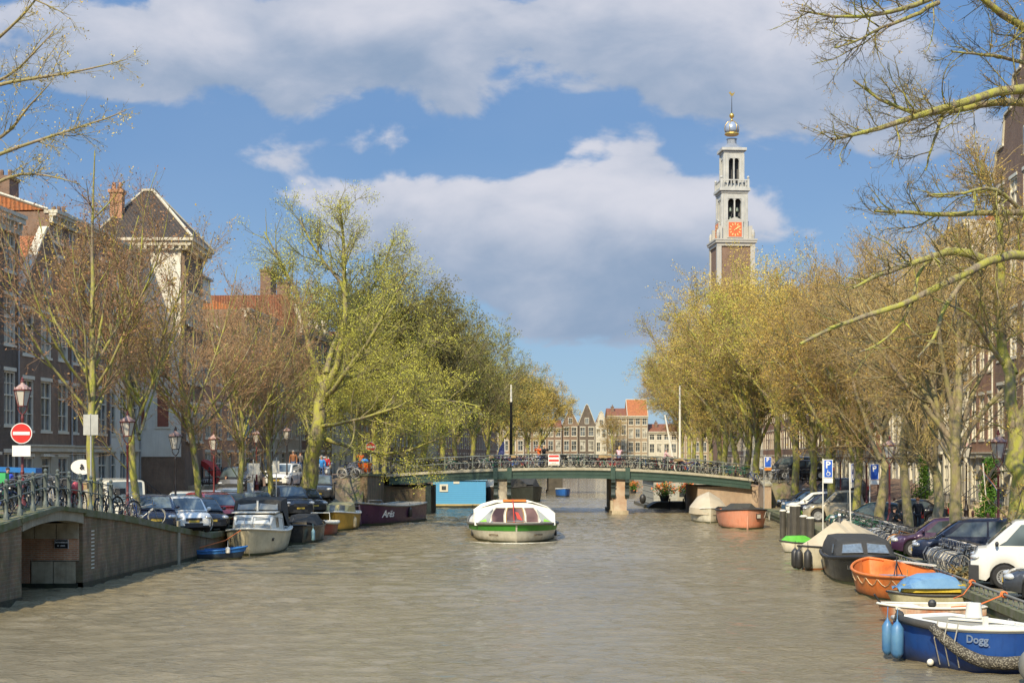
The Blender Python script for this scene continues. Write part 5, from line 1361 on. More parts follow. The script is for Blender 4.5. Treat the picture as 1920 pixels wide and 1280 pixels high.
    if kind == 'pickup':
        b = MB()
        z = top(-2); b.box(-L/2+.08, xr0-.05, -hw+.14, hw-.14, z+.02, z+.08); b.build('load_cover', DARKP, t)
    wt, wr = wheel_meshes(r, .20, rim)
    for xw in (xfw, xrw):
        for s in (-1, 1):
            o = link('wheel', wt, t, (xw, s*(hw-.10), r)); o.rotation_euler.z = 0 if s < 0 else math.pi
            link('rim', wr, o)
    return t
PROTO = {}
def car(kind, pnt, loc, rz, label, group=None, rim='spoke', lower=None):
    k = (kind, pnt, rim)
    if k in PROTO: o = dup(PROTO[k])
    else: o = PROTO[k] = car_proto(kind, pnt, rim, lower)
    o.location = loc; o.rotation_euler = (0, 0, rz); o['label'] = label
    if group: o['group'] = group
    elif 'group' in o: del o['group']
    return o
def slope_rx(side, d): return 0
# left quay: parked nose towards the camera (rz -100 deg) in the first row along the water
GL = 'cars parked along the left quay'; GR = 'cars parked along the right quay'
def lcar(kind, pnt, px, d, rz, label, **kw):
    v = XL(d)-(px-960)/2667*d; p = G(-1, d, v)
    return car(kind, pnt, p, R(rz), label, GL, **kw)
def rcar(kind, pnt, px, d, rz, label, **kw):
    """px, d: where the front wheel on the camera's side touches the ground"""
    S = SPEC[kind]; xw = S['L']/2-S['fo']; yw = S['W']/2-.1; a = R(rz); x = (px-960)/2667*d
    cx = x-(xw*math.cos(a)-yw*math.sin(a)); cy = d-(xw*math.sin(a)+yw*math.cos(a))
    vmin = S['L']/2*abs(math.cos(a))+S['W']/2*abs(math.sin(a))+.25
    v = max(cx-XR(cy), vmin); p = G(1, cy, v)
    return car(kind, pnt, p, a, label, GR, **kw)
lcar('hatch', 'navy', 287, 59.5, -72, 'navy hatchback parked nose to the water, first car behind the bikes on the slope')
lcar('mini', 'white', 343, 60.5, -62, 'small white car parked between the navy and the black hatchbacks')
lcar('hatch', 'black', 372, 65, -60, 'black hatchback parked behind the small white car, a bicycle leaning by its nose')
lcar('mpv', 'red', 398, 68, -60, 'bright red car parked right of the black hatchback')
lcar('estate', 'grey', 432, 74, -75, 'grey estate car parked just right of the red car')
lcar('hatch', 'dgrey', 478, 77, -70, 'dark grey hatchback behind the cabin boat canopy')
lcar('suv', 'black', 536, 80, -60, 'tall black off road car parked right of the dark canopy of the cabin boat')
lcar('estate', 'black', 566, 84, -62, 'black estate car with the leaning tree behind it')
lcar('oldvan', 'cream', 212, 64, -60, 'rounded old cream van behind the second lamp post')
lcar('hatch', 'silver', 296, 69, -80, 'silver hatchback in the back row right of the old cream van')
lcar('estate', 'white', 345, 75, -80, 'white car with a red roof stripe in the back row', )
lcar('sedan', 'silver', 392, 80, -85, 'silver saloon in the back row behind the red car')
lcar('estate', 'silver', 430, 84, -85, 'silver estate in the back row right of the third lamp post')
lcar('mpv', 'white', 533, 97.5, -95, 'white people carrier on the street beneath the two standing people')
lcar('van', 'dgrey', 452, 94, -95, 'dark grey van driving between the tree trunks before the steps')
lcar('hatch', 'white', 598, 101, -85, 'white hatchback at the foot of the bridge ramp')
lcar('suv', 'dgrey', 600, 94, -85, 'dark grey car standing behind the man in the blue jacket')
# right quay: noses towards the water
rcar('van', 'white', 1836, 40.5, 162, 'white van parked side on above the blue boat, black mirror and steel wheels', rim='steel', lower=True)
rcar('hatch', 'dgrey', 1908, 36.9, 162, 'dark grey car at the right edge, only its nose and front wheel in view')
rcar('mpv', 'navy', 1712, 49.1, 164, 'black blue car parked side on with alloy wheels left of the white van')
rcar('hatch', 'purple', 1700, 53.2, 166, 'dark purple car half hidden behind the black blue one')
rcar('sedan', 'petrol', 1590, 71.7, 166, 'dark petrol blue saloon behind the green bike rack')
rcar('sedan', 'black', 1650, 77.1, 166, 'black saloon behind the bent tree and the bike racks')
rcar('pickup', 'beige', 1497, 80.9, 168, 'tan double cab pickup parked behind the wooden mooring posts')
rcar('hatch', 'navy', 1468, 86.3, 168, 'navy car left of the tan pickup')
rcar('hatch', 'white', 1452, 90.0, 168, 'white car squeezed between two dark cars near the pink boat')
rcar('hatch', 'blue', 1440, 92.8, 168, 'blue car nose first beside the white one')
rcar('estate', 'black', 1424, 95.5, 168, 'black car with a red tail lamp behind the pink rowing boat')
rcar('suv', 'grey', 1418, 108.5, 172, 'grey off road car high on the ramp at the right bridge end')
rcar('sedan', 'black', 1470, 106.0, 172, 'black saloon on the ramp behind the mossy forked trees')
rcar('estate', 'dgrey', 1530, 99.0, 170, 'dark estate car on the street above the tan pickup')
b = MB(); b.cbox(-2.2, 0, 0, 5.2, .5, .16, ry=.03)
bo = b.build('roof_load', mat('bright blue paint', (.02, .16, .42), .4)); place(bo, PX(52, 49, 2.4+1.55), R(-6)); tag(bo, 'long blue board above the bikes at the left edge', 'board')

# ================================================================ BICYCLES
BIKEP = {n: mat('bike paint '+n, col_, .4, .3, coat=.3) for n, col_ in (('black', (.02, .02, .02)), ('grey', (.28, .28, .26)), ('white', (.62, .6, .54)), ('green', (.03, .16, .08)), ('red', (.32, .05, .04)), ('blue', (.05, .10, .28)), ('orange', (.62, .22, .03)))}
STEEL = mat('bike steel', (.34, .33, .31), .4, .6, var=.4)
SADDLE = mat('saddle leather', (.03, .025, .02), .6)
TYREL = mat('pale tyre', (.50, .46, .36), .8)
def bike_proto(pn, pale=False, crate=None, seg=14):
    t = thing('bicycle', 'x', 'bicycle'); P = BIKEP[pn]
    Mx = Matrix.Rotation(R(90), 4, 'X')
    b = MB(); b.torus(.335, .021, seg, 4, Mx); b.mat = 1; b.torus(.31, .009, seg, 3, Mx); b.mat = 0
    b.mat = 1
    for k in range(6): a = math.pi*k/6; b.tube([(.31*math.cos(a), 0, .31*math.sin(a)), (-.31*math.cos(a), 0, -.31*math.sin(a))], .0035, 3, False)
    b.lathe([(.03, -.04), (.03, .04)], 6, Mx)
    wm = b.mesh('wheel', [TYREL if pale else TYRE, STEEL])
    for x in (-.52, .53): link('wheel', wm, t, (x, 0, .355))
    b = MB(); bb = (-.08, 0, .29); st = (-.22, 0, .82); hd = (.36, 0, .86); hd2 = (.39, 0, .68)
    for a, c_ in ((bb, st), (bb, hd2), (st if False else (-.19, 0, .72), hd), (bb, (-.52, 0, .355)), ((-.2, 0, .75), (-.52, 0, .355)), (hd, (.53, 0, .355))): b.tube([a, c_], .017, 5)
    b.tube([(-.22, 0, .8), (-.24, 0, .92)], .013, 4)
    for x in (-.52, .53): b.tube([(x+.37*math.cos(a), 0, .355+.37*math.sin(a)) for a in np.linspace(R(15) if x > 0 else R(5), R(150) if x > 0 else R(185), 7)], .018, 4)
    b.box(-.78, -.30, -.07, .07, .745, .76); b.tube([(-.74, 0, .75), (-.55, 0, .36)], .008, 3)
    b.tube([(-.14, -.05, .12), (-.02, -.06, .45)], .012, 4); b.lathe([(.09, -.05), (.09, -.035)], 10, Matrix.Translation((bb[0], 0, bb[2])) @ Mx)
    b.build('frame', P, t)
    b = MB(); b.tube([(.16, -.29, 1.0), (.30, -.24, 1.03), (.37, -.05, 1.02), (.36, 0, .98), (.37, .05, 1.02), (.30, .24, 1.03), (.16, .29, 1.0)], .013, 5); b.tube([(.36, 0, .86), (.355, 0, 1.0)], .013, 4)
    b.build('handlebar', STEEL, t)
    b = MB(); b.loft([[(-.36, -.09, .93), (-.36, .09, .93), (-.36, .08, .97), (-.36, -.08, .97)], [(-.22, -.06, .93), (-.22, .06, .93), (-.22, .05, .97), (-.22, -.05, .97)], [(-.09, -.02, .935), (-.09, .02, .935), (-.09, .015, .96), (-.09, -.015, .96)]], True, True, True); b.build('saddle', SADDLE, t)
    b = MB(); b.ball(.45, 0, .82, .045, .05, .05, 6, 4); b.build('lamp', STEEL, t)
    if crate:
        b = MB(); b.box(.42, .78, -.2, .2, .78, .80)
        for x0, x1, y0, y1 in ((.42, .44, -.2, .2), (.76, .78, -.2, .2), (.44, .76, -.2, -.18), (.44, .76, .18, .2)): b.box(x0, x1, y0, y1, .80, 1.0)
        b.build('crate', crate, t)
    return t
CRATE = mat('black crate plastic', (.03, .03, .03), .6); RATTAN = mat('wicker', (.38, .26, .12), .8, bump=.4); MILK = mat('green crate plastic', (.05, .42, .12), .5)
BPR = [bike_proto('black'), bike_proto('grey', True), bike_proto('black', crate=CRATE), bike_proto('white', True), bike_proto('green'), bike_proto('red', crate=RATTAN), bike_proto('black', True), bike_proto('blue'), bike_proto('orange', True)]
BUSED = [False]*9; BIKES = []
BN = ['black bicycle', 'grey bicycle with pale tyres', 'black bicycle with a black front crate', 'white bicycle with pale tyres', 'green bicycle', 'red bicycle with a wicker front basket', 'black bicycle with pale tyres', 'blue bicycle', 'orange bicycle with pale tyres']
def bike(k, loc, rz, where, group, tilt=0.0):
    if BUSED[k]: o = dup(BPR[k])
    else: o = BPR[k]; BUSED[k] = True
    o.location = loc; o.rotation_euler = (tilt, 0, rz); o['label'] = BN[k]+' '+where; o['group'] = group; BIKES.append(o)
    return o
rb = random.Random(5)
KW = [0, 0, 1, 1, 2, 3, 4, 5, 6, 6, 7, 0]
def zones(x, cuts, names):
    for c_, n in zip(cuts, names):
        if x < c_: return n
    return names[-1]
# on the bridge: a dense row leaning on the near railing, another on the far one
x = -9.0; i = 0
while x < 17.6:
    k = rb.choice(KW)
    side = rb.random() < .62
    if side: rz = rb.choice((0, math.pi))+rb.uniform(-.22, .22); step = rb.uniform(.30, .58)
    else: rz = R(90)+rb.uniform(-.6, .6); step = rb.uniform(.2, .34)
    if not (1.4 < x < 2.4 and False):
        wh = zones(x, (-6, -1, 1.4, 3.4, 8, 12.5, 99), ('at the left end of the arched bridge', 'on the bridge above the blue houseboat', 'on the bridge left of the couple', 'on the bridge by the red and white sign', 'on the bridge near its right pier', 'on the bridge over its right arch', 'at the right end of the arched bridge'))
        bike(k, (x, BD0+(.62 if side else 1.15)+rb.uniform(-.08, .2), zdeck(x)+.0), rz, wh, 'bicycles on the arched bridge', rb.uniform(-.12, .12))
    x += step; i += 1
x = -8.6
while x < 17.4:
    k = rb.choice(KW); side = rb.random() < .5
    rz = (rb.choice((0, math.pi)) if side else R(90))+rb.uniform(-.4, .4)
    wh = zones(x, (-3, 3, 9, 99), ('in the bridge back row, left part', 'in the back row behind the striped sign', 'behind and right of the striped sign', 'in the bridge back row, right part'))
    bike(k, (x, BD1-1.0+rb.uniform(-.2, .4), zdeck(x)+.01), rz, wh, 'bicycles on the arched bridge', rb.uniform(-.1, .1)); x += rb.uniform(.36, .7)
# up the wing wall at the left bridge end
for j in range(13):
    d = 99.8+j*.5; p = G(-1, d, 1.35+rb.uniform(0, .3))
    bike(rb.choice(KW), p, R(rb.uniform(-25, 25)), 'on the ramp beside the orange coat', 'bicycles on the bridge ramp', rb.uniform(-.1, .1))
railing('ramp_railing', 'iron railing along the top of the left wing wall, bikes behind it', [Vector((XL(d)-.3, d, 2.98-.1*(d-99.5)/7)) for d in (99.6, 103, BD0)], 1.8, .95, (.5, .95), None, .028, True)
for j in range(9):
    x = 14.5+j*.5; bike(rb.choice(KW), (x+3.3, 104.2+rb.uniform(-.6, .6), zg(1, 104, 4)), R(rb.uniform(60, 120)), 'huddled on the ramp above the pink boat', 'bicycles right of the bridge', rb.uniform(-.15, .15))
# near left side bridge
for j, (d, v, k, rz) in enumerate([(40.0, .75, 3, 85), (40.6, .9, 0, 95), (41.3, .8, 5, 80), (42.2, .8, 0, 60), (43.0, .8, 7, 70), (43.6, .9, 2, 110), (44.2, .8, 0, 95), (44.8, .95, 4, 75), (45.4, .8, 6, 100), (46.1, .85, 0, 60), (46.8, .8, 1, 120), (47.5, .8, 2, 100), (48.4, .85, 0, 80), (49.3, .8, 5, 95)]):
    wh = zones(d, (41, 42.5, 44, 46, 48, 99), ('at the left picture edge', 'beside the lamp post at the left edge', 'by the two blue dressed children', 'near the bright green crate', 'over the black name plate', 'by the red panniers'))
    bike(k, G(-1, d, v), R(rz)-YAW, wh, 'bicycles on the small side bridge', rb.uniform(-.12, .12))
for j, (d, v, k, rz) in enumerate([(51.2, .7, 0, 90), (51.9, .75, 2, 70), (52.8, .9, 6, 110), (53.6, .8, 0, 60), (54.4, .9, 1, 80), (55.2, .9, 7, 100)]):
    bike(k, G(-1, d, v), R(rz), 'on the slope by the navy car', 'bicycles on the sloping quay wall', rb.uniform(-.15, .15))
for px, d, k, rz, wh in ((372, 62.3, 3, 60, 'by the nose of the black hatchback'), (420, 67.5, 2, 80, 'nearest the cabin boat'), (268, 56.5, 1, 20, 'at the wall top before the navy car')):
    v = XL(d)-(px-960)/2667*d; bike(k, G(-1, d, max(v, .4)), R(rz), wh, 'single bicycles by the left parked cars', .12)
v = 5.0
for j in range(9): bike(rb.choice([0, 0, 2, 6]), G(-1, 86+j*.5, 8.6+rb.uniform(-.2, .2))+Vector((0, 0, .0)), R(rb.uniform(-20, 20)), 'heaped by the orange house steps', 'bicycles before the orange house', rb.uniform(-.2, .2))
# right quay racks
for j in range(17):
    d = 63.9+j*.62; p = G(1, d, 1.5+rb.uniform(-.1, .1)); bike(rb.choice([4, 0, 4, 1, 6, 0]), p, R(rb.uniform(165, 195)), zones(d, (67, 71, 99), ('at the green rack near end', 'in the green rack by the leaning pole', 'in the green rack beside the tan pickup')), 'bicycles in the long green rack', rb.uniform(-.1, .1))
for j in range(15):
    d = 55.4+j*.43; p = G(1, d, 1.35+rb.uniform(-.1, .1)); bike(rb.choice([1, 3, 1, 0, 6, 8]), p, R(rb.uniform(172, 188)), zones(d, (57.5, 59.5, 99), ('in the rack touching the purple car', 'in the rack behind the black canopy boat', 'in the rack behind the tarpaulined boat')), 'bicycles in the rack by the purple car', rb.uniform(-.06, .06))
for j in range(9):
    d = 44.4+j*.42; p = G(1, d, 1.35+rb.uniform(-.04, .04)); bike(rb.choice([1, 3, 1, 6]), p, R(181+rb.uniform(-3, 3)), zones(d, (46, 99), ('in the tight rack right against the white van', 'in the tight rack beside the black blue car')), 'bicycles in the rack before the white van', rb.uniform(-.03, .03))
def rack(label, d0, d1, v, n, mt):
    t = thing('bike_rack', label, 'bike rack', G(1, d0, v)); o = G(1, d0, v)
    b = MB(); b.tube([G(1, d0, v)-o+Vector((0, 0, .05)), G(1, d1, v)-o+Vector((0, 0, .05))], .03, 5); b.tube([G(1, d0, v)-o+Vector((0, 0, .62)), G(1, d1, v)-o+Vector((0, 0, .62))], .022, 5)
    for k in (0, 1): p = G(1, (d0, d1)[k], v)-o; b.tube([p, p+Vector((0, 0, .62))], .03, 5)
    b.build('rail', mt, t)
    b = MB()
    for dy in (-.035, .035): b.tube([(0, dy, .05), (-.28, dy, .28), (-.34, dy, .5), (-.22, dy, .72), (0, dy, .64)], .011, 4)
    b.tube([(0, -.035, .05), (0, .035, .05)], .011, 4); hm_ = b.mesh('wheel_hoop', mt)
    for k in range(n): link('wheel_hoop', hm_, t, G(1, d0+(d1-d0)*(k+.5)/n, v)-o)
rack('long green steel bike rack behind the tarpaulined boat', 63.5, 74.6, 1.1, 17, mat('green rack paint', (.04, .10, .07), .5))
rack('galvanised bike rack beside the purple car', 55.0, 62.0, .75, 15, STEEL)
rack('galvanised bike rack between the black blue car and the white van', 44.1, 48.3, .75, 9, STEEL)
# ================================================================ BOATS
def bp(name, col, rough=.45, col2=None, streak=.35, coat=0.0):
    """boat paint: blotches, scratches and a slimy waterline"""
    n_ = 'boat '+name
    if n_ in MATS: return MATS[n_]
    m = mat(n_, col, rough, col2=col2, vs=1.6, streak=streak, bump=.15, bs=6, coat=coat, var=.3)
    t = NT(m.node_tree); b = t.n['Principled BSDF']; src = b.inputs['Base Color'].links[0].from_socket
    P = t.new('ShaderNodeTexCoord').outputs['Object']; sp = t.new('ShaderNodeSeparateXYZ'); t.put(sp.inputs[0], P)
    sc = t.noise(t.mapping(P, (1, 1, 3)), 9.0, 6.0, .7, .8)
    cc = t.mix(t.mapr(sc, .66, .70, 0, .7), src, tuple(min(1, x*.4+.33) for x in col))
    zz = t.m('ADD', sp.outputs[2], t.m('MULTIPLY', t.m('SUBTRACT', t.noise(P, 3.0, 5.0, .65), .5), .45))
    cc = t.mix(t.mapr(zz, .04, .30, .8, 0), cc, tuple(x*.3+y for x, y in zip(col, (.03, .028, .012))))
    t.put(b.inputs['Base Color'], cc); return m
CREAMH = bp('cream hull', (.66, .57, .36), coat=.3); WHITEH = bp('white hull', (.72, .67, .52), col2=(.55, .48, .32)); BLACKH = bp('black hull', (.014, .014, .013), .35, coat=.3)
OCHRE = bp('ochre hull', (.62, .36, .06)); PURPLE = bp('purple hull', (.075, .018, .055), .35, coat=.3); ORANGEH = bp('orange hull', (.72, .17, .025), col2=(.60, .20, .05)); PINKH = bp('faded orange hull', (.70, .25, .13), col2=(.62, .30, .19))
BLUEH = bp('blue hull', (.010, .05, .21), col2=(.018, .075, .26)); REDH = bp('red hull', (.35, .06, .03), col2=(.25, .08, .05)); RUSTY = bp('rust and white hull', (.66, .58, .42), col2=(.40, .12, .04), streak=.8)
GREENB = bp('green band', (.06, .30, .03), streak=.1); DINGHY = bp('dark blue hull', (.02, .04, .07)); GRASSB = mat('bright green cover', (.10, .42, .03), .7)
WOODD = mat('weathered deck wood', (.36, .28, .16), .8, col2=(.22, .17, .10), vs=5, bump=.3); ALG = mat('hull waterline algae', (.05, .055, .02), .6)
CANVAS = mat('black canvas', (.030, .029, .025), .85, col2=(.045, .042, .034), vs=3, bump=.3, bs=5); TARPB = mat('beige tarpaulin', (.56, .47, .32), .85, col2=(.46, .38, .25), vs=1.5, bump=.5, bs=4); TARPU = mat('blue tarpaulin', (.10, .22, .36), .7, col2=(.16, .30, .42), vs=2, bump=.6, bs=5)
RUB = mat('dark rubbing strake', (.05, .045, .04), .7); WHITEP = mat('white boat paint', (.74, .70, .58), .45, var=.15); FEND = mat('black rubber fender', (.04, .038, .034), .45, var=.4); FENDB = mat('blue fender', (.04, .14, .30), .4, col2=(.10, .22, .33))
ROPE = mat('grey rope', (.36, .33, .25), .9, bump=.6, bs=60); ROPEO = mat('orange rope', (.75, .18, .04), .8)
def hullf(L, B, zb, zm, zs, draft=.3, p=2.3, q=.75, stern=.75, flare=.12, rake=.25, tm=.45):
    def hb(t):
        if t < tm: return B/2*(stern+(1-stern)*math.sin(math.pi/2*t/tm))
        u = (t-tm)/(1-tm); return B/2*max(.015, max(0, 1-u**p)**q)
    def sh(t): return zm+(zb-zm)*max(0, (t-.4)/.6)**2+(zs-zm)*max(0, (.4-t)/.4)**2
    def X(t, z): return -L/2+L*t+(rake*(z/max(zb, .1)) if t > .5 else 0)*((t-.5)*2)**2-rake*((t-.5)*2 if t > .5 else 0)**2
    return hb, sh, X
def boat(name, label, cat, loc, rz, L, B, zb, zm, zs, hm, inner=None, deck=None, gun=RUB, gr=.035, band=None, wl=ALG, group=None, bandh=(.55, .92), bend=None, **kw):
    t = thing(name, label, cat, (loc[0], loc[1], 0), rz, group)
    hb, sh, X = hullf(L, B, zb, zm, zs, **kw); dr = kw.get('draft', .3); fl = kw.get('flare', .12); ts = list(np.linspace(0, .8, 13))+[.85, .9, .94, .97, .99, 1.0]
    fracs = (0, .12, .3, .55, .8, 1.0)
    def half(tt):
        h, z1 = hb(tt), sh(tt)
        return [(0.0, -dr), (h*.55, -dr*.9)]+[(h*(1-fl*(1-f)**1.3)*(1 if f > .1 else .96), z1*f) for f in fracs]
    rings = []
    for tt in ts:
        H_ = half(tt); rings.append([(X(tt, z), -y, z) for y, z in reversed(H_)]+[(X(tt, z), y, z) for y, z in H_[1:]])
    b = MB(); b.loft(rings, False)
    n = len(rings[0]); b.f.append(tuple(range(n))); b.mi.append(0); b.f.append(tuple(reversed(range(len(b.v)-n, len(b.v))))); b.mi.append(0)
    ho = b.build('hull', hm, t, 45)
    def ribbon(f0, f1, off, m, nm):
        b = MB()
        for s in (-1, 1):
            rows = []
            for tt in ts:
                h, z1 = hb(tt), sh(tt); rows.append([(X(tt, z1*f)+(off if tt > .98 else 0), s*(h*(1-fl*(1-f)**1.3)+off), z1*f) for f in (f0, (f0+f1)/2, f1)])
            b.loft(rows if s > 0 else [list(reversed(r_)) for r_ in rows], False)
        rr_ = rings[0]; h, z1 = hb(0), sh(0); b.quad((X(0, 0)-off, -h, z1*f0), (X(0, 0)-off, h, z1*f0), (X(0, 0)-off, h, z1*f1), (X(0, 0)-off, -h, z1*f1))
        b.build(nm, m, ho, 45)
    if wl: ribbon(0.0, .09, .008, wl, 'waterline')
    if band: ribbon(bandh[0], bandh[1], .008, band, 'band')
    if inner is not None:
        b = MB(); rows = []
        for tt in ts[:-3]:
            h, z1 = max(hb(tt)-.06, .01), sh(tt); zf = .12
            rows.append([(X(tt, z1)*.97, -h, z1), (X(tt, z1)*.97, -h*.86, zf+.1), (X(tt, z1)*.97, -h*.6, zf), (X(tt, z1)*.97, h*.6, zf), (X(tt, z1)*.97, h*.86, zf+.1), (X(tt, z1)*.97, h, z1)])
        b.loft(rows, False); b.build('inner_lining', inner, t, 45)
        b = MB()
        for tt in (.18, .42, .68):
            h, z1 = hb(tt), sh(tt); b.box(X(tt, 0)-.13, X(tt, 0)+.13, -h+.07, h-.07, z1*.62, z1*.62+.04)
        b.build('thwart', inner, t)
    if deck is not None:
        b = MB(); rows = []
        for tt in ts: h, z1 = hb(tt), sh(tt); rows.append([(X(tt, z1), -h, z1-.01), (X(tt, z1), -h*.4, z1+.03), (X(tt, z1), h*.4, z1+.03), (X(tt, z1), h, z1-.01)])
        b.loft(rows, False); b.build('deck', deck, t, 45)
    b = MB()
    pl = [(X(tt, sh(tt)), -hb(tt)-.01, sh(tt)) for tt in ts]+[(X(tt, sh(tt)), hb(tt)+.01, sh(tt)) for tt in reversed(ts)]
    b.tube(pl+[pl[0]], gr, 6); b.build('gunwale', gun, t, True)
    t['_f'] = 0; del t['_f']
    return t, hb, sh, X
def fender(par, x, y, z, r=.09, h=.42, m=FEND, name='fender'):
    b = MB(); b.lathe([(.015, z+h*.62), (.03, z+h*.55), (r*.5, z+h*.5), (r, z+h*.36), (r, z-h*.36), (r*.6, z-h*.48), (.02, z-h*.52)], 10, Matrix.Translation((x, y, 0)))
    b.tube([(x, y, z+h*.6), (x, y*.985, z+h*.6+.25)], .012, 4)
    return b.build(name, m, par, 40)
def frontpanel(par, pts, m, nm, off=.0): b = MB(); b.add(pts, [tuple(range(len(pts)))]); return b.build(nm, m, par)
BG = glassmat('boat glass', (.10, .10, .08), .06)

# 1 cream cabin cruiser, bow to the camera
t, hb, sh, X = boat('cabin_boat', 'cream motor boat with a white cabin and black canopy, moored at the left quay', 'boat', (-11.65, 65.3), R(-87), 7.2, 2.75, 1.22, .95, .95, CREAMH, deck=WHITEP, gun=WHITEP, gr=.05, p=2.6, stern=.85, flare=.16, rake=.5)
b = MB(); rg = []
for x, w, z in ((1.95, .80, 1.35), (1.62, .88, 1.72), (-.2, 1.05, 1.80), (-.55, 1.05, 1.80)): rg.append([(x, -w-.08, .98), (x, -w, z-.06), (x, -w*.8, z), (x, w*.8, z), (x, w, z-.06), (x, w+.08, .98)])
b.loft(rg, False, True, True); b.f.append((0, 1, 2, 3, 4, 5)); b.mi.append(0)
cb_ = b.build('cabin', WHITEP, t, 30)
for s in (-1, 1):
    b = MB(); q = [(2.02-.02, s*.10, 1.16), (2.02-.02, s*.76, 1.16), (1.72, s*.74, 1.60), (1.72, s*.10, 1.62)]; q = [(x+.03, y, z) for x, y, z in q]; b.add(q, [(0, 1, 2, 3) if s > 0 else (3, 2, 1, 0)]); b.build('front_window', BG, cb_)
    for k in range(3):
        x0 = 1.30-k*.62; b = MB(); b.add([(x0, s*(.98+.012*k), 1.15), (x0-.5, s*(1.04+.012*k), 1.15), (x0-.5, s*(1.0+.012*k), 1.62), (x0-.04, s*(.95+.012*k), 1.62)], [(0, 1, 2, 3) if s < 0 else (3, 2, 1, 0)]); b.build('side_window', BG, cb_)
b = MB(); b.box(-.75, 1.5, -1.0, 1.0, 1.802, 1.84); b.build('cabin_roof', WHITEP, cb_)
b = MB(); rg = []
for x, z in ((.25, 1.85), (0, 2.35), (-2.4, 2.42), (-3.0, 1.6)): rg.append([(x, -1.12, 1.0 if x < 0 else 1.85), (x, -1.05, z-.05), (x, -.8, z), (x, .8, z), (x, 1.05, z-.05), (x, 1.12, 1.0 if x < 0 else 1.85)])
b.loft(rg, False); b.f.append((0, 1, 2, 3, 4, 5)); b.mi.append(0); b.f.append(tuple(reversed(range(18, 24)))); b.mi.append(0)
cv = b.build('canopy', CANVAS, t, 30)
for s in (-1, 1): frontpanel(cv, [(.26, s*.06, 1.92), (.26, s*.92, 1.90), (.03, s*.88, 2.25), (.03, s*.06, 2.27)][::s] if s > 0 else [(.26, -.06, 1.92), (.03, -.06, 2.27), (.03, -.88, 2.25), (.26, -.92, 1.90)], BG, 'canopy_window')
b = MB(); b.box(.2, .27, -.04, .04, 1.85, 2.33); b.build('canopy_post', WHITEP, cv)
b = MB()
for s in (-1, 1): b.tube([(X(.97, 1.2), s*.15, 1.2), (X(.95, 1.2), s*.2, 1.7), (X(.8, 1.1), s*.85, 1.68), (X(.62, 1.0), s*1.2, 1.55), (X(.6, 1.0), s*1.24, 1.0)], .016, 5)
b.build('bow_rail', STEEL, t)
for s in (-1, 1): b = MB(); b.tube([(2.2, s*.95, .62), (2.32, s*.9, .72)], .03, 5); b.tube([(2.2, s*.97, .72), (2.32, s*.9, .62)], .03, 5); b.build('hull_emblem', FEND, t)
# 2 blue rowing boat
t, hb, sh, X = boat('rowing_boat', 'small blue rowing boat tied up in front of the cream cabin boat', 'boat', (-12.75, 60.6), R(4), 2.9, 1.1, .52, .36, .45, DINGHY, inner=bp('mid blue', (.03, .14, .34)), gun=bp('bright blue edge', (.03, .17, .45)), gr=.04, p=2.2, band=bp('bright blue edge', (.03, .17, .45)), bandh=(.62, .95))
fender(t, .7, -.5, .38, .10, .26, WHITEP)
b = MB(); b.tube([PX(365, 60.3, .42), (-12.3, 61.0, .75), (-11.75, 61.6, 1.15)], .022, 5); tag(b.build('mooring_rope', ROPEO), 'red orange rope from the cream cabin boat bow to the small blue rowing boat', 'rope')
# 3 black sloop stern to the camera
t, hb, sh, X = boat('sloop', 'black open boat with a light blue fender right of the cream cabin boat', 'boat', (-10.75, 73.2), R(88), 6.2, 2.1, 1.0, .8, .95, BLACKH, inner=WOODD, gun=BLACKH, gr=.05, p=2.2, stern=.55, tm=.5)
fender(t, -2.3, -.92, .42, .10, .55, mat('pale blue fender', (.25, .42, .44), .5))
b = MB(); b.tube([(-3.1, 0, .1), (-3.15, 0, 1.1)], .05, 6); b.tube([(-3.15, 0, 1.12), (-2.1, .1, 1.25)], .025, 5); b.build('rudder', BLACKH, t)
b = MB(); rg = []
for x, w, z in ((-1.0, .85, 1.0), (-.4, .9, 1.32), (1.4, .8, 1.35), (2.2, .5, 1.05)): rg.append([(x, -w, .85), (x, -w*.6, z), (x, w*.6, z), (x, w, .85)])
b.loft(rg, False); b.build('cover', CANVAS, t)
# 4 small red and white boat
t, hb, sh, X = boat('small_boat', 'small boat with a white deck and red hull in front of the ochre boat', 'boat', (-10.5, 78.7), R(-90), 3.6, 1.6, .80, .66, .66, REDH, deck=WHITEP, gun=WHITEP, gr=.09, p=2.6, stern=.85)
b = MB(); b.tube([(.9, -.55, .7), (.8, -.5, 1.25), (.8, .5, 1.25), (.9, .55, .7)], .03, 6); b.build('hoop', WHITEP, t)
# 5 ochre cabin boat
t, hb, sh, X = boat('cabin_boat', 'ochre yellow boat with a cream cabin between the purple boat and the small red one', 'boat', (-10.35, 85.3), R(-88), 5.6, 2.45, 1.12, .92, .95, OCHRE, deck=WHITEP, gun=WHITEP, gr=.05, p=3.2, stern=.85, flare=.10)
b = MB(); rg = []
for x, w, z in ((1.7, .6, 1.15), (1.3, .75, 1.48), (-1.6, .85, 1.55), (-1.9, .8, 1.1)): rg.append([(x, -w, .95), (x, -w*.9, z-.1), (x, -w*.6, z), (x, w*.6, z), (x, w*.9, z-.1), (x, w, .95)])
b.loft(rg, False, False, False); cc_ = b.build('cabin', bp('pale yellow cabin', (.70, .56, .22)), t, 30)
for s in (-1, 1): b = MB(); b.add([(1.72, s*.12, 1.16), (1.72, s*.45, 1.16), (1.38, s*.45, 1.44), (1.38, s*.12, 1.46)], [(0, 1, 2, 3) if s > 0 else (3, 2, 1, 0)]); b.build('front_window', BG, cc_)
b = MB()
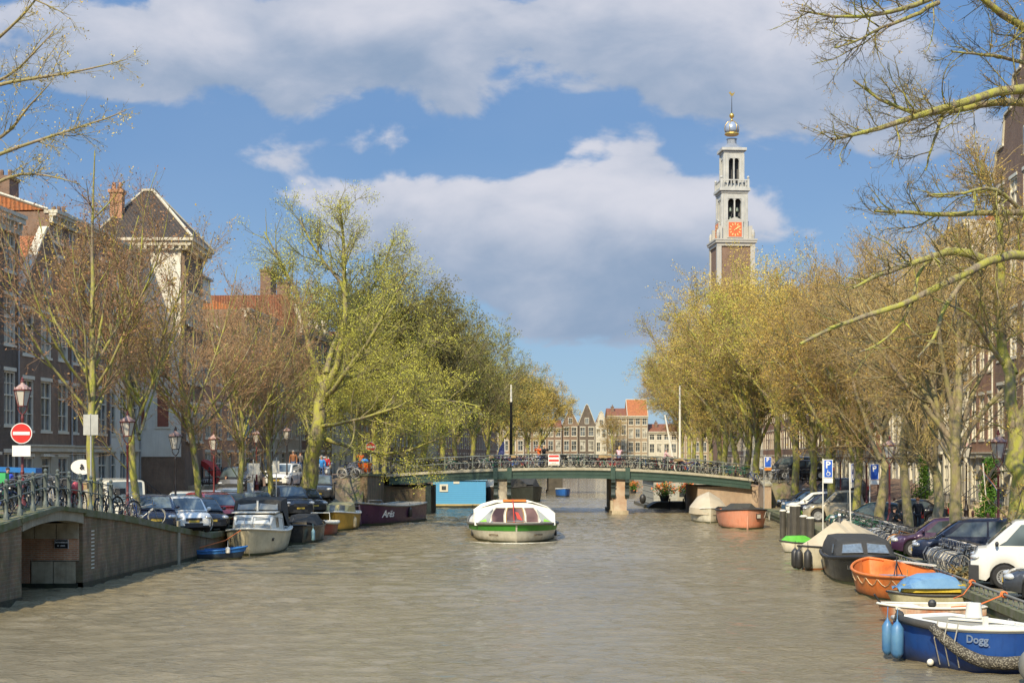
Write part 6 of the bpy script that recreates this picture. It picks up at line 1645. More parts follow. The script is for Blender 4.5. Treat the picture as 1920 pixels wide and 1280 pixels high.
for s in (-1, 1): b.tube([(X(.95, 1), s*.1, 1.15), (X(.95, 1), s*.2, 1.5), (X(.7, 1), s*1.0, 1.4), (0, s*1.18, 1.35), (-1.8, s*1.1, 1.3), (-1.9, s*1.1, .95)], .015, 5)
b.build('guard_rail', STEEL, t)
fender(t, 1.55, 1.02, .45, .13, .62, mat('cream fender', (.66, .52, .28), .5))
# 6 purple boat
t, hb, sh, X = boat('open_boat', 'long purple boat with its white name on both bows, moored before the bridge abutment', 'boat', (-8.15, 92.6), R(-109), 8.4, 2.7, 1.42, 1.12, 1.2, PURPLE, deck=mat('grey canvas deck', (.24, .22, .17), .8, bump=.2), gun=mat('grey painted edge', (.36, .34, .27), .6), gr=.07, p=2.6, stern=.8, flare=.08)
b = MB(); b.tube([(1.8, -.5, 1.2), (1.8, -.45, 1.52), (1.8, .45, 1.52), (1.8, .5, 1.2)], .03, 5); b.tube([(2.4, -.2, 1.25), (2.4, -.2, 1.55)], .05, 6); b.build('bollard_frame', STEEL, t)
fender(t, -.6, 1.36, .68, .16, .62)
b = MB(); b.cbox(X(1, .7)+.02, 0, .68, .06, .07, 1.28, ry=.17); b.build('stem_post', bp('worn stem', (.30, .12, .2), col2=(.5, .42, .36)), t)
LWB = mat('white boat lettering', (.80, .77, .68), .5, var=.05)
def hull_text(txt, par, hb, sh, X, tc, f, side, size, m, bold=.01, shear=.35, fl=.08):
    # tangent plane of the flank at tc, the lettering sits 3 cm outside
    z = sh(tc)*f; e = .06
    def P_(tt): h = hb(tt); return Vector((X(tt, z), side*h*(1-fl*(1-f)**1.3), z))
    a, b_ = P_(tc-e), P_(tc+e); tg = (b_-a).normalized(); up = Vector((0, 0, 1)); nr = tg.cross(up)*(-side)*-1
    if nr.y*side < 0: nr = -nr
    xax = up.cross(nr); M = Matrix((xax, up, nr)).transposed().to_4x4(); p = P_(tc)+nr*.035
    me = text_mesh(txt, size, bold, shear, .003)
    # bend the letters round the flank
    for v in me.vertices:
        s_ = v.co.x; dt = (s_/max((b_-a).length, .01))*2*e; dirx = 1 if xax.dot(tg) > 0 else -1
        q = P_(min(max(tc+dt*dirx, 0), 1)); q.z = z+v.co.y; v.co = q+nr*(.02+v.co.z)
    me.materials.clear(); me.materials.append(m); return link('lettering', me, par)
hull_text('Arës', t, hb, sh, X, .765, .55, 1, .62, LWB, .012); hull_text('Arës', t, hb, sh, X, .80, .55, -1, .62, LWB, .012)
# 7 tour boat
def tour_boat():
    t, hb, sh, X = boat('tour_boat', 'white glass roofed canal tour boat with a green band heading for the camera', 'tour boat', (-.05, 80.1), R(-88.3), 18.5, 4.85, .98, .72, .72, bp('tour boat white', (.70, .65, .50), coat=.4, streak=.2), deck=WHITEP, gun=mat('grey rubber strake', (.16, .15, .12), .6), gr=.075, band=GREENB, bandh=(.62, .93), p=4.2, q=.62, stern=.9, flare=.10, rake=.5, tm=.5)
    hw = 2.0; xs_ = [7.35, 6.55, 5.9]; TW = WHITEP
    # front face: lower sill, two slanted side cheeks, roof crown
    def ring(x, w, z, zb=.76): return [(x, -w, zb), (x, -w, zb+(z-zb)*.52), (x, -w*.80, zb+(z-zb)*.80), (x, -w*.45, z), (x, w*.45, z), (x, w*.80, zb+(z-zb)*.80), (x, w, zb+(z-zb)*.52), (x, w, zb)]
    R0 = ring(7.25, 1.72, 1.10); R1 = ring(6.2, 1.88, 2.20); 
    b = MB(); b.loft([ring(6.2, 2.05, 1.93), ring(5.6, 2.07, 1.96), ring(-1.5, 2.07, 1.80), ring(-2.2, 1.95, 1.65)], False); b.f.append(tuple(range(24, 32))[::1]); b.mi.append(0); ro = b.build('roof_shell', BG, t)
    b = MB()
    for k in range(8):
        x = 6.2-k*1.0; r_ = ring(x, 2.085, 1.965-.02*k); b.tube(r_, .032, 4)
    for i in (1, 2, 3, 4, 5, 6): a = ring(6.2, 2.09, 1.95)[i]; e = ring(-1.6, 2.09, 1.80)[i]; b.tube([a, e], .035, 4)
    b.loft([[(-1.5, -.78, 1.82), (-1.5, .78, 1.82), (-1.5, .78, 1.85), (-1.5, -.78, 1.85)], [(6.1, -.78, 1.97), (6.1, .78, 1.97), (6.1, .78, 2.0), (6.1, -.78, 2.0)]], True, True, True); b.build('roof_frame', TW, t)
    # windscreen wall, leaning back from the bow
    def FP(u, v):
        """u across -1..1, v height 0..1 on the leaning front"""
        z = .80+(1.93-.80)*v; w = 2.08*(1 if v < .52 else (1-.20*(v-.52)/.28 if v < .8 else .80-.35*(v-.8)/.2)); x = 7.35-.95*v-.45*u*u
        return (x, u*w, z)
    def panel(b, u0, u1, v0, v1, off=0, nu=6, nv=4):
        rows = [[(lambda p: (p[0]+off, p[1], p[2]))(FP(u0+(u1-u0)*i/nu, v0+(v1-v0)*j/nv)) for i in range(nu+1)] for j in range(nv+1)]
        b.loft(rows, False)
    b = MB(); panel(b, -1, 1, 0, 1.0, 0, 20, 10); fw_ = b.build('front_wall', TW, t, 40)
    for u0, u1 in ((-.58, -.27), (-.22, .22), (.27, .58)):
        b = MB(); panel(b, u0, u1, .12, .78, .02); w_ = b.build('windscreen', glassmat('dark brown cabin glass', (.05, .025, .018), .1, .35), fw_)
        b = MB()
        for (ua, va, ub, vb) in ((u0, .12, u1, .12), (u0, .78, u1, .78), (u0, .12, u0, .78), (u1, .12, u1, .78)):
            b.tube([(lambda p: (p[0]+.03, p[1], p[2]))(FP(ua+(ub-ua)*k/4, va+(vb-va)*k/4)) for k in range(5)], .028, 4)
        b.build('frame', CORN if u0 != -.22 else mat('wooden frame', (.42, .27, .10), .6), w_)
    for s in (-1, 1):
        pts = [FP(s*.64, .14), FP(s*.92, .14), FP(s*.64, .76)]; pts = [(x+.05, y, z) for x, y, z in pts]
        b = MB(); b.add(pts, [(0, 1, 2) if s > 0 else (2, 1, 0)]); b.build('corner_window', BG, fw_)
        pts = [FP(s*.70, .17), FP(s*.88, .17), FP(s*.72, .30)]; pts = [(x+.07, y, z) for x, y, z in pts]
        b = MB(); b.add(pts, [(0, 1, 2) if s > 0 else (2, 1, 0)]); b.build('green_cushion', mat('lime green', (.25, .55, .05), .6), fw_)
    b = MB(); b.add([(lambda p: (p[0]+.05, p[1], p[2]))(FP(u, v)) for u, v in ((.0, .60), (.08, .58), (.18, .22), (.06, .30))], [(0, 1, 2, 3)]); b.build('red_cloth', mat('red cloth', (.55, .05, .03), .8), fw_)
    b = MB(); b.box(5.7, 6.3, -.6, .6, 1.99, 2.09); b.build('roof_sign', mat('orange sign', (.75, .22, .03), .5), t)
    b = MB(); b.tube([(6.2, -.1, 2.1), (6.9, -.08, 1.7), (7.45, -.06, .95)], .03, 5); b.build('flag_staff', mat('red staff', (.5, .06, .03), .5), t)
    b = MB(); b.tube([(8.6, -.5, .9), (8.75, -.45, 1.1), (8.75, .45, 1.1), (8.6, .5, .9)], .025, 5); b.build('bow_rail', STEEL, t)
    for s in (-1, 1):
        b = MB(); b.lathe([(.09, 0), (.09, .05)], 10, Matrix.Translation((7.3, s*1.35 if s > 0 else -1.2, .95)) @ Matrix.Rotation(R(90), 4, 'Y')); b.build('lamp', CHROME, t)
        b = MB()
        for k in range(9): b.cbox(0, (k-4)*.085, 0, .01, .06, .07)
        hull_text('AMSTERDAM', t, hb, sh, X, .955, .40, s, .13, mat('brown lettering', (.20, .14, .08), .6), .001, .1, .10)
        b = MB()
    for k in range(5):
        for s in (-1, 1):
            fender(t, 5-k*2.6, s*2.2, .3, .07, .3)
tour_boat()
b = MB(); rg = []
for k in range(15):
    u = (k-7)/7; y = 70.75+u*u*2.0; x = .0+u*2.4; w = .14*(1-abs(u)**3)+.03; rg.append([(x, y-w, .004), (x, y-.02, .05*(1-abs(u))+.008), (x, y+w, .004)])
b.loft(rg, False); wk = b.build('bow_foam', mat('foam', (.62, .58, .44), .8, col2=(.35, .31, .22), vs=9), None); tag(wk, kind='stuff', label='thin line of foam pushed up by the tour boat bow', cat='foam')
# right bank boats
t, hb, sh, X = boat('rowing_boat', 'faded orange boat with a small framed plate on its bow beside the pale abutment', 'boat', (14.0, 87.0), R(-92), 6.4, 2.9, 1.22, 1.05, 1.1, PINKH, inner=WOODD, gun=RUB, gr=.06, p=3.4, q=.7, stern=.7, flare=.14)
b = MB(); b.cbox(X(1, .6)+.0, 0, .55, .08, .10, 1.2); b.build('stem_post', bp('pink stem', (.72, .33, .2)), t)
# small framed plate on the bow
z_ = .78; 
for off_, sz, mm in ((.02, (.46, .34), RUB), (.035, (.34, .22), WHITEP)):
    a_, b_ = Vector((X(.90, z_), hb(.90), z_)), Vector((X(.96, z_), hb(.96), z_)); tg = (b_-a_).normalized(); nr = Vector((-tg.y, tg.x, 0)); nr = -nr if nr.y < 0 else nr
    c0 = (a_+b_)/2+nr*off_; b = MB(); h_ = Vector((0, 0, sz[1]/2)); w_ = tg*sz[0]/2; b.quad(c0-w_-h_, c0+w_-h_, c0+w_+h_, c0-w_+h_); b.build('plate', mm, t)
b = MB(); rg = []
for x, w, z in ((2.2, .4, 1.25), (1.5, .9, 1.5), (-.5, 1.1, 1.45), (-2.6, .9, 1.2)): rg.append([(x, -w, 1.08), (x, -w*.5, z), (x, w*.5, z), (x, w, 1.08)])
b.loft(rg, False); b.build('netting', mat('dark netting', (.06, .055, .04), .9, bump=.8), t)
b = MB(); b.tube([(2.7, 1.15, 1.05), (2.9, 1.0, .7), (2.6, 1.35, .55), (2.2, 1.45, 1.0)], .02, 4); b.tube([(1.5, 1.42, 1.0), (1.9, 1.45, .5), (2.2, 1.45, 1.0)], .02, 4); b.build('rope', ROPE, t)
t, hb, sh, X = boat('tarpaulin_boat', 'boat under a humped beige tarpaulin moored behind the faded orange boat', 'boat', (13.1, 95.0), R(-95), 6.5, 2.4, 1.0, .8, .8, WHITEH, gun=WHITEP, p=2.4, stern=.8)
b = MB(); rg = []
for x, w, z in ((3.1, .1, .95), (2.2, .9, 1.45), (.8, 1.2, 2.0), (-.3, 1.22, 1.75), (-1.6, 1.15, 1.9), (-3.2, .9, 1.0)): rg.append([(x, -w-.05, .55), (x, -w, .95), (x, -w*.55, .9+(z-.9)*.7), (x, 0, z), (x, w*.6, .9+(z-.9)*.6), (x, w, .95), (x, w+.05, .55)])
b.loft(rg, False); b.build('tarpaulin', TARPB, t, 30)
fender(t, 3.0, .5, .45, .14, .6); fender(t, 2.6, .9, .4, .14, .6, TARPB)
# tarpaulined boat near the racks
t, hb, sh, X = boat('tarpaulin_boat', 'white boat under a beige tent shaped tarpaulin with three black fenders at its tip', 'boat', (12.95, 56.2), R(226), 5.4, 2.4, .95, .78, .78, WHITEH, gun=RUB, p=2.2, stern=.75, flare=.2, wl=bp('rust waterline', (.42, .12, .03)))
b = MB(); rg = []
for x, w, z in ((X(.99, 1), .06, 1.0), (1.9, .55, 1.25), (.4, 1.15, 1.80), (.0, 1.18, 1.74), (-.4, 1.18, 1.84), (-2.4, .95, 1.3), (-2.9, .8, .9)): rg.append([(x, -w-.04, .70), (x, -w-.02, .92), (x, -w*.45, .92+(z-.92)*.52), (x, 0, z), (x, w*.45, .92+(z-.92)*.52), (x, w+.02, .92), (x, w+.04, .70)])
b.loft(rg, False); b.build('tarpaulin', TARPB, t)
for k, (x, y) in enumerate(((2.6, -.14), (2.57, .15), (2.3, -.42))): fender(t, x+.05, y*1.3, .42, .15, .72)
b = MB(); b.tube([(.0, 0, 1.7), (.02, 0, 2.0)], .05, 5); b.ball(.02, 0, 2.02, .09, seg=6, rg=4); b.build('mast_stub', STEEL, t)
t, hb, sh, X = boat('dinghy', 'tiny dinghy under a bright green cover left of the beige tarpaulin', 'boat', (12.95, 64.5), R(190), 1.7, .9, .55, .45, .45, WHITEH, gun=RUB, p=2.4)
b = MB(); rg = []
for x, w, z in ((.8, .05, .55), (.5, .3, .75), (-.3, .4, .76), (-.8, .35, .5)): rg.append([(x, -w, .45), (x, -w*.5, z), (x, w*.5, z), (x, w, .45)])
b.loft(rg, False); b.build('cover', GRASSB, t, 40)
# black canopy boat
t, hb, sh, X = boat('canopy_boat', 'black boat with a black fabric canopy and two plastic windows, bow to the camera', 'boat', (12.38, 50.7), R(-96), 6.2, 2.35, 1.0, .78, .8, BLACKH, deck=BLACKH, gun=mat('black rubber edge', (.025, .024, .022), .5), gr=.075, p=3.0, q=.62, stern=.85, flare=.12)
b = MB(); rg = []
for x, z, zb_ in ((1.55, 1.0, .88), (1.05, 1.38, .8), (.7, 1.48, .8), (-2.2, 1.50, .8), (-2.8, 1.0, .8)): w = 1.02; rg.append([(x, -w, zb_), (x, -w*.98, zb_+(z-zb_)*.55), (x, -w*.84, z-.05), (x, -w*.5, z), (x, w*.5, z), (x, w*.84, z-.05), (x, w*.98, zb_+(z-zb_)*.55), (x, w, zb_)])
b.loft(rg, False); b.f.append(tuple(reversed(range(8)))); b.mi.append(0); cv = b.build('canopy', CANVAS, t, 35)
PLW = mat('clear plastic window', (.17, .22, .27), .1, var=.4, vs=8)
for s in (-1, 1):
    q = [(1.56, s*.08, 1.02), (1.54, s*.80, 1.0), (1.15, s*.72, 1.27), (1.15, s*.1, 1.32)]; q = [(x+.025, y, z+.02) for x, y, z in q]; w_ = frontpanel(cv, q if s > 0 else q[::-1], PLW, 'front_window')
    b = MB(); b.tube(q+[q[0]], .015, 4); b.build('frame', STEEL, w_)
    q = [(1.0, s*1.04, .98), (.65, s*1.05, .98), (.6, s*1.0, 1.28), (.8, s*.98, 1.28)]; frontpanel(cv, q if s < 0 else q[::-1], PLW, 'side_window')
b = MB(); b.cbox(X(1, .9)+.03, 0, .95, .12, .12, .1); b.cbox(X(1, .9)+.0, 0, .6, .05, .06, .6); b.build('stem_fitting', STEEL, t)
hull_text('Liberty', t, hb, sh, X, .93, .62, -1, .20, mat('faded lettering', (.14, .13, .11), .6), .0, .1, .12)
# orange lifeboat, bow away from the camera
t, hb, sh, X = boat('lifeboat', 'bright orange open lifeboat with rope loops along its side', 'lifeboat', (12.08, 44.5), R(96), 5.2, 2.5, 1.0, .72, .80, ORANGEH, inner=ORANGEH, gun=ORANGEH, gr=.05, p=2.2, stern=.5, tm=.5, flare=.15)
b = MB()
for s in (-1, 1):
    for k in range(7):
        t0 = .02+k*.13; pts = []
        for j in range(5):
            tt = t0+.12*j/4; z = sh(tt)*.86-.20*math.sin(math.pi*j/4); pts.append((X(tt, z), s*(hb(tt)*(1-.15*(1-z/sh(tt))**1.3)+.02), z))
        b.tube(pts, .013, 4)
hh = hb(0)
for k in range(4):
    y0 = -hh+k*hh/2; b.tube([(X(0, 0)-.02, y0+hh/2*j/4, .68-.22*math.sin(math.pi*j/4)) for j in range(5)], .013, 4)
b.build('grab_rope', mat('pale rope', (.62, .46, .25), .9), t)
b = MB(); b.box(-.7, .7, -.35, .35, .45, .62); b.box(-.3, .3, .3, .5, .62, .66); b.build('engine_box', mat('grey engine box', (.22, .25, .30), .6), t)
b = MB(); b.tube([(.1, 0, .6), (.12, 0, 1.25)], .02, 5); b.tube([(-.4, .3, .6), (.12, 0, 1.05), (.4, -.3, .6)], .018, 5); b.build('tackle', FEND, t)
b = MB(); b.cbox(1.2, -1.02, .93, 2.1, .16, .05, rz=.22); b.build('white_plank', WHITEP, t)
me = text_mesh('LIFEBOAT', .15, .004, 0); me.materials.clear(); me.materials.append(LWB); o_ = link('lettering', me, t, (X(0, 0)-.03, 0, .42)); o_.rotation_euler = (R(90), 0, R(-90))
fender(t, X(0, 0)-.03, .75, .68, .09, .2, mat('yellow fender', (.7, .6, .2), .5))
# blue tarp boat
t, hb, sh, X = boat('motor_boat', 'shabby cream and yellow motor boat half under a blue tarpaulin, next to the orange lifeboat', 'boat', (11.95, 40.9), R(184), 2.4, 1.3, .50, .42, .42, bp('dirty cream hull', (.60, .54, .33), col2=(.34, .30, .16)), deck=bp('dirty cream hull', (.60, .54, .33)), gun=RUB, gr=.03, p=2.4, stern=.85)
b = MB(); rg = []
for x, w in ((.8, .25), (.5, .45), (-.75, .5), (-.95, .45)): rg.append([(x, -w, .5), (x, -w, .72), (x, w, .72), (x, w, .5)])
b.loft(rg, False, True, True); b.build('coaming', bp('yellow coaming', (.66, .48, .05)), t)
b = MB(); rg = []
for x, w, z in ((.92, .35, .62), (.65, .46, .86), (.25, .5, 1.0), (-.4, .5, 1.02), (-.75, .48, .92), (-.98, .42, .66)): rg.append([(x, -w-.06, .62), (x, -w*.9, z-.1), (x, -w*.3, z), (x, w*.4, z-.02), (x, w*.9, z-.12), (x, w+.06, .62)])
b.loft(rg, False); b.build('tarpaulin', TARPU, t, 25)
# white and rust boat
t, hb, sh, X = boat('work_boat', 'low white boat with a rusty red waterline, just beyond the white bucket', 'boat', (10.95, 37.4), R(182), 2.7, 1.25, .52, .44, .46, RUSTY, inner=bp('dirty white lining', (.55, .48, .34)), gun=WHITEP, gr=.035, p=2.8, stern=.85, wl=bp('red lead waterline', (.42, .07, .03)), flare=.06)
b = MB(); b.box(.3, 1.0, -.45, .45, .40, .46); b.build('fore_deck', WHITEP, t)
b = MB(); b.tube([(1.2, -.1, .45), (1.42, -.05, .75)], .03, 5); b.ball(-.1, 0, .50, .12, seg=8, rg=5); b.build('tiller', FEND, t)
# big blue boat
t, hb, sh, X = boat('blue_boat', 'big blue boat with white gunwale and a thick rope fender round its bow', 'boat', (9.66, 29.9), R(-68), 3.4, 1.8, .93, .85, .85, BLUEH, deck=WHITEP, gun=WHITEP, gr=.05, p=2.6, q=.8, stern=.8, flare=.18, rake=.25, wl=None, band=WHITEP, bandh=(.92, .99))
NET = D.materials.new('knotted rope net'); NET.use_nodes = True; _t = NT(NET.node_tree); _b = _t.n['Principled BSDF']; _tc = _t.new('ShaderNodeTexCoord')
_w = _t.new('ShaderNodeTexVoronoi'); _w.inputs['Scale'].default_value = 24; _t.put(_w.inputs['Vector'], _tc.outputs['Object'])
_t.put(_b.inputs['Base Color'], _t.mix(_t.mapr(_w.outputs[0], .15, .6), (.27, .24, .17), (.06, .05, .035))); _b.inputs['Roughness'].default_value = .95
_bp = _t.new('ShaderNodeBump'); _bp.inputs['Strength'].default_value = 1; _bp.inputs['Distance'].default_value = .03; _bp.invert = True; _t.put(_bp.inputs['Height'], _w.outputs[0]); _t.put(_b.inputs['Normal'], _bp.outputs[0])
b = MB(); pts = []
for k in range(25):
    u = (k-12)/12; tt = 1-.52*abs(u)**1.15; s = -1 if u < 0 else 1; z = .24+.60*(abs(u+.3)/(.7 if u < -.3 else 1.3))**1.7
    pts.append((X(tt, z)+.05+(.10 if abs(u) < .2 else 0), s*(hb(tt)*(1-.18*(1-z/sh(tt))**1.3)+.09)*(1 if abs(u) > .12 else abs(u)/.12), z))
b.tube(pts, [.10+.035*math.sin(math.pi*k/24) for k in range(25)], 12); b.build('rope_fender', NET, t, True)
b = MB()
for tt in (.52, .60, .68): s = -1; h_ = hb(tt); b.tube([(X(tt, 1), s*(h_+.02), .98), (X(tt, 1)+.05, s*(h_+.16), .62), (X(tt, .4)-.05, s*(h_*.86+.06), .06)], .014, 4)
b.build('hanging_rope', ROPE, t)
b = MB(); b.tube([(X(.10, 1), -hb(.1)-.04, .86), (X(.3, 1), -hb(.3)-.05, .85), (X(.5, 1), -hb(.5)-.05, .84)], .085, 8); b.tube([(X(.10, 1), -hb(.1)-.04, .86), (X(.04, 1), -hb(.04)+.1, .92)], .10, 8); b.build('gunwale_padding', mat('dark padding', (.06, .055, .045), .9, bump=.6), t, True)
fender(t, X(.16, 1), -hb(.16)-.20, .42, .14, .74, FENDB); fender(t, X(.03, 1), -hb(.03)-.20, .42, .12, .72, FENDB)
b = MB(); b.ball(X(.40, 0), -hb(.4)*.8-.07, .05, .075, seg=10, rg=7); b.build('float_ball', WHITEP, t, True)
b = MB(); b.box(-1.1, .5, -.42, .42, .885, .895); b.build('well', mat('dull well floor', (.33, .30, .22), .8), t)
b = MB(); b.cbox(.9, -.4, 1.0, .06, .1, .25); b.cbox(.2, .1, .94, 1.4, .12, .03, rz=.5); b.build('cleat', WHITEP, t)
hull_text('Dogg', t, hb, sh, X, .79, .76, -1, .215, mat('pale blue grey lettering', (.17, .22, .30), .6), .006, 0, .18)
b = MB(); b.lathe([(.15, 0), (.185, .005), (.15, .32), (.0005, .325)], 18); bk = b.build('bucket', WHITEP, None, 40); place(bk, (10.55, 33.1, .985), 0); bk.location = (10.05, 30.95, .87); tag(bk, 'upturned white bucket standing on the blue boat deck', 'bucket')
t = thing('buoy_fender', 'pair of big grey round fenders in the bottom right picture corner', 'fender', (9.88, 26.9, 0))
b = MB(); b.ball(0, 0, .95, .17, .17, .22, 14, 9); b.tube([(0, 0, 1.15), (.03, 0, 1.35)], .03, 6); b.build('upper_ball', mat('grey vinyl fender', (.24, .23, .19), .4, var=.3), t, True)
b = MB(); b.ball(-.02, 0, .42, .27, .27, .34, 16, 10); b.build('lower_ball', mat('grey vinyl fender', (.24, .23, .19), .4, var=.3), t, True)
# houseboats and boats seen under the bridge
def houseboat():
    t = thing('houseboat', 'bright blue plank sided houseboat seen under the left arch of the bridge', 'houseboat', (-4.3, 119, 0), R(1))
    SID = D.materials.new('blue planks'); SID.use_nodes = True; q = NT(SID.node_tree); pb = q.n['Principled BSDF']; g = q.new('ShaderNodeTexCoord'); sp = q.new('ShaderNodeSeparateXYZ'); q.put(sp.inputs[0], g.outputs['Object'])
    fz = q.m('FRACT', q.m('MULTIPLY', sp.outputs[2], 6.2)); q.put(pb.inputs['Base Color'], q.mix(q.mapr(fz, 0, .12), (.03, .10, .18), q.mix(q.noise(g.outputs['Object'], 3, 4), (.08, .30, .52), (.10, .36, .58)))); pb.inputs['Roughness'].default_value = .55
    b = MB(); b.box(-2.3, 2.1, 0, 9, .32, 2.28); b.build('wall', SID, t)
    b = MB(); b.box(-2.6, 2.35, -.25, 9.3, -.3, .18); b.build('float', WET, t)
    b = MB(); b.box(-2.5, 2.25, -.15, 9.2, .18, .32); b.build('edge_beam', mat('straw yellow timber', (.52, .40, .16), .8), t)
    b = MB(); b.box(-2.4, 2.2, -.1, 9.1, 2.283, 2.36); b.build('roof', mat('pale blue trim', (.25, .45, .62), .5), t)
    b = MB(); b.box(-1.75, -1.05, -.05, -.004, 1.35, 1.98); w_ = b.build('window', FRAMEW, t); b = MB(); b.box(-1.58, -1.22, -.06, -.052, 1.5, 1.83); b.build('pane', PANE, w_)
    b = MB(); b.box(-.6, -.1, -.03, -.004, 2.02, 2.2); b.build('name_board', FRAMEW, t)
    for s in (0, 1):
        b = MB(); b.box(2.1+.001, 2.13, 2+s*3, 3.2+s*3, 1.0, 1.9); b.build('window', FRAMEW, t)
houseboat()
t = thing('houseboat', 'light grey panelled houseboat seen under the right arch of the bridge', 'houseboat', (11.7, 119.5, 0), 0)
b = MB(); b.box(.2, 5.5, 0, 10, .25, 2.3)
for k in range(4): b.box(.19-.02, 5.52, -.02, 10, .28+k*.5, .30+k*.5)
b.build('wall', mat('light grey panel', (.44, .43, .36), .7, streak=.3), t); b = MB(); b.box(-.6, 5.7, -.3, 10.2, -.3, .25); b.build('hull', BLACKH, t)
b = MB(); b.box(0, 5.7, -.2, 10.1, 2.303, 2.42); b.build('roof', ZINC, t)
b = MB(); b.box(2.2, 3.6, -.05, -.004, .5, 1.9); w_ = b.build('door', FRAMEG, t); b = MB(); b.box(2.35, 3.45, -.06, -.052, .9, 1.8); b.build('pane', PANE, w_)
b = MB(); b.ball(-.75, -.4, .75, .28, .28, .42, 10, 7); b.build('fender', FEND, t, True)
t = thing('raft', 'low dark wooden raft lying before the grey houseboat', 'raft', (13.0, 116.6, 0)); b = MB(); rg = []
for x in fr(-1.9, 1.9, .35): z = .62-.42*(min(0, (x+1.0))/.9)**2*(1 if x < -1 else 0); rg.append([(x, -1.1, .08), (x, -1.15, max(z, .14)), (x, 1.15, max(z, .14)), (x, 1.1, .08)])
b.loft(rg, True, True, True); b.build('float', mat('dark grey timber', (.09, .085, .07), .8, bump=.3, streak=.4), t)
b = MB()
for x in (-.2, .9): b.tube([(x, -1.2, 0), (x, -1.2, .9)], .06, 6)
b.build('post', IRONB, t)
def planter(x, y, z, label, sz=1.0):
    t = thing('flower_pot', label, 'flower pot', (x, y, z)); b = MB(); b.lathe([(.26*sz, 0), (.34*sz, .38*sz), (.32*sz, .38*sz), (.30*sz, .34*sz), (.001, .34*sz)], 12); b.build('pot', FEND, t, 40)
    rs = np.random.RandomState(int(abs(x)*100)); P_ = np.zeros((60, 3, 3)); P_[:, 0] = [0, 0, .34*sz]; dr_ = nrm(rs.randn(60, 3)*[.6, .6, .3]+[0, 0, .9]); P_[:, 1] = P_[:, 0]+dr_*.4*sz; P_[:, 2] = P_[:, 1]+dr_*.5*sz
    v1, f1 = leaves(rs, P_, 900, (.04*sz, .09*sz), .1, .10*sz); v2, f2 = leaves(rs, P_, 260, (.05*sz, .1*sz), .75, .10*sz)
    link('plant', npmesh('plant', [(v1, f1, 0), (v2, f2, 1)], [leafmat('potted leaves', ((.06, .14, .02), (.10, .20, .03), (.16, .24, .04))), leafmat('orange flowers', ((.75, .16, .03), (.8, .28, .08), (.7, .08, .05)))]), t)
planter(12.55, 117.0, .62, 'black pot of orange and red flowers on the left of the raft', 1.25); planter(14.55, 117.2, .62, 'black pot of orange flowers on the raft beside the abutment', 1.25)
planter(PX(1188, 120).x, 120, 1.2, 'pot of red flowers showing beneath the girder right of the right pier', .8)
t, hb, sh, X = boat('barge', 'dark green grey covered barge beyond the bridge, right of the left pier', 'barge', (1.0, 139), R(-80), 11, 3.4, 1.5, 1.2, 1.2, bp('dark grey green hull', (.05, .055, .045)), gun=RUB, p=2.6)
b = MB(); rg = []
for x, w, z in ((4, .5, 1.6), (2.5, 1.4, 2.2), (-3, 1.5, 2.3), (-5, 1.3, 1.4)): rg.append([(x, -w, 1.2), (x, -w*.6, z), (x, w*.6, z), (x, w, 1.2)])
b.loft(rg, False); b.build('cover', CANVAS, t)
t, hb, sh, X = boat('work_boat', 'brown boat with white tyres on its side, moored behind the blue houseboat', 'boat', (-2.0, 128), R(-88), 10, 2.6, 1.7, 1.3, 1.4, bp('brown hull', (.12, .08, .05)), deck=WOODD, gun=WHITEP, p=2.4)
b = MB(); b.box(-3, 2, -.9, .9, 1.3, 2.5); b.build('wheelhouse', WHITEP, t)
t, hb, sh, X = boat('small_boat', 'small bright blue boat far off by the second bridge pier', 'boat', (5.45, 152), R(-85), 4, 1.5, .9, .8, .8, bp('vivid blue hull', (.03, .15, .5)), deck=WHITEP, gun=WHITEP)
t, hb, sh, X = boat('sailing_barge', 'white sailing barge with two white masts beyond the right end of the bridge', 'boat', (15.6, 136), R(-88), 14, 3.8, 1.7, 1.3, 1.4, WHITEH, deck=WOODD, gun=WHITEP, p=3)
b = MB(); b.tube([(3, 0, 1.4), (3, 0, 10.9)], [.13, .08], 8); b.tube([(2.6, -.1, 1.4), (2.2, -1.3, 8.2)], [.12, .07], 6); b.build('mast', WHITEP, t)
b = MB(); b.box(-5, 1, -1.2, 1.2, 1.4, 2.6); b.build('deckhouse', WHITEP, t)
t, hb, sh, X = boat('sailing_barge', 'black sailing barge with a dark mast tipped white beyond the bridge', 'boat', (-.3, 150), R(-86), 15, 4.0, 1.8, 1.4, 1.5, BLACKH, deck=WOODD, gun=BLACKH, p=3)
b = MB(); b.tube([(3, 0, 1.4), (3, 0, 9.9)], [.17, .13], 8); m_ = b.build('mast', BLACKH, t); b = MB(); b.tube([(3, 0, 9.9), (3, 0, 11.7)], [.12, .07], 8); b.build('mast_tip', WHITEP, m_)
b = MB(); b.tube([(-6.6, 0, 1.5), (-7.4, 0, 6.2)], .05, 5); fl_ = b.build('flag_pole', WHITEP, t); b = MB(); b.add([(-7.4, 0, 6.1), (-7.3, -.6, 5.2), (-7.0, -.9, 4.0), (-7.0, -.3, 3.8), (-7.2, 0, 4.8)], [(0, 1, 2, 3, 4)]); b.build('flag', mat('navy flag cloth', (.06, .07, .18), .9), fl_)
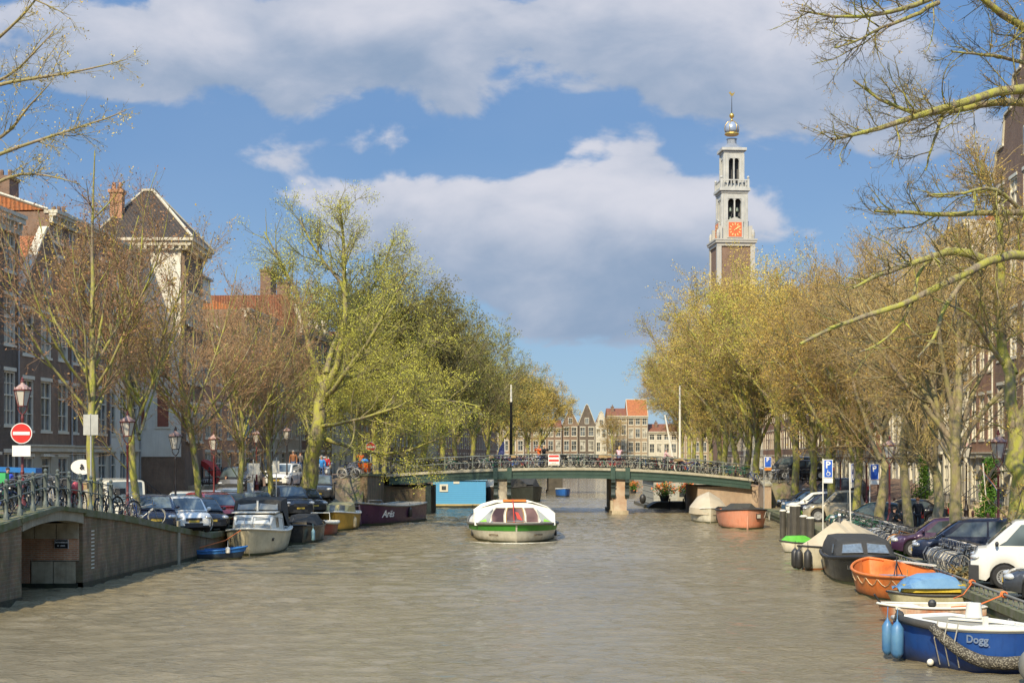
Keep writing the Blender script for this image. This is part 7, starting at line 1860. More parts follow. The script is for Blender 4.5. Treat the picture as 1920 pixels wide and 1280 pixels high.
# mooring posts in the water
POSTW = mat('tarred timber', (.085, .075, .055), .85, col2=(.05, .045, .035), vs=3, bump=.5, streak=.6)
for px, dd, r_, top_, lb in ((1468, 75.5, .17, 1.45, 'leftmost of the five tarred mooring posts, medium tall'), (1480, 75.2, .15, 1.38, 'second tarred mooring post from the left, slim'), (1491, 74.4, .30, 1.75, 'thickest and tallest tarred mooring post with a rounded white cap'),
        (1507, 73.2, .20, 1.25, 'low tarred mooring post right of the thickest one'), (1520, 72.4, .21, 1.2, 'rightmost low tarred mooring post')):
    t = thing('mooring_post', lb, 'mooring post', PX(px, dd, 0), group='tarred mooring posts'); b = MB(); b.lathe([(r_, -1), (r_*.98, top_)], 8); b.build('post', POSTW, t, 40)
    b = MB(); b.lathe([(r_*1.06, top_-.02), (r_*1.04, top_+.03), (r_*.7, top_+.07), (.001, top_+.08)], 8); b.build('cap', WHITEP, t, 40)
# ropes from the quay rail to the boats
for a, e, lb in (((12.0, 39.8, .84), (11.9, 38.3, .55), 'orange rope tied to the rail above the rusty white boat'), ((11.75, 36.4, .84), (11.3, 36.6, .5), 'orange rope tied to the quay rail nearest the white bucket')):
    b = MB(); a, e = Vector(a), Vector(e); a.x = XR(a.y)+.1; m_ = (a+e)/2-Vector((0, 0, .12)); b.tube([a, m_, e], .018, 5); 
    for k in range(4): b.torus(.07, .02, 8, 4, Matrix.Translation(a+Vector((0, k*.035-.05, 0))) @ Matrix.Rotation(R(90), 4, 'X'))
    tag(b.build('mooring_rope', ROPEO), lb, 'rope')
# ================================================================ STREET FURNITURE, SIGNS, PLANTS, PEOPLE
LRED = mat('dark red lamp paint', (.16, .022, .02), .45, col2=(.10, .02, .018), vs=7, coat=.2)
LBLK = mat('black lamp paint', (.03, .022, .02), .45, coat=.2)
LGL = mat('milky lantern glass', (.56, .53, .44), .25, var=.12, vs=4)
LCR = mat('faded crown paint', (.46, .36, .30), .5, col2=(.32, .14, .11), vs=14)
def lamp_proto(mt):
    t = thing('street_lamp', 'x', 'street lamp')
    b = MB(); b.lathe([(.21, 0), (.21, .12), (.15, .2), (.13, .75), (.16, .8), (.11, .9), (.075, 1.1), (.06, 1.3), (.075, 1.34), (.05, 1.4), (.042, 3.15), (.06, 3.2), (.06, 3.28), (.035, 3.34), (.03, 3.4)], 10); b.build('post', mt, t, 40)
    b = MB()
    for s in (-1, 1): b.tube([(0, 0, 3.36), (s*.10, 0, 3.46), (s*.16, 0, 3.58), (s*.14, 0, 3.68)], .022, 5)
    b.build('fork', mt, t)
    ln = MB(); r0, r1 = .165, .30
    for k in range(6):
        a = math.pi/3*k; ln.tube([(r0*math.cos(a), r0*math.sin(a), 3.68), (r1*math.cos(a), r1*math.sin(a), 4.24)], .013, 4)
    ln.lathe([(r0+.02, 3.66), (r0+.02, 3.69), (.02, 3.69)], 6); ln.lathe([(r1-.01, 4.23), (r1+.03, 4.23), (r1+.035, 4.27), (r1-.01, 4.27)], 6)
    lo = ln.build('lantern_frame', mt, t)
    g = MB(); g.lathe([(r0-.012, 3.70), (r1-.02, 4.23)], 6); g.build('lantern_glass', LGL, lo)
    b = MB(); b.lathe([(r1+.01, 4.275), (.22, 4.36), (.12, 4.44), (.07, 4.47), (.06, 4.52)], 6)
    for k in range(6):
        a = math.pi/3*k+math.pi/6; b.cbox(.27*math.cos(a), .27*math.sin(a), 4.31, .02, .1, .1, rz=a)
    b.build('crown_roof', LCR, t)
    b = MB(); b.ball(0, 0, 4.56, .075, .075, .06, 8, 6); b.lathe([(.03, 4.6), (.05, 4.64), (.012, 4.72)], 8); b.build('finial', mt, t, True)
    return t
LP = [lamp_proto(LRED), lamp_proto(LBLK)]; LU = [False, False]
def lamp(k, loc, label, sc=1.0):
    if LU[k]: o = dup(LP[k])
    else: o = LP[k]; LU[k] = True
    o.location = loc; o.scale = (sc, sc, sc); o['label'] = label; o['group'] = 'crowned canal street lamps'
def LG(px, d): v = XL(d)-(px-960)/2667*d; return G(-1, d, v)
def RG(px, d): v = (px-960)/2667*d-XR(d); return G(1, d, v)
p = LG(42, 47.6)
lamp(0, p, 'dark red street lamp carrying the nearest no entry sign at the left edge', .94)
lamp(0, LG(239, 57.5), 'dark red street lamp at the sloping wall top beside the old cream van')
lamp(1, LG(329, 65), 'black street lamp between the second and third young trees')
lamp(0, LG(401, 76), 'dark red street lamp in front of the orange brick house')
lamp(0, LG(481, 94), 'dark red street lamp by the steps behind the two notice boards', .96)
lamp(1, LG(538, 95.5), 'dark street lamp just left of the two standing people', .96)
lamp(1, LG(736, 121), 'street lamp behind the bikes past the left end of the bridge', 1.0)
lamp(0, RG(1872, 50.5), 'dark red street lamp behind the white van, nearest one on the right bank')
lamp(0, RG(1668, 66), 'dark red street lamp beside the bent tree trunk behind the bike racks')
lamp(0, RG(1625, 76), 'dark red street lamp partly hidden by a trunk left of the bent tree')
lamp(0, RG(1576, 95), 'dark red street lamp behind the disabled parking sign')
lamp(1, RG(1497, 108), 'black street lamp between the forked trees near the bridge end')
lamp(1, RG(1812, 78), 'hanging looking dark lamp between two trunks by the stone stoop')
SREDM = mat('sign red', (.62, .03, .02), .4, var=.1); SWHT = mat('sign white', (.78, .76, .68), .45, var=.08); SBLU = mat('sign blue', (.015, .10, .48), .4, var=.1); SGRY = mat('sign back grey', (.50, .49, .42), .5); POLE = mat('galvanised pole', (.46, .46, .42), .45, .3, var=.2)
def face_cam(p): return math.atan2(-p[0], -(-p[1]))  # small turn towards the canal
def no_entry(loc, rz, r, label, pole_h=None, plate=True, z=2.4):
    t = thing('no_entry_sign', label, 'road sign', loc, rz)
    if pole_h: b = MB(); b.tube([(0, .05, 0), (0, .05, pole_h)], .035, 8); b.build('pole', POLE, t)
    Mx = Matrix.Translation((0, 0, z)) @ Matrix.Rotation(R(90), 4, 'X')
    b = MB(); b.lathe([(r, -.02), (r, .0), (.001, .002)], 32, Mx); b.build('rim', SWHT, t)
    b = MB(); b.lathe([(r*.92, .004), (.001, .005)], 32, Mx); b.build('disc', SREDM, t)
    b = MB(); b.box(-r*.78, r*.78, -.014, -.007, z-r*.16, z+r*.16); b.build('bar', SWHT, t)
    if plate: b = MB(); b.box(-r*.85, r*.85, -.012, .01, z-r-.42, z-r-.06); b.build('plate', SWHT, t)
q = LG(40, 47.3); s_ = 2667/47.3
no_entry((q.x, q.y, 0), R(8), .345, 'round red no entry sign on the lamp post at the left edge', None, True, 4.4+(853-812)/s_)
q = LG(695, 102); no_entry((q.x, q.y, q.z), R(6), .36, 'small looking round red no entry sign on its own pole at the bridge ramp', 2.3, False, 2.1)
def board_sign(loc, rz, label, z, w, h, pole, n=2, back=SGRY, extra=None, tilt=0.0):
    t = thing('notice_board', label, 'sign', loc, rz)
    b = MB(); b.tube([(0, .04, 0), (tilt, .04, pole)], .03, 8); b.build('pole', POLE, t)
    for i in range(n):
        x = (i-(n-1)/2)*(w+.02); b = MB(); b.box(x-w/2+tilt*.8, x+w/2+tilt*.8, -.02, .005, z, z+h); b.build('board', back, t)
    if extra: b = MB(); b.box(-w, 0, -.03, -.01, extra, extra+h*.9); b.build('board', back, t)
    return t
board_sign(LG(170, 50), R(10), 'pair of pale sign backs on a white pole before the first young tree', 2.85-.1, .24, .72, 3.5)
board_sign(LG(475, 71), R(5), 'grey double notice board on a pole behind the cabin boat', 2.45, .3, .55, 3.2, 2, SGRY, 1.55)
board_sign(LG(517, 72.5), R(-10), 'grey notice board on a leaning white pole in front of the black off road car', 2.5, .36, .6, 3.3, 1, SGRY, None, .02)
def p_sign(loc, rz, label, z=2.55, w=.42, h=.9, wheel=True, lean=0.0, orange=False):
    t = thing('parking_sign', label, 'road sign', loc, rz); t.rotation_euler = (0, lean, rz)
    b = MB(); b.tube([(-w/2-.03, .04, 0), (-w/2-.03, .04, z+h+.05)], .03, 8); b.build('pole', WHITEP if not orange else POLE, t)
    b = MB(); b.box(-w/2, w/2, -.02, .01, z, z+h); b.build('border', SWHT, t)
    b = MB(); b.box(-w/2+.03, w/2-.03, -.028, -.021, z+.03, z+h-.03); bl = b.build('panel', SBLU, t)
    lettering('P', h*.52, SWHT, bl, (-.01, -.034, z+h*.70), (R(90), 0, 0), .012)
    if wheel:
        b = MB(); Mx = Matrix.Translation((.01, -.034, z+h*.22)) @ Matrix.Rotation(R(90), 4, 'X'); b.torus(.085, .014, 14, 4, Mx); b.tube([(-.02, -.036, z+h*.44), (-.02, -.036, z+h*.28), (.06, -.036, z+h*.28), (.09, -.036, z+h*.16)], .016, 4); b.build('wheelchair', SWHT, bl)
    b = MB(); b.box(-w/2, w/2, -.02, .01, z-h*.28, z-.02); b.build('plate', SWHT if not orange else mat('sign orange', (.7, .25, .03), .5), t)
p_sign(RG(1553, 66), R(-14), 'blue disabled parking sign with a white wheelchair, nearest one on the right bank', 2.9-.15, .42, .85)
p_sign(RG(1600, 61), R(62), 'blue parking sign seen edge on atop a leaning white pole', 2.65, .4, .8, True, -.07)
p_sign(RG(1640, 72), R(-14), 'blue parking sign hanging half behind a slim trunk', 2.55, .42, .8, False)
p_sign(RG(1440, 93), R(-12), 'small blue parking sign with an orange plate by the pink boat', 3.0, .45, .7, False, 0, True)
# red and white navigation board on the bridge railing
t = thing('navigation_board', 'red and white striped board hanging on the bridge railing over the middle arch', 'sign', (3.13, BD0-.16, zdeck(3)), 0)
b = MB(); b.box(-.42, .42, -.03, .03, .18, 1.0); b.build('board', SWHT, t)
for z in (.80, .48): b = MB(); b.box(-.37, .37, -.04, -.031, z, z+.15); b.build('red_stripe', SREDM, t)
lettering('PAS OP', .10, mat('grey lettering', (.25, .22, .2), .6), t, (0, -.036, .37), (R(90), 0, 0), 0)
b = MB(); b.box(-.36, .36, -.04, -.031, .21, .30); b.build('plate', mat('beige plate', (.55, .47, .33), .6), t)
# quay rail on the right
t = thing('quay_rail', 'low grey tubular rail with hoops along the right quay edge', 'railing', (XR(26)+.1, 26, .6))
b = MB(); b.tube([(XR(d)-XR(26), d-26, .24) for d in fr(26, 56, 2)], .038, 8); b.build('tube_rail', STEEL if False else mat('grey painted steel', (.22, .21, .17), .6, streak=.3), t, True)
b = MB(); b.tube([(0, 0, 0), (0, 0, .14), (0, .04, .22)], .022, 5); b.tube([(0, 0, .02), (0, .16, .03)], .02, 4); pm = b.mesh('foot', MATS['grey painted steel'], True)
for k in range(60): d = 26+.5*k; link('foot', pm, t, (XR(d)-XR(26), d-26, 0))
# amsterdam bollards by the facades on the right
b = MB(); b.lathe([(.10, 0), (.095, .15), (.065, .2), (.06, .75), (.075, .78), (.075, .9), (.05, .98), (.001, 1.0)], 8); bm = b.mesh('bollard', mat('dark red brown bollard', (.10, .04, .03), .6), 40)
for k in range(14):
    d = 60+k*3.1; o = link('bollard', bm, None, G(1, d, 7.9)); tag(o, 'dark red brown iron bollard ' + zones(d, (68, 76, 85, 99), ('between the forked tree and the stone stoop', 'by the two walking people', 'along the pavement behind the tan saloon trunks', 'far along the right pavement')), 'bollard', 'iron bollards along the right pavement')
# ivy, flag, plants on the right
def plant(name, label, cat, loc, boxes, n, sz, cols, seed=1, stem=True):
    t = thing(name, label, cat, loc); rs = np.random.RandomState(seed); V = []; F = []; o = 0; parts = []
    for (cx, cy, cz, sx, sy, sz_, m) in boxes:
        k = int(n*m); P_ = rs.randn(k, 3)*[sx*.45, sy*.45, sz_*.45]; P_ = np.clip(P_, [-sx, -sy, -sz_], [sx, sy, sz_])+[cx, cy, cz]; PP = np.repeat(P_[:, None], 2, 1); PP[:, 1] += [0, 0, .02]
        v, f = leaves(rs, PP, k, sz, 0, .05); parts.append((v, f, 0))
    link('leaves', npmesh('leaves', parts, [leafmat('leaves '+label[:14], cols)]), t)
    if stem: b = MB(); b.tube([(0, 0, 0), (.03, 0, boxes[0][2]*.6), (0, 0, boxes[0][2])], .05, 5); b.build('stem', BARKG, t)
    return t
GRN = ((.035, .10, .012), (.06, .15, .02), (.12, .22, .03))
def FR(d, v=11.6, z=.6): return Vector((XR(d)+v, d, z))
def FRpx(px, v):   # point on the line v metres inland seen in this direction
    d = 2667*(9.4+v)/(px-1186.7); return d
dI = FRpx(1732, 10.6); plant('ivy', 'tall narrow ivy climbing the brick front behind the second lamp post', 'ivy', FR(dI, 10.6), [(0, 0, 1.0, .8, .3, 1.0, .9), (0, 0, 2.8, .35, .25, 1.4, 1), (0, 0, 4.4, .3, .25, .9, .7)], 1700, (.05, .10), GRN, 3)
dI = FRpx(1853, 10.0); plant('climbing_shrub', 'green shrub climbing beside the door below the flag', 'shrub', FR(dI, 10.0), [(0, 0, .6, .7, .3, .6, .9), (0, 0, 1.8, .45, .3, .8, 1), (.1, 0, 3.0, .4, .3, .7, .9)], 1700, (.05, .10), GRN, 4)
dI = FRpx(1790, 9.2); plant('potted_shrub', 'small round shrub on the pavement beside the stoop', 'shrub', FR(dI, 9.2), [(0, 0, .7, .4, .3, .4, 1)], 700, (.05, .09), GRN, 5)
t = thing('flag', 'faded red white and blue flag hanging from a slanted pole at the house front', 'flag', FR(72, 10.4, 0)); t.location.x = (1843-960)/2667*72; s_ = 2667/72
Zf = lambda y: 4.4+(853-y)/s_
b = MB(); b.tube([(-.0, 0, Zf(868)), (.15, 0, Zf(930)), (.55, .6, Zf(945))], .03, 5); b.build('pole', WHITEP, t)
cols_ = (mat('flag red', (.62, .07, .04), .85), mat('flag white', (.7, .66, .58), .85), mat('flag blue', (.10, .17, .42), .85))
for i in range(3):
    b = MB(); rows = []
    for k in range(9):
        u = k/8; x = -.05+u*.80; z = Zf(880)-u*1.05; w = .28*(1-.3*u); dx = .10*math.sin(u*7); a = (i/3-.5)*w*2; e = ((i+1)/3-.5)*w*2
        rows.append([(x+a*.5, dx*.6+a*.3, z+a*-.9), (x+e*.5, dx*.6+e*.3, z+e*-.9)])
    b.loft(rows, False); b.build('stripe', cols_[[0, 1, 2][i]] if True else None, t, True)
t = thing('bay_window', 'rounded dark awning over the door right of the slim cream pilasters', 'awning', FR(78, 10.9, 4.0)); b = MB(); rg = []
for k in range(7): a = math.pi/2*k/6; rg.append([(-1.1*math.sin(a), -1.2, -1.0+1.0*math.cos(a)), (-1.1*math.sin(a), 1.2, -1.0+1.0*math.cos(a))])
b.loft(rg, False); t.name = 'awning'; b.build('canopy', mat('dark olive canvas', (.045, .045, .035), .85), t, True); b = MB(); b.tube([(-1.1, -1.2, -1.0), (-1.1, 1.2, -1.0)], .03, 5); b.tube([(0, -1.2, 0), (0, 1.2, 0)], .03, 5); b.build('frame', IRONB, t)
# red awning of the cafe on the left with its lettering
t = thing('awning', 'red rounded awning over the door behind the last young tree on the left', 'awning', (XL(98)-11.3, 98, 4.1)); b = MB(); rg = []
for k in range(7): a = math.pi/2*k/6; rg.append([(1.3*math.sin(a), -1.1, -1.3+1.3*math.cos(a)), (1.3*math.sin(a), 1.4, -1.3+1.3*math.cos(a))])
b.loft(rg, False); b.f.append(tuple(range(0, 14, 2))); b.mi.append(0); b.build('canopy', mat('red canvas', (.42, .03, .02), .8), t); lettering('HOTEL', .30, LW, t, (.75, -1.12, -1.45), (R(90), 0, 0), .004)
b = MB(); b.box(1.27, 1.31, -1.1, 1.4, -1.62, -1.3); b.build('valance', MATS['red canvas'], t)
# foliage tufts on the quay
for (px, d, sd_, lb, rgt) in ((1770, 43.6, 11, 'tuft of dry straw coloured grass before the white van', 1), (1680, 54, 12, 'low green weeds at the quay edge by the purple car', 1), (1420, 86, 13, 'rough green weeds by the pink boat', 1)):
    p = RG(px, d) if rgt else LG(px, d); col = ((.45, .33, .12), (.38, .27, .10), (.52, .40, .17)) if sd_ == 11 else GRN
    t = plant('grass_tuft', lb, 'grass', (XR(d)+.75 if sd_ != 13 else XR(d)+.5, d, .58), [(0, 0, .12, .35, .5, .22, 1)], 900, (.06, .14), col, sd_, False)

# oval shop sign and graffiti on the left side house
t = thing('oval_sign', 'white oval sign hanging from an iron bracket behind the first young tree', 'sign', (XL(64)-9.6, 64, 0)); t.location = PX(154, 62, 0); zz = 4.4+(853-875)/(2667/62)
b = MB(); b.lathe([(.5, -.03), (.5, 0), (.001, .004)], 24, Matrix.Translation((0, 0, zz)) @ Matrix.Scale(.66, 4, (0, 0, 1)) @ Matrix.Rotation(R(90), 4, 'X')); b.build('panel', SWHT, t)
lettering('&', .34, IRONB, t, (0, -.04, zz), (R(90), 0, 0), .004); b = MB(); b.tube([(-1.4, 0, zz+.55), (.5, 0, zz+.55)], .025, 5); b.tube([(0, 0, zz+.55), (0, 0, zz+.33)], .012, 4); b.build('bracket', IRONB, t)

# ---------------------------------------------------------------- people
SKIN = mat('skin', (.52, .30, .19), .6, var=.1)
CL = {n: mat('cloth '+n, col_, .9, var=.25, vs=6, bump=.3, bs=25) for n, col_ in (('blue', (.04, .25, .62)), ('orange', (.75, .15, .03)), ('denim', (.06, .10, .20)), ('black', (.02, .02, .022)), ('brown', (.26, .11, .045)), ('grey', (.13, .12, .11)), ('pink', (.62, .38, .38)), ('red', (.48, .03, .04)), ('navy', (.03, .045, .10)), ('royal', (.06, .10, .55)), ('khaki', (.30, .25, .15)))}
HAIR = {n: mat('hair '+n, col_, .8, var=.3, vs=20) for n, col_ in (('blond', (.55, .38, .16)), ('dark', (.035, .025, .02)), ('grey', (.35, .32, .28)), ('ginger', (.45, .18, .06)))}
def skinmesh(name, verts, edges, radii, m):
    me = D.meshes.new(name); me.from_pydata(verts, edges, []); o = D.objects.new(name, me); COL.objects.link(o)
    sm = o.modifiers.new('skin', 'SKIN'); sm.use_smooth_shade = True
    for i, v in enumerate(me.skin_vertices[0].data):
        r_ = radii[i]; v.radius = r_ if isinstance(r_, tuple) else (r_, r_); v.use_root = (i == 0)
    ss = o.modifiers.new('sub', 'SUBSURF'); ss.levels = 1; ss.render_levels = 1
    bpy.context.view_layer.update()
    out = D.meshes.new_from_object(o.evaluated_get(bpy.context.evaluated_depsgraph_get()))
    D.objects.remove(o); out.materials.clear(); out.materials.append(m); out.shade_smooth(); out.name = name
    return out
def person(label, loc, rz, top, legs, hair, H=1.75, pose='stand', long_hair=False, bag=None, group=None):
    """faces local -y"""
    t = thing('person', label, 'person', loc, rz, group); k = H/1.75
    lean = {'stand': 0, 'walk': .03, 'lean': .32, 'photo': 0, 'cycle': .12}.get(pose, 0)
    hip = (0, .0, .93); ch = (0, -lean*.6, 1.25); nk = (0, -lean, 1.47); hd = (0, -lean-.03, 1.63)
    st = .22 if pose == 'walk' else .03
    J = {'hip': hip, 'waist': (0, -lean*.25, 1.07), 'chest': ch, 'neck': nk, 'head': hd, 'crown': (0, hd[1], 1.70)}
    for s, n in ((-1, 'l'), (1, 'r')):
        f = s*st
        J['hp'+n] = (s*.09, 0, .88); J['kn'+n] = (s*.10, -f*.5-.02, .49); J['an'+n] = (s*.10, -f+.03, .08); J['to'+n] = (s*.11, -f-.13, .04)
        J['sh'+n] = (s*.185, ch[1]-lean*.25, 1.42)
        if pose in ('photo',): J['el'+n] = (s*.27, -.22, 1.30); J['wr'+n] = (s*.10, -.32, 1.52)
        elif pose in ('lean', 'cycle'): J['el'+n] = (s*.24, -lean-.16, 1.17); J['wr'+n] = (s*.16, -lean-.40, 1.10)
        else: J['el'+n] = (s*.25, .02-f*.3, 1.14); J['wr'+n] = (s*.25, -.10+f*.4, .90)
        w = Vector(J['wr'+n]); e = Vector(J['el'+n]); d_ = (w-e).normalized(); J['pm'+n] = tuple(w+d_*.07)
        side = d_.cross(Vector((1, 0, 0))).normalized()
        for i in range(4): base = w+d_*.09+side*(i-1.5)*.02; J['f%d%s' % (i, n)] = tuple(base); J['g%d%s' % (i, n)] = tuple(base+d_*(.07-.008*abs(i-1.4))+Vector((-s*.015, 0, 0)))
        J['th'+n] = tuple(w+d_*.045+side*.055)
    J = {a: tuple(x*k for x in b_) for a, b_ in J.items()}
    def sk(nm, names, edges, rad, m):
        return link(nm, skinmesh(nm, [J[a] for a in names], [(names.index(a), names.index(b_)) for a, b_ in edges], [tuple(x*k for x in r_) if isinstance(r_, tuple) else r_*k for r_ in rad], m), t)
    nm = ['hip', 'waist', 'chest', 'neck', 'head', 'crown']; E = [('hip', 'waist'), ('waist', 'chest'), ('chest', 'neck'), ('neck', 'head'), ('head', 'crown')]; rd = [(.13, .10), (.12, .09), (.15, .10), .055, (.085, .10), (.055, .07)]
    for n in 'lr':
        a = ['hp'+n, 'kn'+n, 'an'+n, 'to'+n, 'sh'+n, 'el'+n, 'wr'+n, 'pm'+n]; nm += a; rd += [.085, .055, .038, .03, .055, .042, .026, (.035, .016)]
        E += [('hip', a[0]), (a[0], a[1]), (a[1], a[2]), (a[2], a[3]), ('chest', a[4]), (a[4], a[5]), (a[5], a[6]), (a[6], a[7])]
        for i in range(4): nm += ['f%d%s' % (i, n), 'g%d%s' % (i, n)]; rd += [.009, .008]; E += [(a[7], 'f%d%s' % (i, n)), ('f%d%s' % (i, n), 'g%d%s' % (i, n))]
        nm.append('th'+n); rd.append(.009); E.append((a[6], 'th'+n))
    body = sk('body', nm, E, rd, SKIN)
    hx, hy, hz = [x for x in J['head']]
    b = MB(); b.ball(hx, hy-.098*k, hz-.01*k, .014*k, .022*k, .024*k, 6, 4); b.build('nose', SKIN, body, True)
    for s in (-1, 1):
        b = MB(); b.ball(hx+s*.034*k, hy-.088*k, hz+.018*k, .013*k, .008*k, .008*k, 6, 4); b.build('eye', IRONB, body, True)
        b = MB(); b.ball(hx+s*.088*k, hy, hz, .012*k, .02*k, .03*k, 6, 4); b.build('ear', SKIN, body, True)
    b = MB(); b.cbox(hx, hy-.092*k, hz-.05*k, .05*k, .012*k, .012*k); b.build('mouth', mat('lips', (.38, .12, .10), .6), body)
    jn = ['waist', 'chest', 'neck', 'hip']; je = [('waist', 'chest'), ('chest', 'neck'), ('waist', 'hip')]; jr = [(.155, .12), (.18, .13), (.085, .075), (.16, .13)]
    for n in 'lr': jn += ['sh'+n, 'el'+n, 'wr'+n]; je += [('chest', 'sh'+n), ('sh'+n, 'el'+n), ('el'+n, 'wr'+n)]; jr += [.078, .06, .045]
    sk('jacket', jn, je, jr, CL[top])
    tn = ['hip']; te = []; tr_ = [(.148, .115)]
    for n in 'lr': tn += ['hp'+n, 'kn'+n, 'an'+n]; te += [('hip', 'hp'+n), ('hp'+n, 'kn'+n), ('kn'+n, 'an'+n)]; tr_ += [.10, .072, .058]
    sk('trousers', tn, te, tr_, CL[legs])
    for n, s in (('l', -1), ('r', 1)):
        a, c_ = J['an'+n], J['to'+n]; b = MB(); b.ball((a[0]+c_[0])/2, (a[1]+c_[1])/2, .045*k, .052*k, .14*k, .05*k, 8, 5); b.build('shoe', IRONB, t, True)
    b = MB(); b.ball(hx, hy+.018*k, hz+.035*k, .097*k, .105*k, .085*k, 10, 7)
    if long_hair: b.ball(hx, hy+.06*k, hz-.09*k, .09*k, .06*k, .16*k, 8, 6)
    b.build('hair', HAIR[hair], t, True)
    if bag: b = MB(); b.ball(.27*k, .05, .85*k, .10, .16, .17, 8, 6); b.build('bag', CL[bag], t, True)
    return t
def LZ(px, d): return tuple(LG(px, d))
person('man in a bright blue jacket walking on the quay behind the ochre boat', LZ(603, 99), R(8), 'blue', 'denim', 'grey', 1.78, 'walk')
person('woman in a red coat walking right beside the man in the blue jacket', LZ(612.5, 99.6), R(-10), 'red', 'grey', 'dark', 1.68, 'walk', True, 'khaki')
b = MB(); b.box(-25.2, -17.2, 117.2, 123, .8, 2.69)
person('man in a brown jacket standing above the parked cars left of the leaning tree', (PX(550, 104).x, 104, zg(-1, 104, 8)), R(0), 'brown', 'denim', 'grey', 1.8, 'stand')
person('dark haired person in grey standing close to the man in the brown jacket', (PX(563, 104.3).x, 104.3, zg(-1, 104.3, 8)), R(150), 'grey', 'denim', 'dark', 1.7, 'stand')
person('person in black on the steps beside a red lamp post', (PX(470, 101).x, 101, 2.7), R(20), 'black', 'denim', 'dark', 1.75, 'stand')
person('person in black by the steps of the orange brick house, bikes heaped above', LZ(423, 92), R(40), 'black', 'denim', 'dark', 1.72, 'walk')
person('woman in an orange coat behind the orange cargo bike at the ramp', LZ(677, 104), R(200), 'orange', 'navy', 'blond', 1.72, 'photo', True)
person('person in a navy top and jeans bending over the bikes at the left bridge end', (PX(742, 108).x, 108.3, zdeck(-8)), R(100), 'navy', 'denim', 'dark', 1.72, 'lean')
person('ginger haired person in black on the bridge, left of the couple', (PX(1011, 109).x, 109.3, zdeck(2)), R(-40), 'orange', 'denim', 'ginger', 1.72, 'photo')
person('blond woman in black on the bridge just left of the striped board', (PX(1020, 109).x, 109.1, zdeck(2.4)), R(30), 'black', 'black', 'blond', 1.72, 'photo', True)
person('person in a pale pink top among the bikes on the bridge, right of its middle', (PX(1161, 109).x, 109.2, zdeck(8)), R(170), 'pink', 'denim', 'blond', 1.7, 'lean', True)
person('person in pink at the right part of the bridge beneath the white masts', (PX(1247, 110).x, 110.3, zdeck(11.8)), R(90), 'pink', 'grey', 'grey', 1.7, 'cycle')
person('tall person in a dark coat walking away behind the trunks on the right', tuple(RG(1695, 70)), R(165), 'black', 'grey', 'dark', 1.82, 'walk')
person('ginger haired person in a black jacket walking left of the mossy trunk', tuple(RG(1721, 70)), R(170), 'black', 'black', 'ginger', 1.72, 'walk')
person('person in black crouching close to the bent tree and red lamp post', tuple(RG(1668, 62)), R(120), 'black', 'black', 'dark', 1.55, 'lean')
person('child in bright blue at the knobbed railing of the side bridge, facing left', tuple(G(-1, 44.2, 1.5)), R(-60), 'royal', 'royal', 'blond', 1.2, 'lean')
person('child in royal blue clothes beside the other blue child on the side bridge', tuple(G(-1, 45.1, 1.5)), R(40), 'royal', 'black', 'dark', 1.25, 'stand')
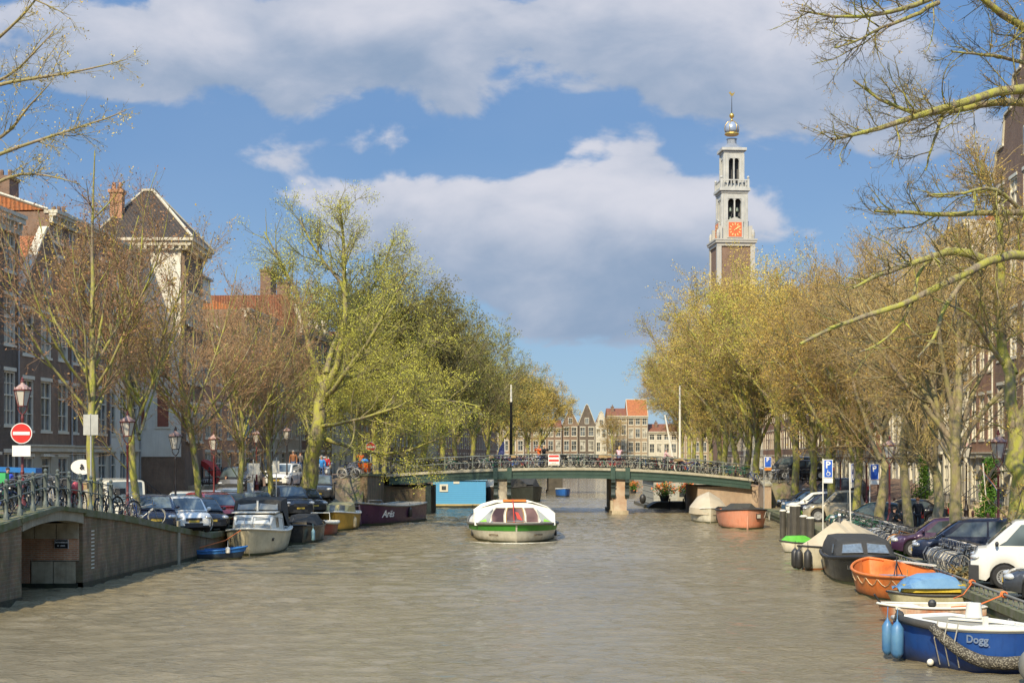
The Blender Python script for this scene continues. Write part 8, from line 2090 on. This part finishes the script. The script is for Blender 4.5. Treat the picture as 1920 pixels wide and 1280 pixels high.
# cargo bike
p = LG(680, 101.2); t = thing('cargo_bike', 'orange box cargo bike parked at the bridge ramp in front of the orange coat', 'cargo bike', (p.x, p.y, zg(-1, 101.2, 2.4)), R(80))
b = MB(); b.loft([[(.2, -.3, .35), (.2, .3, .35), (1.0, .3, .35), (1.0, -.3, .35)], [(.05, -.38, 1.0), (.05, .38, 1.0), (1.15, .38, 1.0), (1.15, -.38, 1.0)]], True, True, False); b.build('box', mat('orange cargo box', (.72, .13, .02), .5), t)
Mx = Matrix.Rotation(R(90), 4, 'X')
for x, y, r_ in ((.75, -.42, .26), (.75, .42, .26), (-.85, 0, .33)): b = MB(); b.torus(r_, .03, 14, 5, Mx); w_ = b.build('wheel', TYRE, t); w_.location = (x, y, r_+.03)
b = MB(); b.tube([(-.85, 0, .36), (-.3, 0, .4), (.1, 0, .6)], .03, 6); b.tube([(-.4, 0, .4), (-.5, 0, .95)], .025, 6); b.tube([(-.05, -.3, 1.12), (-.05, .3, 1.12)], .02, 5); b.tube([(.05, 0, .9), (-.05, 0, 1.12)], .02, 5); b.ball(-.52, 0, .98, .13, .08, .05, 8, 5); b.build('frame', IRONB, t)
b = MB(); b.ball(.55, 0, 1.12, .28, .28, .2, 10, 6); tg_ = b.build('bag', CL['blue'], t, True)
# steps and iron rail block by the orange house
t = thing('stone_steps', 'stone terrace with iron railing before the orange brick house', 'steps', (XL(96)-11.3, 93, .9)); b = MB(); b.box(-.2, 1.6, 0, 12, 0, 1.5); b.build('terrace', STONE, t)
for z in (.5, 1.0):
    b = MB(); b.tube([(1.5, 0, 1.5+z), (1.5, 12, 1.5+z)], .03, 5); b.build('rail', IRONB, t)
b = MB(); b.tube([(0, 0, 0), (0, 0, 1.1)], .04, 6); b.ball(0, 0, 1.15, .07, seg=6, rg=4); pm = b.mesh('post', IRONB)
for k in range(7): link('post', pm, t, (1.5, k*2.0, 1.5))
# green crate, red panniers
for p, mt, nm, lb, sz in ((G(-1, 43.4, 1.0)+Vector((0, 0, .95)), MILK, 'crate', 'bright green crate on a bike at the small side bridge', (.45, .32, .3)), (G(-1, 48.9, .75)+Vector((0, 0, .62)), mat('red vinyl', (.55, .09, .10), .6), 'pannier', 'pair of pinkish red panniers on a bike by the white pole', (.22, .95, .42))):
    b = MB(); sx, sy, sz_ = sz
    if nm == 'crate':
        b.box(-sx/2, sx/2, -sy/2, sy/2, 0, .02)
        for x0, x1, y0, y1 in ((-sx/2, -sx/2+.02, -sy/2, sy/2), (sx/2-.02, sx/2, -sy/2, sy/2), (-sx/2+.02, sx/2-.02, -sy/2, -sy/2+.02), (-sx/2+.02, sx/2-.02, sy/2-.02, sy/2)): b.box(x0, x1, y0, y1, .02, sz_)
    else:
        for s in (-1, 1): b.ball(0, s*sy*.27, sz_/2, sx/2, sy*.24, sz_/2, 10, 6)
        b.cbox(0, 0, sz_*.8, sx*.6, sy*.5, .04)
    o = b.build(nm, mt, None, 40); o.location = p; tag(o, lb, nm)
